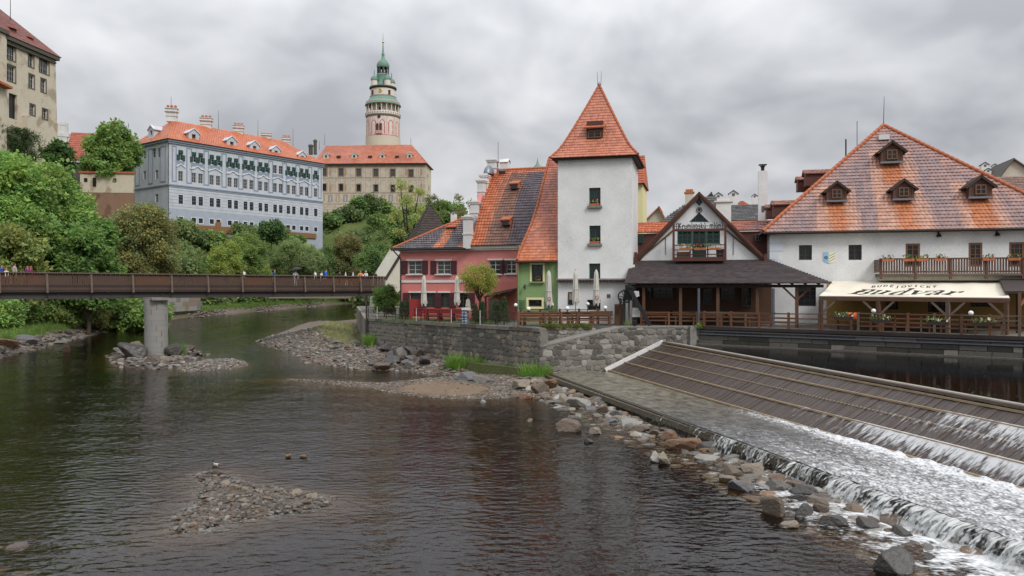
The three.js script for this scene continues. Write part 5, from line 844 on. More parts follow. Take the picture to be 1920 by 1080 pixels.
// closed parasols
function parasol(px, pyTop, pyFoot, d, label, print) {
  const top = at(px, pyTop, d), g = thing('closed_parasol', label, 'parasol', [top.x, GROUND, top.z], 0, 'closed parasols on the terraces'), H = top.y - GROUND, low = at(px, pyFoot, d).y - GROUND;
  part('pole', rod(V(0, 0, 0), V(0, H - 0.1, 0), 0.03), M.woodGrey, g); part('foot', lathe([[0.02, 0.12], [0.06, 0.12], [0.3, 0.04], [0.32, 0]], 12), M.steel, g);
  const rows = 14, seg = 24, r0 = (t) => t > 0.9 ? lerp(0.13, 0.03, (t - 0.9) * 10) : lerp(0.23, 0.13, Math.pow(t / 0.9, 0.8)) * (t < 0.06 ? 0.8 : 1);
  const tw = rr(0, 3);
  part('canopy', sheet(seg, rows, (a, b) => { const an = a * Math.PI * 2, y = lerp(low, H, b), fold = 1 + 0.28 * Math.cos(an * 6 + tw + b * 1.6) + (b < 0.1 ? 0.2 * Math.cos(an * 3) : 0); const r = r0(b) * fold; return V(Math.cos(an) * r, y + (b < 0.02 ? 0.12 * Math.cos(an * 4) : 0), Math.sin(an) * r); }, (a, b) => [a, b * 2]), M.canvas, g);
  part('tie_strap', new THREE.TorusGeometry(0.2, 0.025, 5, 16).rotateX(Math.PI / 2).translate(0, lerp(low, H, 0.42), 0), M.canvas, g);
  if (print) part('red_emblem', new THREE.TorusGeometry(0.11, 0.022, 6, 16).translate(0.02, lerp(low, H, 0.2), 0.3), M.red, g);
  part('finial', lathe([[0.035, 0], [0.04, 0.05], [0.015, 0.1], [0.0, 0.11]], 8).translate(0, H - 0.05, 0), M.woodGrey, g);
}
parasol(795, 516, 572, 60.8, 'cream closed parasol beside the red board before the pink house');
parasol(857, 516, 570, 59.2, 'greyish closed parasol before the pink house near the flowering tree');
parasol(877.5, 560, 584, 59.5, 'smallest closed parasol, low before the pink house lean-to');
parasol(1029, 507, 574, 54.4, 'closed parasol in front of the green house', true);
parasol(1079, 506, 569, 54.4, 'closed parasol before the tower poster, without emblem');
parasol(1118, 505, 571, 53.8, 'closed parasol with round red emblem before the white tower', true);
// globe lamps
function globe(px, py, d, label) { const p = at(px, py, d), g = thing('globe_lamp', label, 'lamp', [p.x, GROUND + 0.95, p.z], 0, 'white globe lamps on the fences'); part('globe', new THREE.SphereGeometry(0.135, 16, 12).translate(0, p.y - GROUND - 0.95, 0), M.globe, g); part('stem', [rod(V(0, 0, 0), V(0, p.y - GROUND - 0.95 - 0.13, 0), 0.035), rod(V(0, p.y - GROUND - 1.12, 0), V(0, p.y - GROUND - 1.07, 0), 0.09)], M.woodDark, g); }
[[967, 572, 55, 'white globe lamp on fence corner by green house, behind the front row'], [991, 579, 52.0, 'white globe lamp on front fence before the green house'], [1035, 571, 55.2, 'white globe lamp beside the green house parasol'], [1064, 578, 52.4, 'white globe lamp on front fence below tower poster'], [1102, 570, 55.4, 'white globe lamp behind fence between the two tower parasols'], [1135, 577, 53.0, 'white globe lamp on front fence nearest the machinery'], [1638, 583, 46, 'white globe lamp on fence under the awning near orange cloth'], [1820.5, 587, 43, 'white globe lamp on fence under the far end of awning']].forEach((a) => globe(...a));
// tables and benches
function picnic(name, label, pos, turn, m, L = 1.7, group = 'terrace tables with benches') {
  const g = thing(name, label, 'table', pos.toArray(), turn, group);
  for (let k = 0; k < 4; k++) part('table_board', box(L, 0.045, 0.17, 0, 0.73, -0.27 + k * 0.18), m, g);
  for (const s of [-1, 1]) { part('leg', [bar(V(s * L * 0.36, 0, -0.3), V(s * L * 0.36, 0.73, -0.08), 0.08, 0.08), bar(V(s * L * 0.36, 0, 0.3), V(s * L * 0.36, 0.73, 0.08), 0.08, 0.08)], m, g); }
  part('stretcher', box(L * 0.7, 0.07, 0.05, 0, 0.3, 0), m, g);
}
function bench(label, pos, turn, m, L = 1.7, group = 'terrace benches') {
  const g = thing('bench', label, 'bench', pos.toArray(), turn, group); for (let k = 0; k < 2; k++) { part('seat_board', box(L, 0.04, 0.16, 0, 0.43, -0.09 + k * 0.18), m, g); part('back_board', box(L, 0.13, 0.035, 0, 0.62 + k * 0.19, -0.24, 0, -0.12), m, g); }
  for (const s of [-1, 1]) for (const z of [-0.18, 0.16]) part('leg', box(0.06, 0.43, 0.06, s * L * 0.4, 0, z), m, g); for (const s of [-1, 1]) part('back_post', box(0.05, 0.5, 0.05, s * L * 0.4, 0.42, -0.21), m, g);
}
for (const [px, d, w] of [[812, 61.6, 'nearest the red board'], [838, 60.8, 'between the two cream parasols'], [862, 60.2, 'beside the greyish parasol']]) { picnic('red_table', `red garden table on the lawn, ${w}`, posAt(px, d), -0.3, M.red, 1.4, 'red garden tables'); bench(`red garden bench behind a red table, ${w}`, posAt(px + 1, d + 1.1), -0.3, M.red, 1.4, 'red garden benches'); bench(`red garden bench in front of a red table, ${w}`, posAt(px - 2, d - 0.9), Math.PI - 0.3, M.red, 1.4, 'red garden benches'); }
for (const [px, d, w] of [[1000, 53.6, 'before the green house'], [1048, 53.7, 'left of the tower parasols'], [1090, 54.1, 'between the tower parasols'], [1125, 54.6, 'closest to the sluice machinery']]) { picnic('terrace_table', `brown wooden terrace table ${w}`, posAt(px, d), TURN, M.woodPale); bench(`brown bench behind the terrace table ${w}`, posAt(px + 1, d + 0.95), TURN, M.wood); bench(`brown bench in front of the terrace table ${w}`, posAt(px, d - 0.7), Math.PI + TURN, M.wood); }
for (let i = 0; i < 4; i++) { const px = 1232 + i * 52, d = 54.6 - i * 0.5, w = ['first', 'second', 'third', 'fourth'][i]; picnic('porch_table', `wooden table under the shingled porch, ${w} from the machinery`, posAt(px, d), TURN, M.woodPale); bench(`wooden bench under the shingled porch, ${w} from the machinery`, posAt(px, d + 1.0), TURN, M.woodPale); }
for (let i = 0; i < 5; i++) { const px = 1590 + i * 66, d = 48.2 - i * 1.15, w = ['first', 'second', 'third', 'fourth', 'fifth'][i]; picnic('awning_table', `wooden table under the cream awning, ${w} from the porch`, posAt(px, d), -0.6, M.wood); bench(`wooden bench under the cream awning, ${w} from the porch`, posAt(px, d + 1.1), -0.6, M.woodPale); }
{ const p = at(1599, 597, 46.4), g = thing('orange_jacket', 'bright orange cloth hung over the fence under the awning', 'cloth', [p.x, GROUND, p.z], -0.6); for (const s of [-1, 1]) part('flap', sheet(5, 6, (a, b) => V(s * 0.16 + (a - 0.5) * 0.26, 0.75 + b * 0.38, 0.12 + 0.03 * Math.sin(a * 7 + s) - b * b * 0.06)), M.orangeCloth, g); }
[[1580, 593, 45.5, 'planted trough on fence rail beside the orange cloth'], [1648, 598, 44.4, 'planted trough on fence rail under the first globe lamp of the awning'], [1756, 602, 42.9, 'planted trough on fence rail midway under the awning'], [1842, 604, 41.8, 'planted trough on fence rail by the far globe lamp']].forEach(([px, py, d, l]) => { const p = at(px, py, d); flowerBox(V(p.x, p.y - 0.2, p.z + 0.12), -0.63, 1.1, l, [[0.5, 0.5, 0.35], [0.12, 0.2, 0.05]], M.woodDark); });
// red notice board, blue striped board
{ const p = posAt(780, 61.2), g = thing('red_board', 'plain dark red board standing on the garden lawn', 'board', p.toArray(), -0.15); part('panel', box(1.05, 1.35, 0.06, 0, 0.35, 0), M.red, g); for (const s of [-1, 1]) part('leg', box(0.07, 0.4, 0.07, s * 0.4, 0, 0), M.red, g); }
{ const p = posAt(871, 56.6), g = thing('striped_board', 'blue and white striped board at the garden wall fence', 'board', [p.x, GROUND, p.z], -0.3); part('panel', box(0.4, 1.0, 0.06, 0, -0.02, 0), M.trim, g); for (let k = 0; k < 4; k++) part('stripe', box(0.38, 0.1, 0.012, 0, 0.05 + k * 0.2, 0.036), M.blue, g); part('cap', box(0.6, 0.16, 0.3, 0.12, 0.99, 0), M.trim, g); }
// sluice machinery by the ramp
{
  const p = at(1180, 600, 53.2), g = thing('sluice_hoist', 'black iron sluice hoist with gears beside the porch', 'machinery', [p.x, GROUND, p.z], TURN);
  for (const [x, h] of [[-0.35, 2.0], [0.3, 2.7]]) part('column', box(0.16, h, 0.2, x, 0, 0), M.iron, g); part('timber_post', box(0.14, 1.8, 0.16, -0.02, 0, 0.05), M.woodGrey, g); part('timber_post', box(0.16, 1.9, 0.16, -0.62, 0, -0.1), M.woodDark, g);
  part('gear_housing', [box(0.5, 0.65, 0.4, -0.1, 1.75, 0), box(0.6, 0.1, 0.5, -0.1, 2.4, 0), box(0.3, 0.3, 0.3, -0.12, 2.5, 0)], M.iron, g);
  const wheel = new THREE.TorusGeometry(0.42, 0.045, 6, 20).toNonIndexed(); part('gear_wheel', [wheel, ...[0, 1, 2].map((k) => bar(V(-0.4 * Math.cos(k), -0.4 * Math.sin(k), 0), V(0.4 * Math.cos(k), 0.4 * Math.sin(k), 0), 0.04, 0.05))], M.iron, g).position.set(-0.32, 2.0, 0.24);
  part('inclined_beam', [bar(V(0.0, 2.65, 0.5), V(1.45, 0.05, 0.5), 0.2, 0.26)], M.iron, g); part('beam_head', box(0.5, 0.16, 0.36, 0.05, 2.62, 0.5, 0, 0, -0.3), M.iron, g);
  part('motor', lathe([[0.01, 0], [0.13, 0], [0.13, 0.3], [0.05, 0.34], [0.01, 0.34]], 12).translate(0.42, 2.05, 0.1), M.trim, g); part('counterweight', poly([[0, 0], [0.3, 0.15], [0.25, 0.5], [0.05, 0.45]], 0.15).translate(0.4, 1.9, 0.3), M.trim, g);
  const b = thing('control_cabinet', 'pale grey electric control cabinet with dotted panel', 'cabinet', [gx(1193, 52.9), GROUND, -52.9], TURN); part('case', box(0.5, 0.62, 0.22, 0, 0.62, 0), M.frameWhite, b); const dots = []; for (let i = 0; i < 5; i++) for (let j = 0; j < 5; j++) dots.push(box(0.03, 0.03, 0.02, -0.16 + i * 0.08, 0.76 + j * 0.08, 0.115)); part('button', dots, M.steel, b, 'stuff'); part('leg', box(0.12, 0.62, 0.12, 0, 0, -0.03), M.iron, b);
  const bo = part('bollard', lathe([[0.09, 0], [0.09, 0.34], [0.12, 0.36], [0.12, 0.42], [0.0, 0.44]], 12)); bo.material = M.iron; bo.position.copy(posAt(1190, 51.9)); tag(bo, 'small black bollard on top of the stone ramp wall', 'bollard');
  const box2 = posAt(1160, 55.5), cab = thing('wooden_cupboard', 'small orange brown wooden cupboard by the tower terrace', 'cupboard', box2.toArray(), TURN); part('case', box(0.55, 1.45, 0.5, 0, 0, 0), M.woodPale, cab); part('door', box(0.46, 0.65, 0.03, 0, 0.72, 0.26), M.wood, cab);
}
// ================================================================== castle hill
const plainTile = (c, s = 0.13) => (u, y) => vary(mixc(c, [c[0] * 0.78, c[1] * 0.72, c[2] * 0.75], clamp(0.3 + fbm(u * 0.12, y * 0.2, 3) * 2)), s);
function dormerBox(parent, p, s, wallM, roofM, rot = 0) {           // small gabled dormer, its face at z = 0
  const h = new THREE.Group(); h.name = 'dormer'; h.position.copy(p); h.rotation.y = rot; h.scale.setScalar(s); parent.add(h);
  part('front', poly([[-0.8, -0.3], [0.8, -0.3], [0.8, 1.0], [0.5, 1.25], [0, 1.6], [-0.5, 1.25], [-0.8, 1.0]], 2.6, [rect(-0.3, 0.3, 0.15, 0.9)]), wallM, h); part('pane', box(0.6, 0.75, 0.04, 0, 0.15, -0.25), M.glass, h);
  part('cornice', [bar(V(-1.0, 1.0, 0), V(0, 1.75, 0), 0.3, 0.1), bar(V(1.0, 1.0, 0), V(0, 1.75, 0), 0.3, 0.1), box(2.0, 0.12, 0.3, 0, -0.36, 0)], M.greyStep, h); for (const q of [-1, 1]) part('dormer_roof', slabOf([V(q * 1.05, 0.95, 0.05), V(0, 1.72, 0.05), V(0, 1.72, -2.6), V(q * 1.05, 0.95, -2.6)], 0.08), roofM, h);
}
function chimneyStack(parent, p, w, h, rot = 0, pots = 3) {
  const c = new THREE.Group(); c.name = 'chimney'; c.position.copy(p); c.rotation.y = rot; parent.add(c);
  part('shaft', [box(w, h, w * 0.6, 0, 0, 0), box(w * 1.12, h * 0.12, w * 0.72, 0, h * 0.55, 0)], M.trim, c); part('cap', [box(w * 1.3, h * 0.1, w * 0.9, 0, h, 0), box(w * 1.1, h * 0.22, w * 0.7, 0, h * 1.1, 0), box(w * 1.3, h * 0.07, w * 0.9, 0, h * 1.32, 0)], M.trim, c);
  for (let i = 0; i < pots; i++) part('pot', lathe([[w * 0.14, 0], [w * 0.15, h * 0.2], [w * 0.1, h * 0.34], [0, h * 0.38]], 8).translate((i - (pots - 1) / 2) * w * 0.36, h * 1.39, 0), M.clay, c);
}
// ---- long grey palace
{
  const tn = Math.atan2(35, 26.2), f = new Facade(317, 175, tn, 19), g = f.thing('grey_palace', 'long grey blue baroque palace with orange roof on the slope', 'palace'), z = (x, y) => [230 + x / 3.857, 180 + y / 3.857];
  const W = f.hit(605, 380)[0], D = 16.4, top = f.hit(...z(340, 312))[1], y0 = -6, band = f.hit(...z(400, 645))[1], lowB = f.hit(...z(400, 815))[1];
  const X = [[420, 418, 572, 743, 888], [540, 438, 588, 756, 900], [668, 460, 605, 769, 908], [797, 484, 625, 783, 918], [910, 500, 640, 795, 928], [1017, 520, 656, 807, 935], [1123, 540, 671, 818, 944], [1218, 556, 684, 829, 952], [1313, 573, 697, 839, 961], [1396, 587, 710, 849, 967]];
  const yRow = [0, 1, 2, 3].map((r) => (f.hit(...z(X[1][0], X[1][1 + r]))[1] + f.hit(...z(X[7][0], X[7][1 + r]))[1]) / 2), hRow = [2.1, 2.3, 2.1, 1.15], holes = { up: [], mid: [], low: [] }, todo = [];
  X.forEach((b, i) => { const u = f.hit(...z(b[0], b[2]))[0], one = i === 0 || i === 9; for (let r = 0; r < 4; r++) for (const s of one ? [0] : [-0.86, 0.86]) { const w = r === 3 ? 1.1 : 1.15, R = [u + s - w / 2, u + s + w / 2, yRow[r] - hRow[r] / 2, yRow[r] + hRow[r] / 2]; (r < 2 ? holes.up : r === 2 ? holes.mid : holes.low).push(R); todo.push([R, r, i]); } });
  wallWith(g, rect(0, W, band, top), holes.up, M.grey); wallWith(g, rect(0, W, lowB, band), holes.mid, M.grey); wallWith(g, rect(0, W, y0, lowB), holes.low, M.greyLow);
  for (const [R, r, i] of todo) {
    const w = win(g, R, { frame: r < 2 ? M.frameWhite : M.frameDark, glass: r === 1 ? M.glassSash : M.glass, nx: 2, ny: r === 3 ? 2 : 3, rec: 0.2, fw: 0.09, surround: r > 1 ? M.greyStep : null, sw: 0.16 });
    if (r === 0 && i !== 6) for (const s of [-1, 1]) part('shutter', box(0.62, 1.3, 0.06, s < 0 ? R[0] - 0.12 : R[1] + 0.12, R[2] - 0.1, 0.1), M.frameGreen, w);
    if (r === 0 && i !== 6) part('shutter', box(1.1, 0.75, 0.06, (R[0] + R[1]) / 2, R[3] - 0.55, 0.06), M.frameGreen, w);
  }
  X.forEach((b, i) => { const u = f.hit(...z(b[0], b[2]))[0], y = (yRow[0] + yRow[1]) / 2 - 0.3, w = i === 0 || i === 9 ? 1.1 : 1.9; part('pediment', i % 2 ? [bar(V(u - w, y, 0.1), V(u - w * 0.45, y + 0.1, 0.1), 0.22, 0.22), bar(V(u - w * 0.45, y + 0.1, 0.1), V(u - w * 0.2, y + 0.55, 0.1), 0.22, 0.22), box(w * 0.42, 0.22, 0.2, u, y + 0.48, 0.1), bar(V(u + w * 0.2, y + 0.55, 0.1), V(u + w * 0.45, y + 0.1, 0.1), 0.22, 0.22), bar(V(u + w * 0.45, y + 0.1, 0.1), V(u + w, y, 0.1), 0.22, 0.22)] : [bar(V(u - w, y, 0.1), V(u, y + 0.75, 0.1), 0.22, 0.22), bar(V(u, y + 0.75, 0.1), V(u + w, y, 0.1), 0.22, 0.22)], M.greyStep, g); part('frieze_panel', box(w * 1.5, 0.75, 0.06, u, yRow[0] - hRow[0] / 2 - 0.95, 0.035), M.greyDark, g); });
  const frameAt = (par, u, wd, zz = 0.035) => part('pilaster_frame', [box(0.24, top - band - 2.0, 0.06, u - wd / 2, band + 0.7, zz), box(0.24, top - band - 2.0, 0.06, u + wd / 2, band + 0.7, zz), box(wd - 0.25, 0.24, 0.058, u, band + 0.7, zz), box(wd - 0.25, 0.24, 0.058, u, top - 1.54, zz)], M.greyDark, par);
  for (let i = 0; i < 9; i++) { const a = f.hit(...z(X[i][0], 560))[0], b = f.hit(...z(X[i + 1][0], 560))[0]; frameAt(g, (a + b) / 2, 1.15); } frameAt(g, f.hit(...z(373, 480))[0], 0.9); frameAt(g, W - 1.0, 1.0);
  part('cornice', [box(W + 0.9, 0.5, 0.8, W / 2, top - 0.5, 0.1), box(W + 0.5, 0.35, 0.5, W / 2, top - 0.9, 0.05)], M.greyDark, g); part('string_course', [box(W + 0.1, 0.28, 0.24, W / 2, band - 0.2, 0.06), box(W, 0.12, 0.12, W / 2, band - 0.55, 0.04)], M.greyDark, g);
  for (let k = 0; k < 6; k++) part('joint_band', box(W, 0.06, 0.03, W / 2, lowB + 0.5 + k * (band - lowB - 0.9) / 6, 0.012), M.greyDark, g);
  // left end wall
  const s = new THREE.Group(); s.name = 'end_wall'; s.rotation.y = -Math.PI / 2; g.add(s);      // its u runs towards the front corner at 0
  const sw = [], fs = new Facade(317, 175, tn - Math.PI / 2, 19), fz = (x0, y0_, x1, y1) => fs.r(...z(x0, y0_), ...z(x1, y1));
  for (const q of [[148, 388, 170, 452], [218, 378, 240, 445], [253, 375, 276, 442], [150, 542, 168, 605], [236, 536, 258, 600]]) sw.push(fz(...q)); const sl = [fz(236, 710, 257, 768)];
  wallWith(s, rect(-D, -0.003, band, top), sw, M.grey); wallWith(s, rect(-D, -0.003, y0, band), sl, M.grey); [...sw, ...sl].forEach((R) => win(s, R, { frame: M.frameWhite, nx: 2, ny: 3, rec: 0.2 })); for (const u of [-D + 2.4, -D + 8.4, -2.6]) frameAt(s, u, u > -5 ? 2.2 : 1.9);
  part('cornice', [box(D + 0.5, 0.5, 0.8, -D / 2 - 0.2, top - 0.502, 0.1), box(D, 0.28, 0.24, -D / 2, band - 0.202, 0.06)], M.greyDark, s);
  part('wall', box(0.4, top - y0, D, W - 0.2, y0, -D / 2 - 0.46), M.grey, g);
  // hipped roof
  const rz = -D / 2, rA = f.hit(319.5, 221, rz), rB = f.hit(552, 271, rz), yr = (rA[1] + rB[1]) / 2, hipA = 5.5, hipB = W - 7.5, ov = 0.8, col = plainTile([0.52, 0.16, 0.07], 0.12);
  roofFace(g, { prof: [[ov, top], [rz, yr]], uL: (v) => lerp(-ov, hipA, v), uR: (v) => lerp(W + ov, hipB, v), tw: 0.6, tl: 0.55, lift: 0.05, arch: 0.03, col });
  roofFace(s, { prof: [[ov, top], [-hipA, yr]], uL: (v) => lerp(-D - ov, rz, v), uR: (v) => lerp(ov, rz, v), tw: 0.6, tl: 0.55, lift: 0.05, arch: 0.03, col });
  part('roof_rear', slabOf([V(-ov, top, -D - ov), V(hipA, yr, rz), V(hipB, yr, rz), V(W + ov, top, -D - ov)], 0.2), M.clay, g); part('roof_rear', slabOf([V(W + ov, top, ov), V(hipB, yr, rz), V(W + ov, top, -D - ov)], 0.2), M.clay, g);
  for (const [x, y] of [[515, 318], [790, 370], [955, 400], [1110, 433], [1300, 470]]) { const zz = -0.7, h = f.hit(...z(x, y), zz); dormerBox(g, V(h[0], h[1] - 0.1, zz), 1.6, M.grey, M.grey); } { const h = fs.hit(...z(205, 288), -0.7); dormerBox(s, V(h[0], h[1] - 0.1, -0.7), 1.5, M.grey, M.grey); }
  [[355, 160], [605, 215], [838, 262], [1040, 315], [1183, 338]].forEach(([x, y], i) => { const h = f.hit(...z(x, y), rz - 0.4); chimneyStack(g, V(h[0], h[1] - 0.9, rz - 0.4), [2.3, 2.4, 2.2, 2.1, 1.9][i], [2.3, 2.0, 1.9, 1.9, 1.7][i], -0.7, i === 3 ? 0 : 3); });
  for (const [x, y0_, y1] of [[350, 90, 5], [693, 240, 105], [978, 290, 175], [1232, 345, 235]]) { const a = f.hit(...z(x, y0_), rz), b = f.hit(...z(x, y1), rz); part('lightning_rod', rod(V(a[0], a[1] - 1, rz), V(a[0], b[1], rz), 0.06, 0.03), M.iron, g); }
  const gal = f.hit(...z(450, 930)), ge = f.hit(...z(800, 960)); part('timber_gallery', [box(ge[0] - gal[0], 1.5, 0.25, (ge[0] + gal[0]) / 2, gal[1] - 1.4, 0.25)], M.woodPale, g); part('timber_gallery', box(f.hit(...z(1395, 985))[0] - f.hit(...z(1165, 980))[0], 1.3, 0.25, (f.hit(...z(1395, 985))[0] + f.hit(...z(1165, 980))[0]) / 2, gal[1] - 1.3, 0.25), M.woodPale, g);
  const dr = f.r(...z(670, 918), ...z(702, 990)); part('door', [box(1.3, dr[3] - dr[2] + 0.4, 0.14, (dr[0] + dr[1]) / 2, dr[2] - 0.2, 0.42)], M.woodPale, g);
}
// ---- painted castle wing
{
  const f = new Facade(598, 252, -0.05, 26), g = f.thing('painted_castle_wing', 'beige castle wing with painted figures below the round tower', 'castle'), z = (x, y) => [560 + x / 3.177, 60 + y / 3.177], W = f.hit(797, 350)[0], top = f.hit(...z(400, 785))[1];
  const rowA = [[152, 835], [252, 835], [357, 836], [459, 838], [560, 840], [668, 842]].map(([x, y]) => f.r(...z(x - 14, y - 22), ...z(x + 14, y + 22))), rowB = [[152, 925], [252, 926], [357, 928], [460, 930], [561, 932], [668, 934]].map(([x, y]) => f.r(...z(x - 12, y - 20), ...z(x + 12, y + 20)));
  const c = document.createElement('canvas'); c.width = 2048; c.height = 1024; const x = c.getContext('2d'), H = top + 6; const cx = (u) => u / W * 2048, cy = (y) => (top - y) / H * 1024;
  x.fillStyle = '#bdb2a2'; x.fillRect(0, 0, 2048, 1024); for (let i = 0; i < 2600; i++) { x.fillStyle = pick(['rgba(150,125,90,.14)', 'rgba(215,200,165,.14)', 'rgba(120,110,100,.1)', 'rgba(180,120,90,.08)']); x.fillRect(rnd() * 2048, rnd() * 1024, 6 + rnd() * 60, 4 + rnd() * 40); }
  const yb = [rowA[0][2], rowB[0][3], rowB[0][2]]; x.fillStyle = '#8d867c'; for (const y of [top - 0.3, yb[0] - 0.7, yb[1] + 1.9, yb[2] - 0.7, yb[2] - 4.2]) x.fillRect(0, cy(y), 2048, 9); x.fillStyle = 'rgba(170,110,80,.5)'; for (const y of [top - 0.9, yb[0] - 1.2, yb[2] - 1.1]) x.fillRect(0, cy(y), 2048, 6);
  for (let i = 0; i < 14; i++) { const u = W * (i + 0.5) / 14; for (const [yc, hh] of [[(rowA[0][2] + rowA[0][3]) / 2, 3], [(rowB[0][2] + rowB[0][3]) / 2, 3.4]]) { if (i % 2) { x.fillStyle = 'rgba(120,104,96,.75)'; x.beginPath(); x.ellipse(cx(u), cy(yc), 26, hh / H * 512, 0, 0, 7); x.fill(); x.fillStyle = 'rgba(206,170,140,.9)'; x.beginPath(); x.ellipse(cx(u), cy(yc), 18, hh / H * 430, 0, 0, 7); x.fill(); x.fillStyle = 'rgba(120,80,70,.8)'; x.fillRect(cx(u) - 7, cy(yc + hh * 0.25), 14, hh / H * 600); } x.strokeStyle = 'rgba(110,100,92,.8)'; x.lineWidth = 5; x.strokeRect(cx(u) - 52, cy(yc + hh * 0.6), 104, hh / H * 1230); } x.fillStyle = i % 2 ? 'rgba(110,118,130,.65)' : 'rgba(150,130,104,.55)'; x.fillRect(cx(u) - 44, cy(yb[2] - 1.4), 88, 2.4 / H * 1024); x.fillStyle = 'rgba(200,190,170,.7)'; x.fillRect(cx(u) - 12, cy(yb[2] - 1.8), 24, 1.7 / H * 1024); }
  for (let r = 0; r < 5; r++) for (let i = 0; i < 26; i++) { x.strokeStyle = 'rgba(130,112,84,.6)'; x.lineWidth = 4; x.strokeRect((i + (r % 2) * 0.5) * 80, cy(yb[2] - 4.6) + r * 30, 80, 30); }
  const t = new THREE.CanvasTexture(c); t.colorSpace = THREE.SRGBColorSpace; const sg = new THREE.MeshStandardMaterial({ map: t, roughness: 0.9 }); sg.name = 'sgraffito_plaster';
  const ge = poly(rect(0, W, -6, top), 0.6, [...rowA, ...rowB].map((r) => rect(...r))), uv = ge.attributes.uv, p = ge.attributes.position; for (let i = 0; i < p.count; i++) uv.setXY(i, p.getX(i) / W, (p.getY(i) + 6) / H);
  part('wall', ge, sg, g); rowA.forEach((r) => win(g, r, { frame: M.frameBrown, glass: M.glassSash, fw: 0.12, nx: 2, ny: 3, rec: 0.2, surround: M.stoneWarm, sw: 0.3 })); rowB.forEach((r) => win(g, r, { frame: M.frameDark, fw: 0.12, nx: 2, ny: 2, rec: 0.3, surround: M.stoneWarm, sw: 0.25 }));
  part('wall', box(0.6, top + 6, 12, W - 0.3, -6, -6.6), M.beige, g); part('cornice', box(W + 1.4, 0.5, 1.0, W / 2, top - 0.45, 0.2), M.woodDark, g);
  const rz = -7, yr = f.hit(690, 272, rz)[1], hL = f.hit(612, 269, rz)[0], hR = f.hit(771.5, 275, rz)[0], col = plainTile([0.45, 0.15, 0.085], 0.14);
  roofFace(g, { prof: [[0.8, top], [-1, top + (yr - top) * 0.2], [rz, yr]], uL: (v) => lerp(-2, hL, v), uR: (v) => lerp(W + 0.7, hR, v), tw: 0.8, tl: 0.7, lift: 0.06, arch: 0.03, col }); part('roof_rear', slabOf([V(W + 0.7, top, 0.8), V(hR, yr, rz), V(W + 0.7, top, -14)], 0.2), M.clay, g); part('roof_rear', slabOf([V(-2, top, -14), V(hL, yr, rz), V(hR, yr, rz), V(W + 0.7, top, -14)], 0.2), M.clay, g);
  for (const x_ of [162, 330, 498, 660]) { const h = f.hit(...z(x_, 752), -1.6); dormerBox(g, V(h[0], h[1], -1.6), 1.15, M.cream, M.clay); } for (const x_ of [238, 426, 586]) { const h = f.hit(...z(x_, 750), -1.8); part('skylight', box(1.2, 0.7, 0.8, h[0], h[1], -1.8), M.woodDark, g); }
  for (const [x_, a, b] of [[123, 690, 650], [155, 665, 608], [668, 680, 630]]) { const h = f.hit(...z(x_, a), rz), q = f.hit(...z(x_, b), rz); part('lightning_rod', rod(V(h[0], h[1] - 0.6, rz), V(h[0], q[1], rz), 0.07, 0.04), M.iron, g); }
  const ch = f.hit(586, 284, -4); for (const [dx, h, r] of [[-0.6, 2.6, 0.7], [0.9, 4.2, 0.55]]) part('chimney', [lathe([[r, 0], [r, h], [r * 1.3, h + 0.1], [r * 1.2, h + 0.5], [0.1, h + 0.9]], 12).translate(ch[0] + dx, ch[1] - 1, -4)], M.stoneDark, g);
}
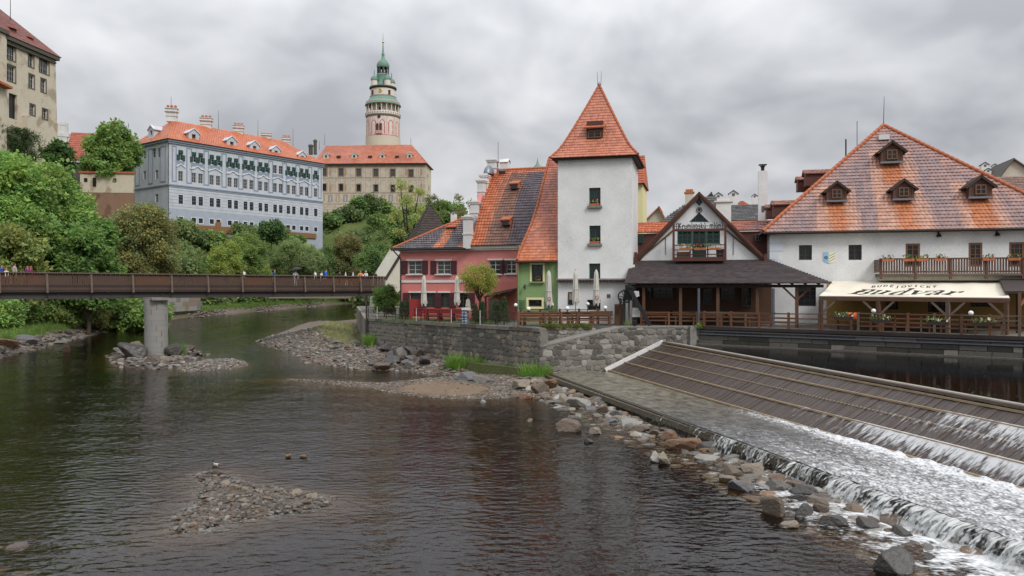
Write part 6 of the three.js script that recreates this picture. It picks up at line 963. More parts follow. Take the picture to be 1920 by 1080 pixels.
// ---- round castle tower
{
  const d = 264, s = d / FOCAL, cx = gx(718.2, d), Y = (y) => EYE + (540 - (70 + y / 5.14)) * s - 30, R = (w) => w / 5.14 * s, g = thing('round_castle_tower', 'painted round castle tower with green copper lantern and gallery', 'tower', [cx, 30, -d], -0.15);
  const c = document.createElement('canvas'); c.width = 2048; c.height = 512; const x = c.getContext('2d'); x.fillStyle = '#d8cbc3'; x.fillRect(0, 0, 2048, 512);
  for (let i = 0; i < 900; i++) { x.fillStyle = pick(['rgba(180,110,102,.13)', 'rgba(226,212,204,.2)', 'rgba(140,120,115,.12)', 'rgba(196,120,108,.15)']); x.beginPath(); x.ellipse(rnd() * 2048, rnd() * 512, 8 + rnd() * 34, 10 + rnd() * 40, 0, 0, 7); x.fill(); }
  for (let i = 0; i < 12; i++) { const u = i * 2048 / 12; x.fillStyle = 'rgba(190,178,168,.8)'; x.fillRect(u - 16, 20, 32, 470); x.strokeStyle = 'rgba(165,72,66,.95)'; x.lineWidth = 14; x.beginPath(); x.moveTo(u + 40, 480); x.lineTo(u + 40, 200); x.quadraticCurveTo(u + 85, 90, u + 130, 200); x.lineTo(u + 130, 480); x.stroke(); x.fillStyle = 'rgba(214,196,186,.8)'; x.fillRect(u + 62, 190, 44, 270); }
  x.fillStyle = 'rgba(170,84,76,.8)'; x.fillRect(0, 0, 2048, 16); x.fillRect(0, 494, 2048, 18);
  const t = new THREE.CanvasTexture(c); t.colorSpace = THREE.SRGBColorSpace; const pm = new THREE.MeshStandardMaterial({ map: t, roughness: 0.9 }); pm.name = 'painted_tower_plaster';
  const rose = mat('rose_plaster', 0.62, 0.36, 0.31, { map: tMottle }), pal = mat('pale_tower_plaster', 0.68, 0.61, 0.56, { map: tOld });
  part('base', lathe([[R(168), Y(1150) - 12], [R(166), Y(972)]], 40), M.beige, g); part('body', lathe([[R(162), Y(972)], [R(160), Y(770)]], 48), pm, g);
  part('gallery_floor', lathe([[R(160), Y(790)], [R(168), Y(772)], [R(168), Y(764)], [0.1, Y(764)]], 40), M.stone, g); part('balustrade', lathe([[R(167), Y(764)], [R(167), Y(738)], [R(163), Y(738)], [R(163), Y(764)]], 40), pal, g);
  for (let i = 0; i < 40; i++) { const a = i / 40 * 6.283; part('quatrefoil', new THREE.SphereGeometry(R(6), 6, 4).translate(Math.cos(a) * R(166), Y(751), Math.sin(a) * R(166)), M.stone, g); }
  part('inner_drum', lathe([[R(118), Y(764)], [R(118), Y(640)]], 32), pal, g);
  for (let i = 0; i < 20; i++) { const a = (i + 0.3) / 20 * 6.283; part('gallery_column', rod(V(Math.cos(a) * R(156), Y(742), Math.sin(a) * R(156)), V(Math.cos(a) * R(156), Y(672), Math.sin(a) * R(156)), 0.2, 0.17), pal, g);
    const ar = new THREE.TorusGeometry(R(23), 0.32, 5, 8, Math.PI).toNonIndexed(), b = a + Math.PI / 20; ar.rotateY(-b + Math.PI / 2); part('arch', ar.translate(Math.cos(b) * R(154), Y(676), Math.sin(b) * R(154)), rose, g); }
  part('arch_band', lathe([[R(160), Y(655)], [R(162), Y(632)], [R(150), Y(628)]], 40), rose, g);
  part('gallery_roof', lathe([[R(172), Y(664)], [R(166), Y(645)], [R(140), Y(612)], [R(126), Y(588)], [R(124), Y(578)]], 40), M.copper, g);
  part('upper_drum', lathe([[R(118), Y(580)], [R(116), Y(500)]], 36), pal, g); part('cornice', lathe([[R(116), Y(512)], [R(131), Y(500)], [R(130), Y(488)], [R(112), Y(486)]], 36), M.frameDark, g); part('cornice', lathe([[R(120), Y(598)], [R(128), Y(590)], [R(126), Y(578)], [R(116), Y(574)]], 36), M.concrete, g);
  part('bell_roof', lathe([[R(115), Y(488)], [R(66), Y(468)], [R(56), Y(420)], [R(60), Y(380)], [R(62), Y(368)]], 28), M.copper, g);
  for (let i = 0; i < 4; i++) { const a = i * Math.PI / 2 + Math.PI / 4, px = Math.cos(a) * R(92), pz = Math.sin(a) * R(92); const tu = part('corner_turret', lathe([[R(32), Y(490)], [R(30), Y(425)]], 12).translate(px, 0, pz), pal, g); part('turret_dome', lathe([[R(36), Y(428)], [R(34), Y(410)], [R(22), Y(392)], [R(6), Y(385)], [R(3), Y(330)], [0, Y(326)]], 12).translate(px, 0, pz), M.copper, tu); }
  part('lantern', lathe([[R(62), Y(372)], [R(62), Y(360)], [R(40), Y(358)]], 20), M.copper, g); for (let i = 0; i < 8; i++) { const a = (i + 0.5) / 8 * 6.283; part('lantern_column', box(R(17), Y(292) - Y(366), R(17), Math.cos(a) * R(48), Y(366), Math.sin(a) * R(48), -a), M.frameDark, g); } part('bell', lathe([[R(20), Y(352)], [R(14), Y(330)], [R(4), Y(318)]], 12), M.iron, g);
  part('dome', lathe([[R(58), Y(296)], [R(62), Y(284)], [R(60), Y(262)], [R(46), Y(236)], [R(22), Y(216)], [R(14), Y(190)], [R(12), Y(172)], [R(17), Y(168)], [R(9), Y(150)], [R(4), Y(60)], [0, Y(58)]], 24), M.copper, g);
  part('gilt_ball', new THREE.SphereGeometry(R(11), 10, 8).translate(0, Y(46), 0), M.gold, g); part('mast', rod(V(0, Y(46), 0), V(0, Y(-40), 0), 0.08, 0.03), M.iron, g);
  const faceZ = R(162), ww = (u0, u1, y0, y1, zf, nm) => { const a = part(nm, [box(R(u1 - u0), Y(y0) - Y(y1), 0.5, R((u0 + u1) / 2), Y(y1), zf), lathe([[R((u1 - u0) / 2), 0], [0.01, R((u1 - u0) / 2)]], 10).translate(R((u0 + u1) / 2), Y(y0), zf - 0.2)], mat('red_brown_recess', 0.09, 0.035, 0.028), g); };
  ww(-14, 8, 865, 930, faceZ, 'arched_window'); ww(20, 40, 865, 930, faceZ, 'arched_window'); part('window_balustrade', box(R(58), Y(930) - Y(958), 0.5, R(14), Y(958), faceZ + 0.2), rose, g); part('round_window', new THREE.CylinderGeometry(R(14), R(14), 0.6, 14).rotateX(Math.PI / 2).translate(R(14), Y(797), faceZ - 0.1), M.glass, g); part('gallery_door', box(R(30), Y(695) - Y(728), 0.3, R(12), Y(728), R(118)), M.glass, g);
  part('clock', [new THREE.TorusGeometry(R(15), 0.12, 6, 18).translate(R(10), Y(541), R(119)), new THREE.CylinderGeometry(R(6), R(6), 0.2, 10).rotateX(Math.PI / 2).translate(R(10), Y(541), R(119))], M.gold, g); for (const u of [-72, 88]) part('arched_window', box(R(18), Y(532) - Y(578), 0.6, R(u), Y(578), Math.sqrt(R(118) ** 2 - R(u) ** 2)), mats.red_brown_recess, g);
}
// ---- weathered palace on the rock, edge of the frame
{
  const tn = Math.atan2(13, 1.4), f = new Facade(11, 137, tn, 25), g = f.thing('upper_castle', 'weathered beige castle block with dark red roof on the rock', 'castle'), z = (x, y) => [x / 3.176, y / 3.176], W = f.hit(104, 180)[0], top = (f.hit(...z(60, 235))[1] + f.hit(104, 106)[1]) / 2;
  const ws = [[34, 262, 91, 355], [34, 390, 91, 482], [171, 318, 200, 398], [236, 347, 290, 436], [174, 446, 203, 524], [245, 472, 273, 548], [180, 624, 207, 684], [254, 651, 281, 708]].map((q) => f.r(...z(q[0], q[1]), ...z(q[2], q[3]))), big = f.r(...z(53, 560), ...z(102, 708));
  wallWith(g, [[-0.5, -14], [W + 1.2, -14], [W + 0.7, 6], [W, top], [-0.5, top]], [...ws, big], M.beige, { t: 0.8 }); ws.forEach((r, i) => win(g, r, { frame: M.frameWhite, fw: 0.12, nx: (i < 2 || i === 3) ? 4 : 2, ny: 3, rec: 0.3, surround: M.stoneDark, sw: 0.22 })); win(g, big, { frame: M.frameDark, nx: 4, ny: 6, rec: 0.5 });
  part('wall', box(14, top + 14, 1, -7.52, -14, 0.1), M.beige, g); part('wall', [box(0.8, top + 14, 14, W - 0.1, -14, -7.9)], M.beige, g); part('cornice', [box(W + 1, 0.7, 1.0, W / 2 - 0.2, top - 0.6, 0.2), box(W, 0.35, 0.5, W / 2 - 0.2, top - 1.3, 0.1)], M.stoneDark, g);
  part('cornice', box(14.4, 0.7, 1.0, -7.5, top + 0.1, 0.5), M.stoneDark, g); part('side_porch_roof', box(5, 0.4, 1.4, -3.2, f.hit(...z(20, 512), 1)[1], 1.2, 0, 0, -0.12), M.clay, g);
  const rz = -9, h = f.hit(0, 17, rz), col = plainTile([0.22, 0.055, 0.035], 0.2); roofFace(g, { prof: [[0.8, top + 0.1], [rz, h[1]]], uL: -24, uR: (v) => lerp(W + 0.7, h[0], v), tw: 0.5, tl: 0.5, col }); part('roof_rear', slabOf([V(W + 0.7, top + 0.1, 0.8), V(h[0], h[1], rz), V(W + 0.7, top, -18)], 0.2), M.clay, g); part('roof_rear', slabOf([V(-24, top, -18), V(-24, h[1], rz), V(h[0], h[1], rz), V(W + 0.7, top, -18)], 0.2), M.clay, g);
  for (const q of [[70, 180], [165, 232]]) { const p = f.hit(...z(...q), -2.2); const dm = new THREE.Group(); dm.name = 'roof_hatch'; dm.position.set(p[0], p[1] - 0.4, -2.2); g.add(dm); part('hatch_shade_panel', box(0.9, 0.6, 0.5, 0, 0, 0.3), M.glass, dm); part('hatch_roof', slabOf([V(-0.8, 0.6, 0.9), V(0.8, 0.6, 0.9), V(0.8, 1.1, -0.8), V(-0.8, 1.1, -0.8)], 0.1), M.clay, dm); }  // hatch openings are dark panels, shade put into their colour
  { const p = f.hit(...z(62, 100), -6); part('lightning_rod', rod(V(p[0], p[1] - 1, -6), V(p[0], p[1] + 7, -6), 0.07, 0.03), M.iron, g); }
  const b = f.r(...z(140, 695), ...z(162, 850)); part('buttress', [box(1.6, b[3] - b[2] + 8, 1.2, (b[0] + b[1]) / 2, b[2] - 8, 0.5)], M.beige, g);
}
// ---- low buildings between the castles
{
  const g = thing('castle_outbuilding', 'red roofed outbuilding with stepped gable behind the leafy tree', 'building', [gx(140, 172), 30, -172]), f = new Facade(130, 172, 0.25, 30), q = (px, py, w = 0) => { const h = f.hit(px, py, w); return V(h[0] - (g.position.x - f.o.x) * 0, h[1], w); };
  g.position.copy(f.o); g.rotation.y = f.turn; const e0 = q(133, 302), e1 = q(200, 306), r0 = q(130, 248, -5);
  roofFace(g, { prof: [[0.6, e0.y], [-5, r0.y]], uL: -1, uR: e1.x, tw: 0.6, tl: 0.6, col: plainTile([0.36, 0.085, 0.04], 0.16) }); part('wall', box(e1.x + 1, 12, 0.5, e1.x / 2 - 0.5, e0.y - 12.2, -0.3), M.stoneDark, g);
  const ga = q(118, 300), gt = q(124, 232); part('gable', [box(1.9, gt.y - ga.y + 12, 0.8, -1.2, ga.y - 12, 0.2), box(2.6, 0.8, 1.0, -1.2, gt.y - 3, 0.2), box(1.3, 0.7, 0.9, -1.2, gt.y - 0.5, 0.2)], M.trim, g); part('roof_strip', slabOf([V(-6, ga.y + 2, -1), V(-2.2, ga.y + 2, -1), V(-2.2, gt.y + 1, -5), V(-6, gt.y + 1, -5)], 0.2), M.clay, g);
  const w = new Facade(150, 168, 0.1, 24), h = w.thing('coped_wall', 'crumbling plaster and brick wall with red coping beside the palace', 'wall'), wt = w.hit(200, 325)[1], we = w.hit(250, 330)[0];
  part('plaster', box(we, 4.2, 0.6, we / 2, wt - 4.2, -0.3), M.beige, h); part('brick_base', box(we, 14, 0.7, we / 2, wt - 18.2, -0.4), mat('old_brick', 0.26, 0.155, 0.11, { map: tOld, bump: tRough, bs: 0.1 }), h); part('coping', box(we + 0.4, 0.4, 1.2, we / 2, wt, -0.3), M.clay, h); for (const u of [1.2, 3.0, 7.2]) part('opening', box(0.7, u === 3 ? 1.9 : 0.8, 0.12, u, wt - (u === 3 ? 2.9 : 1.9), 0.02), M.glass, h);  // openings are dark panels on the wall; the shade inside is their colour
}
// ---- roofs behind the pink house and between tower and mill
function townHouse(name, label, px0, px1, pyE, pyR, d, o) {
  const f = new Facade(px0, d, o.turn ?? TURN, GROUND), g = f.thing(name, label, 'house'), W = f.hit(px1, pyE)[0], e = f.hit((px0 + px1) / 2, pyE)[1], D = o.deep ?? 6;
  if (o.gable) { const a = f.hit(o.apex ?? (px0 + px1) / 2, pyR); part('wall', poly([[0, -0.5], [W, -0.5], [W, e], a, [0, e]], D), o.wall ?? M.cream, g); for (const [s, u] of [[-1, 0], [1, W]]) part('roof_slope', slabOf([V(u + s * 0.3, e - 0.2, 0.35), V(a[0], a[1] + 0.12, 0.35), V(a[0], a[1] + 0.12, -D), V(u + s * 0.3, e - 0.2, -D)], 0.12), o.roof ?? M.clay, g); }
  else { const r = f.hit((px0 + px1) / 2, pyR, -D / 2)[1]; part('wall', box(W, e + 0.5, D, W / 2, -0.5, -D / 2 - 0.02), o.wall ?? M.cream, g); const hl = o.hipL ?? 0, hr = o.hipR ?? 0; roofFace(g, { prof: [[0.4, e], [-D / 2, r]], uL: (v) => lerp(-0.2, hl, v), uR: (v) => lerp(W + 0.2, W - hr, v), tw: 0.34, tl: 0.36, m: M.tilesDull, col: o.col ?? plainTile([0.4, 0.12, 0.06], 0.2), under: o.roof ?? M.clay }); part('roof_rear', slabOf([V(-0.2, e, -D), V(hl, r, -D / 2), V(W - hr, r, -D / 2), V(W + 0.2, e, -D)], 0.12), o.roof ?? M.clay, g); for (const [a, b] of [[-0.2, hl], [W + 0.2, W - hr]]) part('roof_end', slabOf([V(a, e, 0.4), V(b, r, -D / 2), V(a, e, -D)], 0.06), o.roof ?? M.clay, g); }
  return { f, g };
}
const slate = plainTile([0.1, 0.1, 0.098], 0.3), greyRoof = mat('grey_shingle', 0.1, 0.1, 0.097, { map: tGrain });
townHouse('town_house', 'small pale gabled house with red roof right behind the white tower', 1206, 1248, 418, 389, 78, { gable: true, apex: 1236, roof: M.clay });
townHouse('town_house', 'house with dark grey roof and brick topped chimney behind the mill gable', 1240, 1345, 416, 370, 76, { col: slate, roof: greyRoof, hipL: 3.2, wall: M.cream });
townHouse('town_house', 'small pale gable under grey roof between gable slope and hooded chimneys', 1316, 1341, 380, 362, 92, { gable: true, apex: 1334, roof: greyRoof });
townHouse('town_house', 'pale house with orange hipped roof behind the white chimneys', 1372, 1414, 392, 377, 92, { hipL: 1.1, hipR: 1.1, col: plainTile([0.42, 0.12, 0.05], 0.2) });
townHouse('town_house', 'low house with grey shingle roof beside the tall white chimney', 1368, 1426, 414, 384, 80, { col: slate, roof: greyRoof });
townHouse('town_house', 'tall yellowish gabled house at the far side of the mill roof', 1868, 1960, 340, 299, 82, { gable: true, apex: 1899, wall: M.cream, roof: M.stoneDark });
townHouse('town_house', 'roof with weathered tiles below the yellowish gabled house', 1890, 1990, 366, 330, 74, { gable: false, wall: M.white, col: plainTile([0.22, 0.14, 0.11], 0.25) });
{ const { g, f } = townHouse('town_house', 'yellow edged house with orange roof peeping past the tower', 1192, 1205, 345, 292, 70, { wall: M.yellow, hipL: 0, deep: 5 }); }
function freeChimney(label, px0, px1, pyT, pyB, d, cap, m = M.white) { const a = at(px0, pyB, d), b = at(px1, pyT, d), w = b.x - a.x, g = thing('rooftop_chimney', label, 'chimney', [(a.x + b.x) / 2, a.y - 5, -d], TURN), h = b.y - a.y + 5; part('shaft', box(w, h, w * 0.8, 0, 0, 0), m, g);
  if (cap === 'hood') { for (const s of [-1, 1]) part('hood', slabOf([V(s * w * 0.62, h, w * 0.5), V(0, h + w * 0.45, w * 0.5), V(0, h + w * 0.45, -w * 0.5), V(s * w * 0.62, h, -w * 0.5)], 0.06), M.stoneDark, g); part('gable_end', poly([[-w * 0.5, h], [w * 0.5, h], [0, h + w * 0.4]], w * 0.8).translate(0, 0, w * 0.4), m, g); part('smoke_hole_shade', box(w * 0.3, w * 0.3, 0.05, 0, h - w * 0.25, w * 0.41), M.steel, g); }  // smoke hole is a dark plate, the shade within painted as its colour
  else if (cap === 'cowl') { part('cowl', [lathe([[w * 0.2, h], [w * 0.2, h + 0.3], [w * 0.34, h + 0.42]], 10), box(w * 0.9, 0.05, w * 0.8, 0, h + 0.5, 0)], M.iron, g); part('soot_door', box(w * 0.3, 0.5, 0.05, 0, h - 3.4, w * 0.41), M.steel, g); }
  else part('cap', [box(w * 1.25, 0.14, w, 0, h, 0), box(w * 0.9, 0.25, w * 0.7, 0, h + 0.14, 0)], cap === 'clay' ? M.clay : M.trim, g); return g; }
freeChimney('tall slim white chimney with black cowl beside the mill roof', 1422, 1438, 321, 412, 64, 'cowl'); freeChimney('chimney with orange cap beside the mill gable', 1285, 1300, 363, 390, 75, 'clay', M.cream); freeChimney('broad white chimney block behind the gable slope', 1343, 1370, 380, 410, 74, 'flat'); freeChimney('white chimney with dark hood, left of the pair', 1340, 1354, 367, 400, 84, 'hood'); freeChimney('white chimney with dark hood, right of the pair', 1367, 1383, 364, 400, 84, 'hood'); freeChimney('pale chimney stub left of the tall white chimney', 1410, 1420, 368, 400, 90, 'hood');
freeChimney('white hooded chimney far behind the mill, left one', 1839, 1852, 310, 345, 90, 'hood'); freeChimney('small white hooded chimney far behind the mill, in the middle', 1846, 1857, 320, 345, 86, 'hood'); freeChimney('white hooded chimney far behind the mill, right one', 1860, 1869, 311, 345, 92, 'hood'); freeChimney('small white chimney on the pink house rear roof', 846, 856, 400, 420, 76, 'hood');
{ const a = at(805, 450, 96), tY = at(815, 383, 96).y, g = thing('pyramid_roof_pavilion', 'dark shingled pyramid roof behind the pink house', 'roof', [a.x, 3.4, -96], 0.3), r = 3.1; part('body', box(r * 1.5, a.y - 3.4 + 0.1, r * 1.5, 0, 0, 0), M.white, g); for (let k = 0; k < 4; k++) { const q = new THREE.Group(); q.name = 'roof_face'; q.rotation.y = k * Math.PI / 2; q.position.y = a.y - 3.4 - 1.2; g.add(q); roofFace(q, { prof: [[r, 0], [0.02, tY - a.y + 1.2]], uL: (v) => -r * (1 - v), uR: (v) => r * (1 - v), tw: 0.35, tl: 0.35, m: M.tilesDull, under: M.woodDark, arch: 0.005, col: () => vary([0.045, 0.032, 0.028], 0.25) }); } }
{ const f = new Facade(722, 88, 0.5, 3.6), g = f.thing('bridgehead_house', 'pale gable wall of low house at the bridge end', 'house'), q = (x, y) => f.hit(x, y); part('wall', poly([[-0.2, 0], q(758, 535), q(758, 465), q(724, 520)], 5), M.cream, g); part('verge_board', bar(V(...q(722, 524), 0.1), V(...q(760, 462), 0.1), 0.12, 0.3), M.woodDark, g); }
{ const p = at(1032, 300, 150), g = thing('church_spire', 'distant green copper spire tip behind the roofs', 'spire', [gx(1008, 150), 3.4, -150]), b = at(1008, 320, 150).y - 3.4, t = at(1008, 296, 150).y - 3.4; part('shaft', box(2.4, b, 2.4, 0, 0, 0), M.cream, g); part('copper_cap', lathe([[1.1, b], [0.9, b + 0.6], [0.35, b + 1.2], [0.12, t - 0.6], [0.02, t]], 10), M.copper, g); }
// ================================================================== trees, shrubs, grass
function leafClump(n, r, s, long = 1.5) {            // a spray of small folded leaves
  const pos = [];
  for (let i = 0; i < n; i++) {
    const a = rr(0, 6.283), u = rr(-1, 1), q = Math.sqrt(1 - u * u), R = r * Math.cbrt(rnd()), c = V(q * Math.cos(a) * R, u * R * 0.8, q * Math.sin(a) * R), f = V(rr(-1, 1), rr(-0.7, 0.5), rr(-1, 1)).normalize(), sd_ = V(rr(-1, 1), rr(-0.3, 0.3), rr(-1, 1)).cross(f).normalize(), k = s * rr(0.7, 1.3), tip = c.clone().addScaledVector(f, k * long), up = f.clone().cross(sd_).multiplyScalar(k * 0.18), A = c.clone().addScaledVector(f, k * long * 0.45).addScaledVector(sd_, k * 0.5).add(up), B = c.clone().addScaledVector(f, k * long * 0.45).addScaledVector(sd_, -k * 0.5).add(up);
    for (const t of [[c, A, tip], [c, tip, B]]) for (const p of t) pos.push(p.x, p.y, p.z);
  }
  const g = new THREE.BufferGeometry(); g.setAttribute('position', new THREE.Float32BufferAttribute(pos, 3)); g.computeVertexNormals(); return g;
}
const clumps = { maple: leafClump(16, 0.62, 0.3), small: leafClump(20, 0.6, 0.2), fine: leafClump(22, 0.55, 0.14, 2), far: leafClump(12, 0.8, 0.42), near: leafClump(22, 0.42, 0.11, 1.6) };
const leafMat = new THREE.MeshPhysicalMaterial({ color: C(1, 1, 1), roughness: 0.75, transmission: 0.45, thickness: 0, specularIntensity: 0.35, side: THREE.DoubleSide }); leafMat.name = 'leaf';
const conMat = new THREE.MeshStandardMaterial({ color: C(1, 1, 1), roughness: 0.9, side: THREE.DoubleSide }); conMat.name = 'needle';
const _m = new THREE.Matrix4(), _q = new THREE.Quaternion(), _e = new THREE.Euler();
function scatter(name, geo, mt, list, parent) {       // list of [x, y, z, scale, color]
  const im = new THREE.InstancedMesh(geo, mt, list.length); im.name = parent === scene ? numbered(name) : name; im.castShadow = im.receiveShadow = true;
  list.forEach(([x, y, z, s, c, up], i) => { _q.setFromEuler(_e.set(up ? rr(-0.15, 0.15) : rr(-3, 3), rr(0, 6.28), up ? rr(-0.15, 0.15) : rr(-0.8, 0.8))); _m.compose(V(x, y, z), _q, V(s, s * (up ?? 1), s)); im.setMatrixAt(i, _m); im.setColorAt(i, C(...c)); });
  im.userData.kind = 'stuff'; parent.add(im); return im;
}
function limb(list, a, b, r0, r1, sag = 0.1) { let p = a; const n = 4; for (let i = 1; i <= n; i++) { const t = i / n, q = a.clone().lerp(b, t).add(V(ns(t * 3, a.x * 9, 1) * sag, Math.sin(t * Math.PI) * sag * 1.4, ns(t * 3, a.z * 9, 7) * sag)); if (i === n) q.copy(b); list.push(rod(p, q, lerp(r0, r1, (i - 1) / n), lerp(r0, r1, t), 6)); p = q; } }
const onLand = (px, d) => { while (d < 206 && gx(px, d) > bankL(d) - 6 && gx(px, d) < bankR(d) + 1) d += 2; return d; };
function tree(name, label, category, px, pyTop, halfPx, d, o = {}) {
  if (d > 115 && px < 745) d = onLand(px, d);
  const X = gx(px, d), base = o.base ?? groundH(X, d), top = EYE + (540 - pyTop) / FOCAL * d, H = Math.max(1, top - base), R = halfPx / FOCAL * d, low = o.low ?? 0.25, g = thing(name, label, category, [X, base - 0.1, -d], 0, o.group), col = o.col ?? [0.12, 0.21, 0.045], dense = o.dense ?? 1, kind = o.kind ?? 'maple', lobes = [], wood = [];
  const nl = o.lobes ?? Math.round(clamp(6 + R * 2.2, 7, 26)), ch = H * (1 - low), cy = H * low + ch / 2, tr = o.trunk ?? clamp(H * 0.018, 0.05, 0.4), fork = H * Math.max(low * 0.8, 0.12);
  limb(wood, V(0, -0.3, 0), V(rr(-0.2, 0.2), fork, rr(-0.2, 0.2)), tr, tr * 0.75, 0.05);
  for (let i = 0; i < nl; i++) { const a = i * 2.4 + rr(-0.4, 0.4), u = lerp(-0.85, 0.9, (i + 0.5) / nl), q = Math.sqrt(1 - u * u) * (o.cone ? (1 - (u + 1) * 0.38) : 1), k = rr(0.45, 0.78); lobes.push([V(Math.cos(a) * q * R * k, cy + u * ch * 0.5 * 0.74, Math.sin(a) * q * R * k), R * rr(0.3, 0.46) * (o.lobe ?? 1)]); }
  for (const [c] of lobes) if (!o.noLimbs) limb(wood, V(0, Math.min(fork, c.y * 0.8), 0), c, tr * (o.limbs ?? 0.5), tr * 0.12, R * 0.12);
  part('trunk', wood, o.bark ?? M.bark, g);
  const list = [], cs = o.clump ?? 1, hueR = o.hue ?? 0.16;
  for (const [c, r] of lobes) { const n = Math.round(11.5 * dense * (r / cs) ** 2 * 3.2 + 6), lobeTint = rr(0.85, 1.15); for (let i = 0; i < n; i++) { const a = rr(0, 6.283), u = rr(-0.75, 1), q = Math.sqrt(1 - u * u), R2 = r * Math.pow(rnd(), o.fill ?? 0.3) * (rnd() < 0.12 ? rr(1.1, 1.45) : 1) * (1 + 0.28 * ns(c.x + q * Math.cos(a) * 2, c.y + u * 2, c.z + i)), k = lobeTint * rr(0.85, 1.5), h = rr(-hueR, hueR); list.push([c.x + q * Math.cos(a) * R2, c.y + u * R2 * 0.85, c.z + q * Math.sin(a) * R2, cs * rr(0.7, 1.25), [col[0] * k * (1 + h), col[1] * k, col[2] * k * (1 - h)]]); } }
  scatter('crown', clumps[kind], leafMat, list, g); return g;
}
const BRIGHT = [0.24, 0.365, 0.095], MID = [0.2, 0.3, 0.09], DEEP = [0.15, 0.23, 0.075], OLIVE = [0.25, 0.26, 0.1], WILLOW = [0.27, 0.34, 0.14], LIME = [0.3, 0.37, 0.09];
// left bank
tree('maple_tree', 'tall bright green maple at the edge of the frame below the castle', 'tree', 25, 272, 105, 92, { col: BRIGHT, low: 0.12, dense: 1.2 });
tree('maple_tree', 'bright green maple in front of the coped wall', 'tree', 122, 322, 68, 98, { col: BRIGHT, low: 0.12, dense: 1.2 });
tree('maple_tree', 'dark green maple low beside the olive brown tree', 'tree', 165, 388, 58, 92, { col: [0.16, 0.27, 0.07], low: 0.1, dense: 1.2 });
tree('maple_tree', 'yellowish young maple at the frame edge over the bridge', 'tree', 20, 400, 58, 84, { col: [0.25, 0.3, 0.09], low: 0.1 });
tree('olive_brown_tree', 'olive brown fine leaved tree beside the grey palace corner', 'tree', 268, 362, 68, 106, { col: OLIVE, low: 0.14, kind: 'small', dense: 0.95, hue: 0.22 });
tree('linden_tree', 'full leafy tree standing between outbuilding and grey palace', 'tree', 208, 217, 50, 173, { col: [0.22, 0.33, 0.09], low: 0.06, kind: 'far', dense: 0.6, base: 25.5, lobe: 0.9, lobes: 22 });
tree('small_tree', 'small dark tree at the foot of the upper castle', 'tree', 110, 254, 29, 138, { col: [0.09, 0.16, 0.045], low: 0.2, kind: 'far', base: 20, dense: 0.6 });
tree('dark_tree', 'dark round tree in front of the palace basement windows', 'tree', 509, 413, 20, 168, { col: [0.08, 0.16, 0.05], low: 0.2, kind: 'far', base: 15, dense: 0.7 });
tree('olive_bush_tree', 'olive brown bushy tree on the slope below the painted wing', 'tree', 650, 428, 38, 150, { col: [0.26, 0.25, 0.1], kind: 'small', low: 0.1 });
tree('willow_tree', 'pale green willow over the middle of the bridge', 'tree', 560, 448, 48, 136, { col: WILLOW, kind: 'fine', low: 0.1, dense: 1.5 });
tree('willow_tree', 'soft round willow just above the bridge rail, left of people', 'tree', 478, 486, 34, 122, { col: [0.26, 0.34, 0.11], kind: 'fine', low: 0.08, dense: 1.5 });
tree('alder_tree', 'yellow green loose tree below the palace door', 'tree', 420, 445, 34, 128, { col: LIME, kind: 'small', low: 0.2, dense: 0.7 });
tree('alder_tree', 'mid green bush tree below the palace front', 'tree', 462, 428, 40, 145, { col: [0.21, 0.29, 0.08], kind: 'small', low: 0.1 });
tree('leafy_tree', 'mid green tree above the bridge end people', 'tree', 612, 455, 36, 140, { col: [0.17, 0.26, 0.09], kind: 'small', low: 0.1 });
tree('leafy_tree', 'shady green tree left of the tall sparse tree', 'tree', 702, 440, 34, 150, { col: [0.16, 0.25, 0.08], kind: 'small', low: 0.08 });
tree('sparse_tall_tree', 'tall sparse tree with dark forked trunks before the painted wing', 'tree', 764, 315, 40, 128, { col: [0.34, 0.38, 0.12], kind: 'small', dense: 0.22, low: 0.34, trunk: 0.42, limbs: 0.7, bark: M.woodDark, fill: 0.7, lobes: 10 });
tree('bare_tree', 'nearly bare thin tree between pyramid roof and gable', 'tree', 872, 340, 26, 112, { col: [0.2, 0.22, 0.09], kind: 'fine', dense: 0.1, low: 0.35, trunk: 0.16, fill: 0.8 });
tree('sparse_tree', 'pale sparse tree to the right of the painted wing', 'tree', 812, 352, 24, 150, { col: [0.2, 0.24, 0.08], kind: 'fine', dense: 0.3, low: 0.3, fill: 0.7, base: 12 });
[[840, 372, 34, 170, 'beside the pyramid roof'], [775, 402, 40, 175, 'left of the pyramid roof'], [800, 385, 30, 185, 'behind the pyramid roof']].forEach(([px, py, h, d, w]) => tree('hill_tree', `dense green hillside tree ${w}`, 'tree', px, py, h, d, { col: MID, kind: 'far', low: 0.1, group: 'hillside trees by the pyramid roof' }));
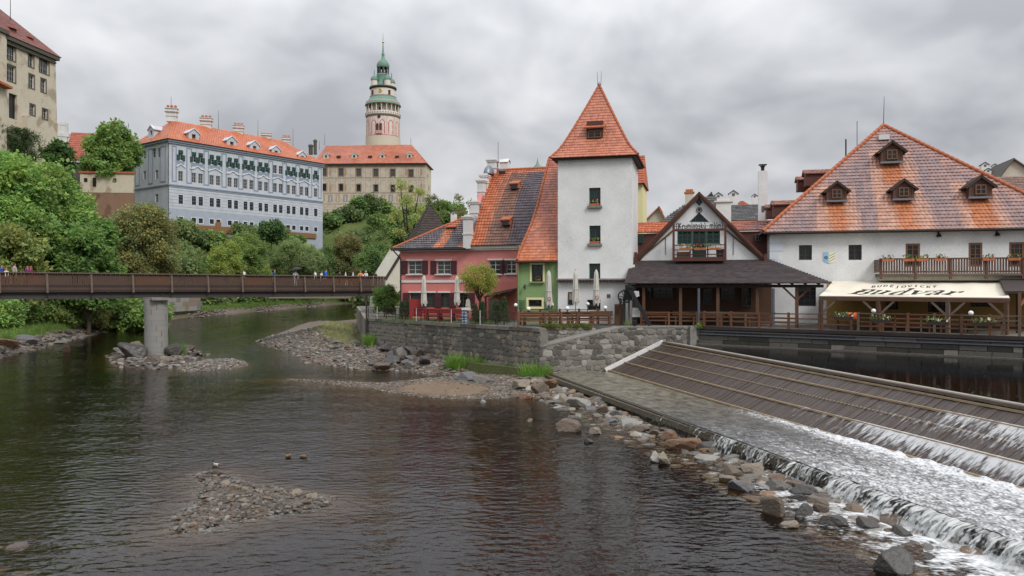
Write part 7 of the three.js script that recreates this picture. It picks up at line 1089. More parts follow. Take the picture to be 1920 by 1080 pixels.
// thicket on the slope: nothing tells these apart
for (let i = 0; i < 84; i++) { const t = i / 83, px = lerp(325, 745, (i * 0.618) % 1), d = onLand(px, lerp(138, 212, (i * 0.37) % 1)), X = gx(px, d), gy = groundH(X, d), tp = 540 - (gy + rr(2.6, 5.0) - EYE) * FOCAL / d; tree('slope_shrub', 'leafy green shrub in the thicket on the castle slope', 'shrub', px, tp, rr(20, 34), d, { col: pick([MID, [0.18, 0.29, 0.08], [0.22, 0.31, 0.08], [0.2, 0.26, 0.1]]), kind: 'far', low: 0.02, noLimbs: true, group: 'thicket on the castle slope', lobes: 7 }); }
for (let i = 0; i < 30; i++) { const px = lerp(602, 830, (i * 0.618) % 1), d = lerp(205, 240, (i * 0.41) % 1), X = gx(px, d), gy = groundH(X, d), tp = 540 - (gy + rr(3, 5) - EYE) * FOCAL / d; tree('castle_shrub', 'dense dark green shrub below the painted castle wing', 'shrub', px, tp, rr(18, 28), d, { col: pick([DEEP, MID, [0.16, 0.23, 0.09]]), kind: 'far', low: 0.02, noLimbs: true, group: 'shrubs below the painted wing', lobes: 7, clump: 1.2 }); }
for (let i = 0; i < 22; i++) { const px = lerp(-10, 330, (i * 0.618) % 1), d = lerp(100, 136, (i * 0.37) % 1), X = gx(px, d), gy = groundH(X, d), tp = 540 - (gy + rr(3, 5.5) - EYE) * FOCAL / d; tree('bank_shrub', 'leafy shrub in the undergrowth behind the maples', 'shrub', px, tp, rr(34, 52), d, { col: pick([MID, BRIGHT, [0.18, 0.27, 0.08]]), kind: 'maple', low: 0.02, noLimbs: true, group: 'undergrowth behind the maples', lobes: 8 }); }
{ const l = []; for (let i = 0; i < 5200; i++) { const d = rr(126, 226), px = rr(150, 850), x = gx(px, d), y = groundH(x, d); if (y > waterY(Math.min(d, 204)) + 1.6) l.push([x, y + rr(-0.1, 0.5), -d, rr(0.6, 1.5), vary(pick([MID, [0.2, 0.29, 0.08], [0.24, 0.29, 0.09], [0.16, 0.23, 0.08]]), 0.25)]); } const u = scatter('slope_undergrowth', clumps.far, leafMat, l, scene); u.userData.label = 'low green undergrowth on the castle slope'; }
// river bank below the bridge
[[6, 552, 34, 80, BRIGHT, 'at the frame edge'], [52, 562, 24, 88, MID, 'next to the frame edge bush'], [118, 556, 38, 92, [0.2, 0.27, 0.08], 'in the middle of the bank'], [168, 553, 42, 97, [0.28, 0.3, 0.1], 'last and yellowest before the old wall']].forEach(([px, py, h, d, col, w]) => tree('bank_bush', `rounded bush on the grassy bank below the bridge, ${w}`, 'bush', px, py, h, d, { col, kind: 'small', low: 0.02, noLimbs: true, dense: 1.3, group: 'bushes under the bridge' }));
tree('bridgehead_bush', 'round green bush where the footbridge meets the garden wall', 'bush', 722, 528, 27, 71, { col: [0.14, 0.24, 0.06], kind: 'near', low: 0.02, noLimbs: true, dense: 5, base: 3.3, group: 'garden bushes' , clump: 0.7 });
tree('garden_tree', 'small spreading yellow green tree before the pink house', 'tree', 900, 489, 36, 59.5, { col: [0.36, 0.38, 0.09], kind: 'near', low: 0.42, dense: 0.42, base: GROUND, trunk: 0.1, fill: 0.8, clump: 0.55, lobes: 18, lobe: 1.1 });
// old wall and hedge on the far bank
{ const a = at(205, 580, 112), w = thing('old_bank_wall', 'old pale stone wall on the far bank behind the pier', 'wall', [-58, 2.2, -106], 1.526); for (let k = 0; k < 3; k++) for (let i = 0; i < 22; i++) part('stone', box(1.5, 0.78, 0.5 + rr(0, 0.12), 0.8 + i * 1.53 + (k % 2) * 0.7, -0.2 + k * 0.8, 0), pick([M.stonePale, M.stoneWarm, M.stone]), w); part('core', box(34, 2.5, 0.4, 17, -0.4, -0.1), M.mortar, w);
  const h = thing('garden_wall_far', 'low plastered garden wall with arches beyond the bridge', 'wall', [gx(515, 150), 4, -150], -0.05); part('masonry', box(20, 2.4, 0.5, 9, 0, 0), M.stoneWarm, h); part('coping', box(20.3, 0.2, 0.8, 9, 2.4, 0), M.concrete, h); }
function hedge(name, label, a, b, h, w, col, n) { const g = thing(name, label, 'hedge', a.toArray()), l = []; for (let i = 0; i < n; i++) { const t = rnd(), p = b.clone().sub(a).multiplyScalar(t); l.push([p.x + rr(-w, w), rr(0.1, h), p.z + rr(-w, w), rr(0.6, 1), vary(col, 0.25)]); } part('stems', [rod(V(0, 0, 0), V(0, h * 0.7, 0), 0.05), rod(b.clone().sub(a), b.clone().sub(a).add(V(0, h * 0.7, 0)), 0.05)], M.bark, g); scatter('foliage', clumps.small, leafMat, l, g); }
hedge('clipped_hedge', 'long clipped hedge running behind the bridge rail', V(-64, groundH(-64, 150), -150), V(-66, groundH(-66, 178), -178), 3.0, 0.5, [0.07, 0.115, 0.035], 900); hedge('clipped_hedge', 'dark hedge behind the people at the bridge end', V(-56, groundH(-56, 200), -200), V(-44, groundH(-44, 212), -212), 3.4, 0.6, [0.07, 0.13, 0.035], 700);
hedge('creeper', 'dark creeper climbing the rock under the upper castle', at(-5, 330, 136), at(60, 330, 142), 9, 1.6, [0.06, 0.11, 0.03], 900);
// narrow conifers
function conifer(px, pyT, d, w, label, col = [0.035, 0.075, 0.025], base = GROUND) { const X = gx(px, d), H = EYE + (540 - pyT) / FOCAL * d - base, g = thing('thuja', label, 'conifer', [X, base, -d], 0, 'narrow conifers in the garden'), l = []; part('trunk', rod(V(0, 0, 0), V(0, H * 0.9, 0), 0.05, 0.015), M.bark, g); for (let i = 0; i < 170; i++) { const t = Math.pow(rnd(), 0.8), r = w * (1 - t) ** 0.7 * Math.sqrt(rr(0.4, 1)), a = rr(0, 6.28); l.push([Math.cos(a) * r, 0.08 + t * H * 0.95, Math.sin(a) * r, rr(0.28, 0.42), vary(col, 0.35)]); } scatter('crown', clumps.near, conMat, l, g); }
[[754, 566, 64, 0.28, 'tiny thuja at the pink house corner, left of two'], [765, 565, 64, 0.28, 'tiny thuja by the pink house window, right of two'], [891, 572, 56.5, 0.3, 'brownish thuja beside the striped board', [0.07, 0.07, 0.03]], [904, 568, 56.3, 0.42, 'bushy thuja in the middle of the fence row'], [929, 566, 55.6, 0.42, 'tall thuja near the wooden terrace'], [945, 558, 55.2, 0.4, 'tallest thuja next to the wooden terrace fence']].forEach((a) => conifer(...a)); conifer(708, 470, 140, 1.0, 'slim dark cypress beyond the bridge end', [0.035, 0.07, 0.03], 4);
// grass: tufts on the bar, long grass on the banks, planting in the low wall
function tuftGeo(n, h, w) { const p = []; for (let i = 0; i < n; i++) { const a = rr(0, 6.28), r = rr(0, 0.16), x = Math.cos(a) * r, z = Math.sin(a) * r, k = h * rr(0.5, 1.1), lx = Math.cos(a) * k * rr(0.15, 0.6), lz = Math.sin(a) * k * rr(0.15, 0.6), s = V(-Math.sin(a), 0, Math.cos(a)).multiplyScalar(w); p.push(x - s.x, 0, z - s.z, x + s.x, 0, z + s.z, x + lx * 0.4, k * 0.6, z + lz * 0.4, x + lx * 0.4 - s.x * 0.5, k * 0.6, z + lz * 0.4 - s.z * 0.5, x + lx * 0.4 + s.x * 0.5, k * 0.6, z + lz * 0.4 + s.z * 0.5, x + lx, k, z + lz); } const g = new THREE.BufferGeometry(); g.setAttribute('position', new THREE.Float32BufferAttribute(p, 3)); g.computeVertexNormals(); return g; }
const tuftA = tuftGeo(16, 0.75, 0.022), GR = [0.2, 0.36, 0.06];
function tuftThing(px, py, d, r, label) { const p = at(px, py, d), g = thing('grass_tuft', label, 'grass', [p.x, groundH(p.x, d) - 0.05, -d], 0, 'grass tufts on the gravel bar'), l = []; for (let i = 0; i < 60 * r; i++) { const a = rr(0, 6.28), q = r * Math.sqrt(rnd()); l.push([Math.cos(a) * q, 0, Math.sin(a) * q * 0.7, rr(1.0, 1.6), vary(GR, 0.25), 1]); } scatter('blades', tuftA, leafMat, l, g); }
tuftThing(860, 700, 55, 0.8, 'bright grass tuft on the bar, nearest the riprap'); tuftThing(904, 700, 54.5, 0.75, 'bright grass tuft on the bar, middle one of three'); tuftThing(1000, 716, 49.5, 0.95, 'bright grass tuft on the bar beside the ramp wall'); tuftThing(965, 690, 52.3, 0.4, 'small grass tuft on the mossy ledge'); tuftThing(694, 632, 66, 0.6, 'grass tuft at the wall corner under the bridgehead'); tuftThing(340, 660, 66.5, 0.35, 'grass tuft on rocks beside the bridge pier');
{ const l = []; for (let i = 0; i < 9000; i++) { const d = 64 + 140 * Math.pow(rnd(), 1.6), o = rr(1.6, 9), x = bankL(d) - o; l.push([x, groundH(x, d) - 0.05, -d, rr(0.6, 1.15), vary([0.2, 0.31, 0.07], 0.25), 1]); } for (let i = 0; i < 2600; i++) { const d = rr(95, 205), x = bankR(d) + rr(0.6, 6); l.push([x, groundH(x, d) - 0.05, -d, rr(0.7, 1.1), vary([0.2, 0.3, 0.07], 0.25), 1]); } for (let i = 0; i < 1500; i++) { const d = rr(67, 112), x = rr(-26, -12); if (sd(grassSlope, x, d) > 0) l.push([x, groundH(x, d) - 0.05, -d, rr(0.25, 0.5), vary([0.22, 0.24, 0.06], 0.2), 1]); } for (let i = 0; i < 700; i++) { const d = 56 + rr(0, 9), x = rr(-10, -1); l.push([x, GROUND, -d, rr(0.12, 0.2), vary([0.12, 0.2, 0.05], 0.2), 1]); } scatter('bank_grass', tuftA, leafMat, l, scene); }
{ const l = [], g = thing('wall_planting', 'yellow green cushion plants on the low wall below the terrace fence', 'plants', [1.9, GROUND - 0.1, -51.8]); for (let i = 0; i < 200; i++) { const t = rnd(); l.push([3.5 * t, rr(0.02, 0.28), -1.1 * t + rr(0, 0.4), rr(0.25, 0.45), vary(rnd() < 0.4 ? [0.3, 0.28, 0.05] : [0.13, 0.17, 0.04], 0.25)]); } scatter('foliage', clumps.near, leafMat, l, g); }
[[1176, 598, 52.2, 'at the foot of the sluice hoist'], [1311, 608, 51.6, 'on the wall end by the porch downpipe']].forEach(([px, py, d, w]) => { const p = at(px, py, d), g = thing('weed', `small light green weed ${w}`, 'weed', [p.x, GROUND - 0.05, p.z]), l = []; for (let i = 0; i < 12; i++) l.push([rr(-0.15, 0.15), rr(0, 0.4), rr(-0.1, 0.1), rr(0.25, 0.4), vary([0.25, 0.38, 0.06], 0.2)]); scatter('leaves', clumps.near, leafMat, l, g); });
// wooded hill on the skyline
{ const h = part('wooded_hill', sheet(20, 8, (a, b) => V(lerp(230, 470, a), lerp(20, 78 - 26 * Math.abs(a - 0.35) * 2, b), -560 + b * -30)), mat('far_slope', 0.05, 0.08, 0.04)); tag(h, 'distant wooded hill behind the mill', null, null, 'structure'); const l = []; for (let i = 0; i < 900; i++) { const a = rnd(), b = 0.3 + 0.7 * Math.sqrt(rnd()); l.push([lerp(230, 470, a), lerp(20, 78 - 26 * Math.abs(a - 0.35) * 2, b) - 2, -560 - b * 30, rr(3.2, 5), vary([0.03, 0.06, 0.05], 0.3), 3]); } const cone = new THREE.ConeGeometry(0.6, 1.4, 6).translate(0, 0.7, 0); scatter('distant_conifer_forest', cone, conMat, l, scene); }
// ================================================================== rocks and gravel
function rockGeo(k, detail) {                          // a broken block: planes cut from a ball, then chipped
  const g = new THREE.IcosahedronGeometry(1, detail), p = g.attributes.position, cuts = [], n = 7 + k % 5; for (let i = 0; i < n; i++) cuts.push([V(rr(-1, 1), rr(-0.8, 0.8), rr(-1, 1)).normalize(), rr(0.42, 0.72)]); cuts.push([V(rr(-0.2, 0.2), 1, rr(-0.2, 0.2)).normalize(), rr(0.45, 0.7)]);
  const v = V(0, 0, 0); for (let i = 0; i < p.count; i++) { v.fromBufferAttribute(p, i).normalize(); let r = 1; for (const [c, d] of cuts) { const q = v.dot(c); if (q > 0.01) r = Math.min(r, d / q); } r *= 1 + 0.05 * ns(v.x * 2.6 + k * 9, v.y * 2.6, v.z * 2.6) + 0.05 * ns(v.x * 7, v.y * 9 + k, v.z * 7); v.multiplyScalar(r * 0.62); p.setXYZ(i, v.x, v.y, v.z); }
  g.computeVertexNormals(); return metric(g, 1, k * 0.37, k * 0.21);
}
const rockGeos = [], pebbleGeos = []; for (let k = 0; k < 16; k++) rockGeos.push(rockGeo(k, 7)); for (let k = 0; k < 3; k++) pebbleGeos.push(rockGeo(k, 1));
const rm = (n, r, g, b, rough = 0.85) => mat(n, r, g, b, { map: tStone, bump: tRough, bs: 0.04, rough });
const ROCK = { grey: rm('grey_rock', 0.17, 0.158, 0.145), pale: rm('pale_rock', 0.3, 0.29, 0.27), brown: rm('brown_rock', 0.15, 0.115, 0.09), rust: rm('rust_rock', 0.2, 0.115, 0.072), dark: rm('dark_rock', 0.07, 0.064, 0.06, 0.5), wetb: rm('wet_brown_rock', 0.1, 0.07, 0.054, 0.4), tan: rm('tan_rock', 0.25, 0.21, 0.165), slate: rm('slate_rock', 0.15, 0.145, 0.152) };
let rockCount = 0;
function rock(x, d, w, label, o = {}) { const m = part(o.name ?? 'rock', o.geo ?? pick(rockGeos), o.m ?? pick(o.ms ?? Object.values(ROCK))), y = o.y ?? groundH(x, d), h = w * (o.h ?? rr(0.35, 0.62)); m.scale.set(w, h, w * rr(0.65, 1.05)); m.rotation.set(rr(-0.25, 0.25), rr(0, 6.28), rr(-0.25, 0.25)); m.position.set(x, y + h * (o.sink ?? 0.2), -d); tag(m, label, 'rock', o.group); rockCount++; return m; }
// rocks one can single out along the apron lip, [px, py, width px, material, label]
[[1085, 755, 34, 'pale', 'large white boulder at the water edge nearest the grass bar'], [1127, 752, 30, 'slate', 'bluish grey boulder against the apron wall, far end'], [1055, 747, 26, 'tan', 'tan boulder next to the large white boulder'], [1082, 778, 15, 'pale', 'small white block standing alone in the shallow water'], [1152, 775, 26, 'slate', 'square slate block leaning below the apron wall'], [1171, 791, 30, 'pale', 'flat white slab among the lip rubble'], [1130, 766, 28, 'brown', 'rounded brown boulder in front of the slate block'], [1060, 798, 44, 'brown', 'long low brown rock pointing into the pool'], [1118, 808, 26, 'tan', 'yellowish angular rock near the long low rock'], [1105, 826, 18, 'dark', 'dark upright rock at the pool side of the rubble'], [1258, 818, 36, 'rust', 'orange rust boulder below the first falling strands'], [1282, 834, 56, 'rust', 'broad rust brown slab in front of the fall'], [1228, 860, 30, 'pale', 'pale faceted rock at the pool edge below the rust slab'], [1244, 862, 34, 'tan', 'tan grey boulder right beside the pale faceted rock'], [1372, 886, 46, 'brown', 'large reddish boulder in the foaming shallows'], [1365, 897, 28, 'tan', 'small sandy block under the large reddish boulder'], [1410, 882, 38, 'tan', 'olive tan upright rock beside the large reddish boulder'], [1390, 910, 38, 'slate', 'grey flat topped block in the foaming shallows'], [1458, 912, 36, 'grey', 'grey streaked rock in white foam'], [1505, 920, 44, 'dark', 'dark flat boulder awash in foam'], [1540, 932, 34, 'wetb', 'wet brown rock close under the water curtain'], [1450, 948, 62, 'brown', 'big tilted brown slab at the outer edge of the rubble'], [1508, 960, 44, 'dark', 'dark pointed boulder beside the tilted slab'], [1542, 956, 32, 'wetb', 'reddish faceted rock between two dark boulders'], [1475, 980, 32, 'tan', 'pale square block in front of the tilted slab'], [1570, 976, 50, 'dark', 'wide dark wedge rock in the current'], [1628, 985, 42, 'dark', 'dark rounded rock with foam behind it'], [1690, 1000, 40, 'dark', 'dark wet rock directly under the heavy fall'], [1688, 1036, 68, 'wetb', 'long red brown boulder near the bottom edge'], [1668, 1056, 66, 'dark', 'large black wet boulder at the bottom edge'], [1738, 1044, 34, 'dark', 'black rock right of the long red brown boulder'], [1688, 1018, 24, 'dark', 'small black rock on top of the boulder pile at the bottom'],
  [975, 730, 34, 'tan', 'tan block at the tip of the sand bar'], [985, 742, 24, 'rust', 'orange tinted stone beside the tan block'], [1010, 735, 34, 'brown', 'brown boulder in front of the grass tuft'], [1030, 728, 34, 'rust', 'pinkish brown boulder at the start of the apron wall'], [905, 720, 34, 'grey', 'dark grey slab lying on the sand bar'], [872, 716, 34, 'slate', 'slate slab on the sand bar beside a small pale stone'], [905, 752, 14, 'pale', 'small pale stone awash off the sand bar'], [992, 787, 13, 'brown', 'lone small rock out in the pool'],
  [246, 668, 46, 'dark', 'biggest dark boulder at the left foot of the bridge pier'], [258, 655, 30, 'tan', 'tan boulder against the bridge pier'], [330, 664, 40, 'dark', 'dark boulder right of the bridge pier'], [355, 660, 30, 'wetb', 'brown boulder at the outer right of the pier rocks'], [222, 662, 20, 'grey', 'grey stone at the outer left of the pier rocks'], [308, 680, 16, 'tan', 'tan stone in the water before the pier'], [285, 682, 28, 'wetb', 'wet brown rock in front of the pier centre'],
  [48, 645, 38, 'slate', 'slate grey boulder on the grassy bank edge'], [10, 655, 34, 'rust', 'reddish boulder at the frame edge of the bank'], [125, 655, 20, 'rust', 'flat orange stone at the water line of the bank'],
].forEach(([px, py, w, m, label]) => { let [x, d] = onWater(px, py + w * 0.18); rock(x, d, w * (px > 1040 ? 1.12 : 1.05) / FOCAL * d, label, { m: ROCK[m], sink: 0.3, y: Math.max(groundH(x, d), waterY(d) - 0.08), h: rr(0.6, 0.8) }); });
// the rest in their heaps; nothing tells the stones of one heap apart
function heap(n, f, label, group, ms, size, h) { for (let i = 0; i < n; i++) { const [x, d] = f(i); rock(x, d, size(), label, { ms, group, y: Math.max(groundH(x, d), waterY(d) - 0.14), sink: h ? 0.34 : 0.26, h }); } }
const R_ = ROCK;
heap(70, () => { const s = Math.pow(rnd(), 0.85), d = lerp(48.5, 17, s); return [LIP(d) - 0.55 - Math.pow(rnd(), 1.4) * lerp(2.6, 1.7, s), d]; }, 'angular rock in the rubble along the foot of the apron', 'rubble along the apron foot', [R_.grey, R_.grey, R_.pale, R_.tan, R_.brown, R_.brown, R_.slate, R_.dark], () => rr(0.45, 0.9));
heap(50, () => { const [x, d] = onWater(rr(690, 890), rr(668, 700)); return [x, d + rr(0, 2.5)]; }, 'dark angular riprap stone below the garden wall', 'riprap below the garden wall', [R_.dark, R_.grey, R_.wetb, R_.dark, R_.slate], () => rr(0.55, 1.25), 0.8);
heap(28, () => { const d = lerp(66, 110, Math.pow(rnd(), 1.5)); return [bankL(d) + rr(-1.2, 0.9), d]; }, 'brown rock lining the grassy bank by the bridge', 'rocks lining the far bank', [R_.brown, R_.grey, R_.wetb, R_.dark], () => rr(0.5, 1.3));
heap(26, () => { const c = onWater(293, 668), a = rr(0, 6.28), q = 1.3 + rr(0, 2.3); return [c[0] + Math.cos(a) * q * 1.25, c[1] + Math.sin(a) * q * 0.7]; }, 'grey brown rock piled round the bridge pier', 'rocks round the bridge pier', [R_.grey, R_.tan, R_.dark, R_.wetb], () => rr(0.5, 1.2));
heap(36, () => { let p; do p = onWater(rr(325, 625), rr(883, 996)); while (sd(island, ...p) < 0.0); return p; }, 'brown stone on the small stony island', 'stones of the small island', [R_.brown, R_.tan, R_.wetb, R_.tan, R_.brown], () => rr(0.14, 0.4));
heap(7, () => onWater(rr(-10, 50), rr(1012, 1075)), 'reddish stone at the near bank corner', 'stones at the near bank corner', [R_.wetb, R_.brown, R_.rust], () => rr(0.25, 0.5));
heap(20, () => { let p; do p = onWater(rr(500, 860), rr(612, 690)); while (sd(gravelBank, ...p) < 0.4 || p[1] > 78); return p; }, 'larger rock lying on the gravel bank', 'larger rocks on the gravel bank', [R_.grey, R_.slate, R_.brown, R_.tan], () => rr(0.5, 1.0));
{ // smaller stones and gravel, beyond counting
  const peb = pebbleGeos, mk = (name, label, n, f, sz, cols) => { const lists = [[], [], []]; for (let i = 0; i < n; i++) { const p = f(); if (p) { const y = groundH(p[0], p[1]), s = sz() ; if (y + s * 0.3 > waterY(p[1]) - 0.12) lists[i % 3].push([p[0], y + s * 0.12, -p[1], s, vary(pick(cols), 0.3)]); } } lists.forEach((l, k) => { if (l.length) { const im = scatter(name, peb[k], gMat, l.map((q) => [...q, 0.55]), scene); im.userData.label = label; } }); }, gMat = new THREE.MeshStandardMaterial({ color: C(1, 1, 1), roughness: 0.85, map: tStone });
  gMat.name = 'pebble';
  const cols = [[0.22, 0.2, 0.18], [0.15, 0.135, 0.12], [0.18, 0.15, 0.125], [0.28, 0.265, 0.25], [0.11, 0.1, 0.092], [0.17, 0.115, 0.085]], inside = (pl, x0, x1, y0, y1) => () => { const p = onWater(rr(x0, x1), rr(y0, y1)); return sd(pl, ...p) > -0.4 ? p : null; };
  mk('bank_gravel', 'loose gravel and small stones of the bank', 22000, () => { const p = [rr(-33, 2), 52 + Math.pow(rnd(), 1.2) * 40]; return sd(gravelBank, ...p) > -0.6 && sd(grassSlope, ...p) < 0.3 && p[1] < 95 ? p : null; }, () => rr(0.09, 0.28) * (rnd() < 0.12 ? 1.9 : 1), cols);
  mk('bar_gravel', 'fine gravel of the sand bar', 9000, () => { const p = onWater(rr(540, 1085), rr(700, 750)); return sd(sandBar, ...p) > -0.25 && (sd(sandPatch, ...p) < 0 || rnd() < 0.05) ? p : null; }, () => rr(0.05, 0.17), cols);
  mk('island_gravel', 'small stones of the island', 2600, inside(island, 318, 630, 880, 1000), () => rr(0.05, 0.2), cols.map((c) => c.map((x) => x * 0.75))); mk('pier_gravel', 'small stones by the pier', 2200, inside(pierGravel, 330, 465, 674, 698), () => rr(0.1, 0.26), cols);
  mk('lip_rubble', 'smaller broken rocks at the apron foot', 240, () => { const d = lerp(48.5, 16, Math.pow(rnd(), 0.85)); return [LIP(d) - 0.5 - Math.pow(rnd(), 1.3) * 2.6, d]; }, () => rr(0.3, 0.7), [[0.24, 0.22, 0.2], [0.16, 0.12, 0.095], [0.12, 0.105, 0.1], [0.3, 0.28, 0.26], [0.2, 0.13, 0.085]]); mk('pier_rubble', 'smaller rocks heaped round the pier', 700, inside(pierMound, 195, 390, 645, 696), () => rr(0.18, 0.6), cols); mk('lip_gravel', 'broken stone at the apron foot', 3800, () => { const d = lerp(49, 17, Math.pow(rnd(), 0.8)); return [LIP(d) - 0.4 - Math.pow(rnd(), 1.3) * 3.0, d]; }, () => rr(0.1, 0.3), [[0.32, 0.29, 0.25], [0.22, 0.17, 0.13], [0.15, 0.12, 0.1], [0.28, 0.2, 0.13]]); mk('shore_stones', 'stones lining the banks', 2600, () => { const d = lerp(66, 190, Math.pow(rnd(), 1.4)); return rnd() < 0.7 ? [bankL(d) + rr(-1.6, 0.8), d] : d > 90 ? [bankR(d) + rr(-0.7, 1.2), d] : null; }, () => rr(0.25, 0.75), [[0.16, 0.13, 0.11], [0.22, 0.19, 0.16], [0.12, 0.1, 0.09]]);
}
// ================================================================== people on the bridge, ducks
function fieldMesh(bones, lo, hi, res, k = 0.04) {     // tapered capsules joined smoothly, then meshed
  const size = Math.max(hi.x - lo.x, hi.y - lo.y, hi.z - lo.z), mc = new MarchingCubes(res, new THREE.MeshBasicMaterial(), false, false, 60000), c = lo.clone().add(hi).multiplyScalar(0.5), f = mc.field, pa = V(0, 0, 0);
  mc.isolation = 0; const B = bones.map(([a, b, r0, r1]) => ({ a: V(...a), d: V(...b).sub(V(...a)), r0, r1 }));
  for (let z = 0; z < res; z++) for (let y = 0; y < res; y++) for (let x = 0; x < res; x++) { const p = V((x - res / 2) / (res / 2) * size / 2 + c.x, (y - res / 2) / (res / 2) * size / 2 + c.y, (z - res / 2) / (res / 2) * size / 2 + c.z); let m = 0.6; if (p.x > lo.x - 0.1 && p.x < hi.x + 0.1 && p.z > lo.z - 0.1 && p.z < hi.z + 0.1) { m = 9; for (const q of B) { pa.copy(p).sub(q.a); const t = clamp(pa.dot(q.d) / Math.max(1e-9, q.d.lengthSq())), ds = pa.addScaledVector(q.d, -t).length() - lerp(q.r0, q.r1, t), h = clamp(0.5 + 0.5 * (m - ds) / k); m = lerp(m, ds, h) - k * h * (1 - h); } } f[x + y * res + z * res * res] = -m; }
  mc.update(); const n = mc.count, g = new THREE.BufferGeometry(), P = mc.positionArray.slice(0, n * 3), N = mc.normalArray.slice(0, n * 3); for (let i = 0; i < n; i++) for (let q = 0; q < 3; q++) P[i * 3 + q] = P[i * 3 + q] * size / 2 + [c.x, c.y, c.z][q];
  g.setAttribute('position', new THREE.BufferAttribute(P, 3)); g.setAttribute('normal', new THREE.BufferAttribute(N, 3)); return g;
}
const poses = {
  stand: { el: [0.26, 1.12, 0.02], ha: [0.25, 0.86, 0.1], kn: [[0.1, 0.5, 0.03], [-0.1, 0.5, 0.03]], an: [[0.11, 0.09, 0], [-0.11, 0.09, 0]] },
  walk: { el: [0.25, 1.14, -0.1], ha: [0.24, 0.92, 0.06], kn: [[0.09, 0.5, 0.18], [-0.09, 0.5, -0.02]], an: [[0.1, 0.1, 0.28], [-0.1, 0.12, -0.28]] },
  lean: { el: [0.27, 1.14, 0.2], ha: [0.14, 1.14, 0.42], kn: [[0.1, 0.5, 0.03], [-0.1, 0.5, 0.03]], an: [[0.11, 0.09, -0.04], [-0.11, 0.09, -0.04]] },
};
const bodies = {};
for (const [k, p] of Object.entries(poses)) {
  const b = [[[0, 0.95, 0], [0, 1.18, 0], 0.14, 0.12], [[0, 1.18, 0], [0, 1.38, 0], 0.13, 0.13], [[-0.14, 1.4, 0], [0.14, 1.4, 0], 0.075, 0.075], [[0, 1.44, 0], [0, 1.54, 0.02], 0.05, 0.048], [[0, 1.6, 0.02], [0, 1.66, 0.01], 0.085, 0.095], [[0, 1.585, 0.09], [0, 1.6, 0.105], 0.018, 0.014]];
  for (const s of [1, -1]) { const e = [s * p.el[0], p.el[1], p.el[2] * (k === 'walk' ? s : 1)], h = [s * p.ha[0], p.ha[1], k === 'walk' ? p.ha[2] + s * 0.1 : p.ha[2]], i = s > 0 ? 0 : 1; b.push([[s * 0.17, 1.4, 0], e, 0.058, 0.046], [e, h, 0.045, 0.034]); const f = V(h[0] - e[0], h[1] - e[1], h[2] - e[2]).normalize(); b.push([h, [h[0] + f.x * 0.08, h[1] + f.y * 0.08, h[2] + f.z * 0.08], 0.034, 0.03]); for (let q = 0; q < 4; q++) { const o = (q - 1.5) * 0.019; b.push([[h[0], h[1] + f.y * 0.09, h[2] + f.z * 0.09 + o], [h[0] + f.x * 0.15, h[1] + f.y * (0.15 + (q % 2) * 0.02), h[2] + f.z * 0.15 + o * 1.2 + 0.01], 0.011, 0.009]); } b.push([[h[0], h[1] + f.y * 0.03, h[2] + 0.03], [h[0] - s * 0.02, h[1] + f.y * 0.08, h[2] + 0.065], 0.013, 0.01]); b.push([[s * 0.09, 0.93, 0], p.kn[i], 0.095, 0.06], [p.kn[i], p.an[i], 0.058, 0.04], [p.an[i], [p.an[i][0], 0.04, p.an[i][2] + 0.15], 0.045, 0.04]); b.push([[s * 0.09, 1.63, 0.01], [s * 0.1, 1.61, 0.0], 0.02, 0.016]); }
  bodies[k] = fieldMesh(b, V(-0.42, -0.02, -0.42), V(0.42, 1.78, 0.52), 96, 0.025);
}
const hairCap = new THREE.SphereGeometry(0.108, 14, 10, 0, 6.283, 0, 1.75).rotateX(-0.35).translate(0, 1.665, -0.004).toNonIndexed(), hairLong = join([hairCap.clone(), new THREE.SphereGeometry(0.1, 12, 8).scale(1, 1.5, 0.5).translate(0, 1.53, -0.06).toNonIndexed()]);
function person(px, side, pose, turn, c, label, o = {}) {
  const { A, B, deck, wd, turn: bt } = mats.bridge, w = side * wd, dx = V(B.x - A.x, 0, B.z - A.z).normalize(), nz = V(Math.sin(bt), 0, Math.cos(bt)), o0 = A.clone().addScaledVector(nz, -w), k = (px - 960) / FOCAL, t = (-k * o0.z * -1 - o0.x + 0) , u = (o0.x + k * o0.z) / -(dx.x + k * dx.z), p = o0.addScaledVector(dx, u);
  const g = thing('person', label, 'person', [p.x, deck, p.z], turn), src = bodies[pose], ge = src.clone(), P = src.attributes.position, col = new Float32Array(P.count * 3), s = o.tall ?? 1;
  for (let i = 0; i < P.count; i++) { const x = P.getX(i), y = P.getY(i), z = P.getZ(i), arm = Math.abs(x) > 0.16 && y > 0.6 && y < 1.45; let q = y < 0.1 ? [0.03, 0.03, 0.03] : y < 0.95 && !arm ? c.legs : y < 1.475 ? c.top : c.skin; if (arm && (pose === 'lean' ? z > 0.4 : y < 0.93)) q = c.skin; if (y > 1.61 && y < 1.64 && z > 0.08 && Math.abs(Math.abs(x) - 0.035) < 0.016) q = [0.03, 0.02, 0.02]; if (y > 1.545 && y < 1.558 && z > 0.07 && Math.abs(x) < 0.03) q = [0.35, 0.12, 0.1]; col.set(q, i * 3); }
  ge.setAttribute('color', new THREE.BufferAttribute(col, 3)); g.scale.setScalar(s); part('body', ge, M.paint, g);
  part('hair', o.long ? hairLong : hairCap, mat('hair', ...(c.hair ?? [0.03, 0.02, 0.015])), g);
  if (o.pack) { part('backpack', new THREE.SphereGeometry(0.2, 12, 10).scale(0.85, 1.15, 0.55).translate(0, 1.22, -0.2), mat('pack', ...o.pack), g); }
  return g;
}
const SK = [0.48, 0.27, 0.18], P_ = Math.PI;
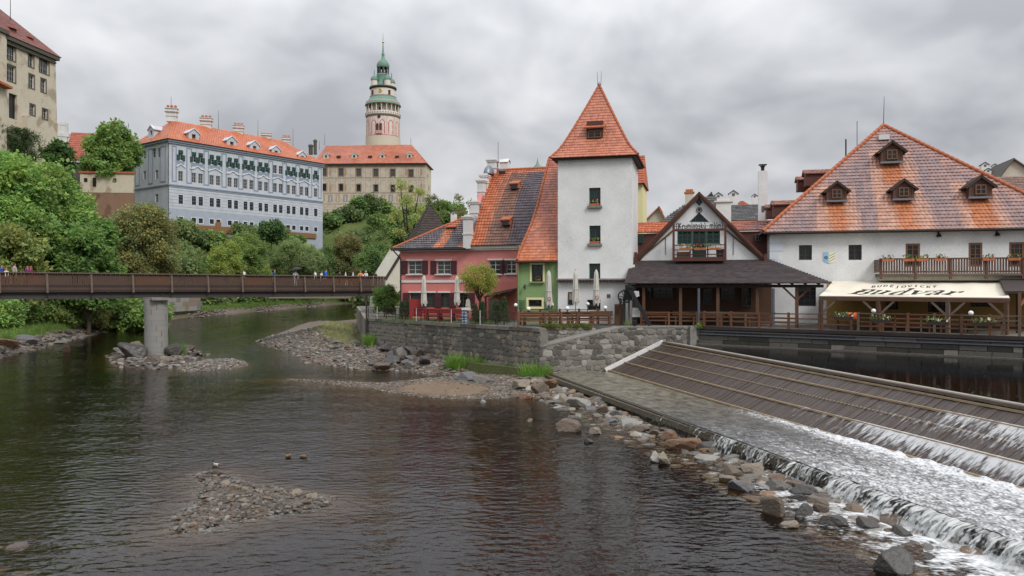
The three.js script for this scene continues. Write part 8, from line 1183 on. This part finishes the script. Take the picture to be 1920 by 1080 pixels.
person(3, 0.45, 'walk', 1.4, { top: [0.02, 0.06, 0.25], legs: [0.02, 0.03, 0.08], skin: SK }, 'person in dark blue jacket at the very edge of the frame');
person(12, 0.3, 'walk', 1.2, { top: [0.75, 0.74, 0.72], legs: [0.05, 0.05, 0.06], skin: SK, hair: [0.4, 0.1, 0.03] }, 'small person in white top with reddish hair on the bridge', { tall: 0.84, long: true });
person(27, 0.35, 'stand', 2.6, { top: [0.38, 0.33, 0.3], legs: [0.07, 0.03, 0.03], skin: SK }, 'tall person in beige grey jacket on the bridge', { tall: 1.08 });
person(52, 0.3, 'lean', -0.5, { top: [0.18, 0.01, 0.14], legs: [0.03, 0.02, 0.05], skin: SK }, 'person in purple jacket leaning by a companion', { long: true, tall: 0.97 });
person(58, 0.45, 'stand', -1.2, { top: [0.24, 0.02, 0.1], legs: [0.12, 0.02, 0.1], skin: SK, hair: [0.2, 0.1, 0.04] }, 'person in magenta coat close beside the purple jacket', { long: true, tall: 0.95 });
person(458, 0.6, 'walk', -1.6, { top: [0.7, 0.65, 0.64], legs: [0.05, 0.05, 0.08], skin: SK }, 'lone person in pale top above the middle of the bridge', { long: true });
person(515, 0.4, 'walk', 1.5, { top: [0.03, 0.06, 0.07], legs: [0.03, 0.03, 0.04], skin: SK }, 'person in dark clothes with backpack walking along the bridge', { pack: [0.03, 0.08, 0.16] });
const um = person(554, 0.5, 'stand', 0.4, { top: [0.7, 0.69, 0.68], legs: [0.6, 0.6, 0.6], skin: SK }, 'person dressed in white under a black umbrella');
{ const p = um.position, g = thing('open_umbrella', 'open black umbrella held over a person in white', 'umbrella', [p.x + 0.26, p.y + 0.86, p.z + 0.1]); part('shaft', rod(V(0, 0, 0), V(-0.12, 1.15, 0), 0.012), M.iron, g); const can = []; part('canopy', lathe([[0.01, 0.26], [0.25, 0.22], [0.42, 0.11], [0.52, -0.04]], 10).rotateZ(0.15).translate(-0.12, 0.92, 0), M.iron, g); }
person(591, 0.4, 'walk', -1.4, { top: [0.75, 0.74, 0.73], legs: [0.04, 0.04, 0.06], skin: SK }, 'person in white shirt left of the blue jacket');
person(603, 0.6, 'walk', 1.3, { top: [0.6, 0.62, 0.66], legs: [0.05, 0.06, 0.1], skin: SK }, 'person in light top just behind the blue jacket', { tall: 0.95 });
person(611, 0.3, 'stand', 1.8, { top: [0.02, 0.12, 0.6], legs: [0.03, 0.05, 0.14], skin: SK }, 'person in vivid blue jacket near the bridge end', { tall: 1.08 });
person(637, 0.4, 'walk', 2.9, { top: [0.03, 0.03, 0.035], legs: [0.05, 0.06, 0.1], skin: SK }, 'person in black seen between blue jacket and orange shirt');
person(676, 0.3, 'lean', 0.1, { top: [0.7, 0.25, 0.08], legs: [0.1, 0.08, 0.07], skin: SK }, 'person in orange shirt at the bridge end');
person(686, 0.35, 'lean', -0.2, { top: [0.6, 0.6, 0.66], legs: [0.06, 0.06, 0.1], skin: SK, hair: [0.35, 0.34, 0.33] }, 'grey haired person in pale shirt next to the orange shirt');
person(704, 0.6, 'stand', 1.0, { top: [0.03, 0.03, 0.03], legs: [0.03, 0.03, 0.04], skin: SK }, 'last person in dark clothes where the bridge reaches the bank');
// parasols beyond the bridge end
for (const [px, w] of [[648, 'left one'], [662, 'right one']]) { const p = at(px, 510, 100), g = thing('far_parasol', `slim white closed parasol beyond the bridge end, ${w}`, 'parasol', [p.x, 5.2, p.z]); part('canopy', lathe([[0.22, 0.9], [0.26, 1.1], [0.14, 2.4], [0.03, 2.9]], 10), M.canvas, g); part('pole', rod(V(0, -1.5, 0), V(0, 1.2, 0), 0.03), M.woodGrey, g); }
// ducks
function duck(px, py, turn, male, label) {
  const [x, d] = onWater(px, py), g = thing('duck', label, 'duck', [x, 0.0, -d], turn), b = fieldMesh([[[0, 0.06, -0.12], [0, 0.07, 0.08], 0.085, 0.095], [[0, 0.07, -0.12], [0, 0.13, -0.25], 0.06, 0.014], [[0, 0.1, 0.12], [0, 0.24, 0.16], 0.05, 0.034], [[0, 0.26, 0.17], [0, 0.265, 0.19], 0.046, 0.04], [[0, 0.25, 0.22], [0, 0.24, 0.28], 0.018, 0.014]], V(-0.14, -0.06, -0.3), V(0.14, 0.34, 0.32), 48, 0.04), P = b.attributes.position, col = new Float32Array(P.count * 3);
  for (let i = 0; i < P.count; i++) { const y = P.getY(i), z = P.getZ(i); let c = male ? [0.42, 0.41, 0.39] : [0.2, 0.135, 0.075]; if (male && z > 0.06 && y < 0.17) c = [0.1, 0.05, 0.03]; if (y > 0.2 && z > 0.08) c = male ? [0.01, 0.05, 0.03] : [0.16, 0.11, 0.06]; if (z > 0.225 && y > 0.2) c = [0.45, 0.33, 0.06]; if (z < -0.2) c = male ? [0.03, 0.03, 0.03] : [0.28, 0.2, 0.12]; if (!male && ns(P.getX(i) * 40, y * 40, z * 40) > 0.1) c = [c[0] * 0.55, c[1] * 0.5, c[2] * 0.5]; col.set(c, i * 3); }
  b.setAttribute('color', new THREE.BufferAttribute(col, 3)); g.scale.setScalar(0.62); part('body', b, M.paint, g); for (const s of [-1, 1]) part('wing', new THREE.SphereGeometry(0.1, 10, 8).scale(0.3, 0.55, 1.35).translate(s * 0.085, 0.1, -0.06), mat('wing', ...(male ? [0.35, 0.34, 0.33] : [0.15, 0.1, 0.06])), g);
}
duck(404, 874, -1.9, true, 'drake with dark head and pale body swimming off the stony island'); duck(569, 858, 1.5, false, 'brown duck swimming away from the island'); duck(541, 857, 2.6, false, 'small dark duck next to the brown duck');
renderer.render(scene, camera);
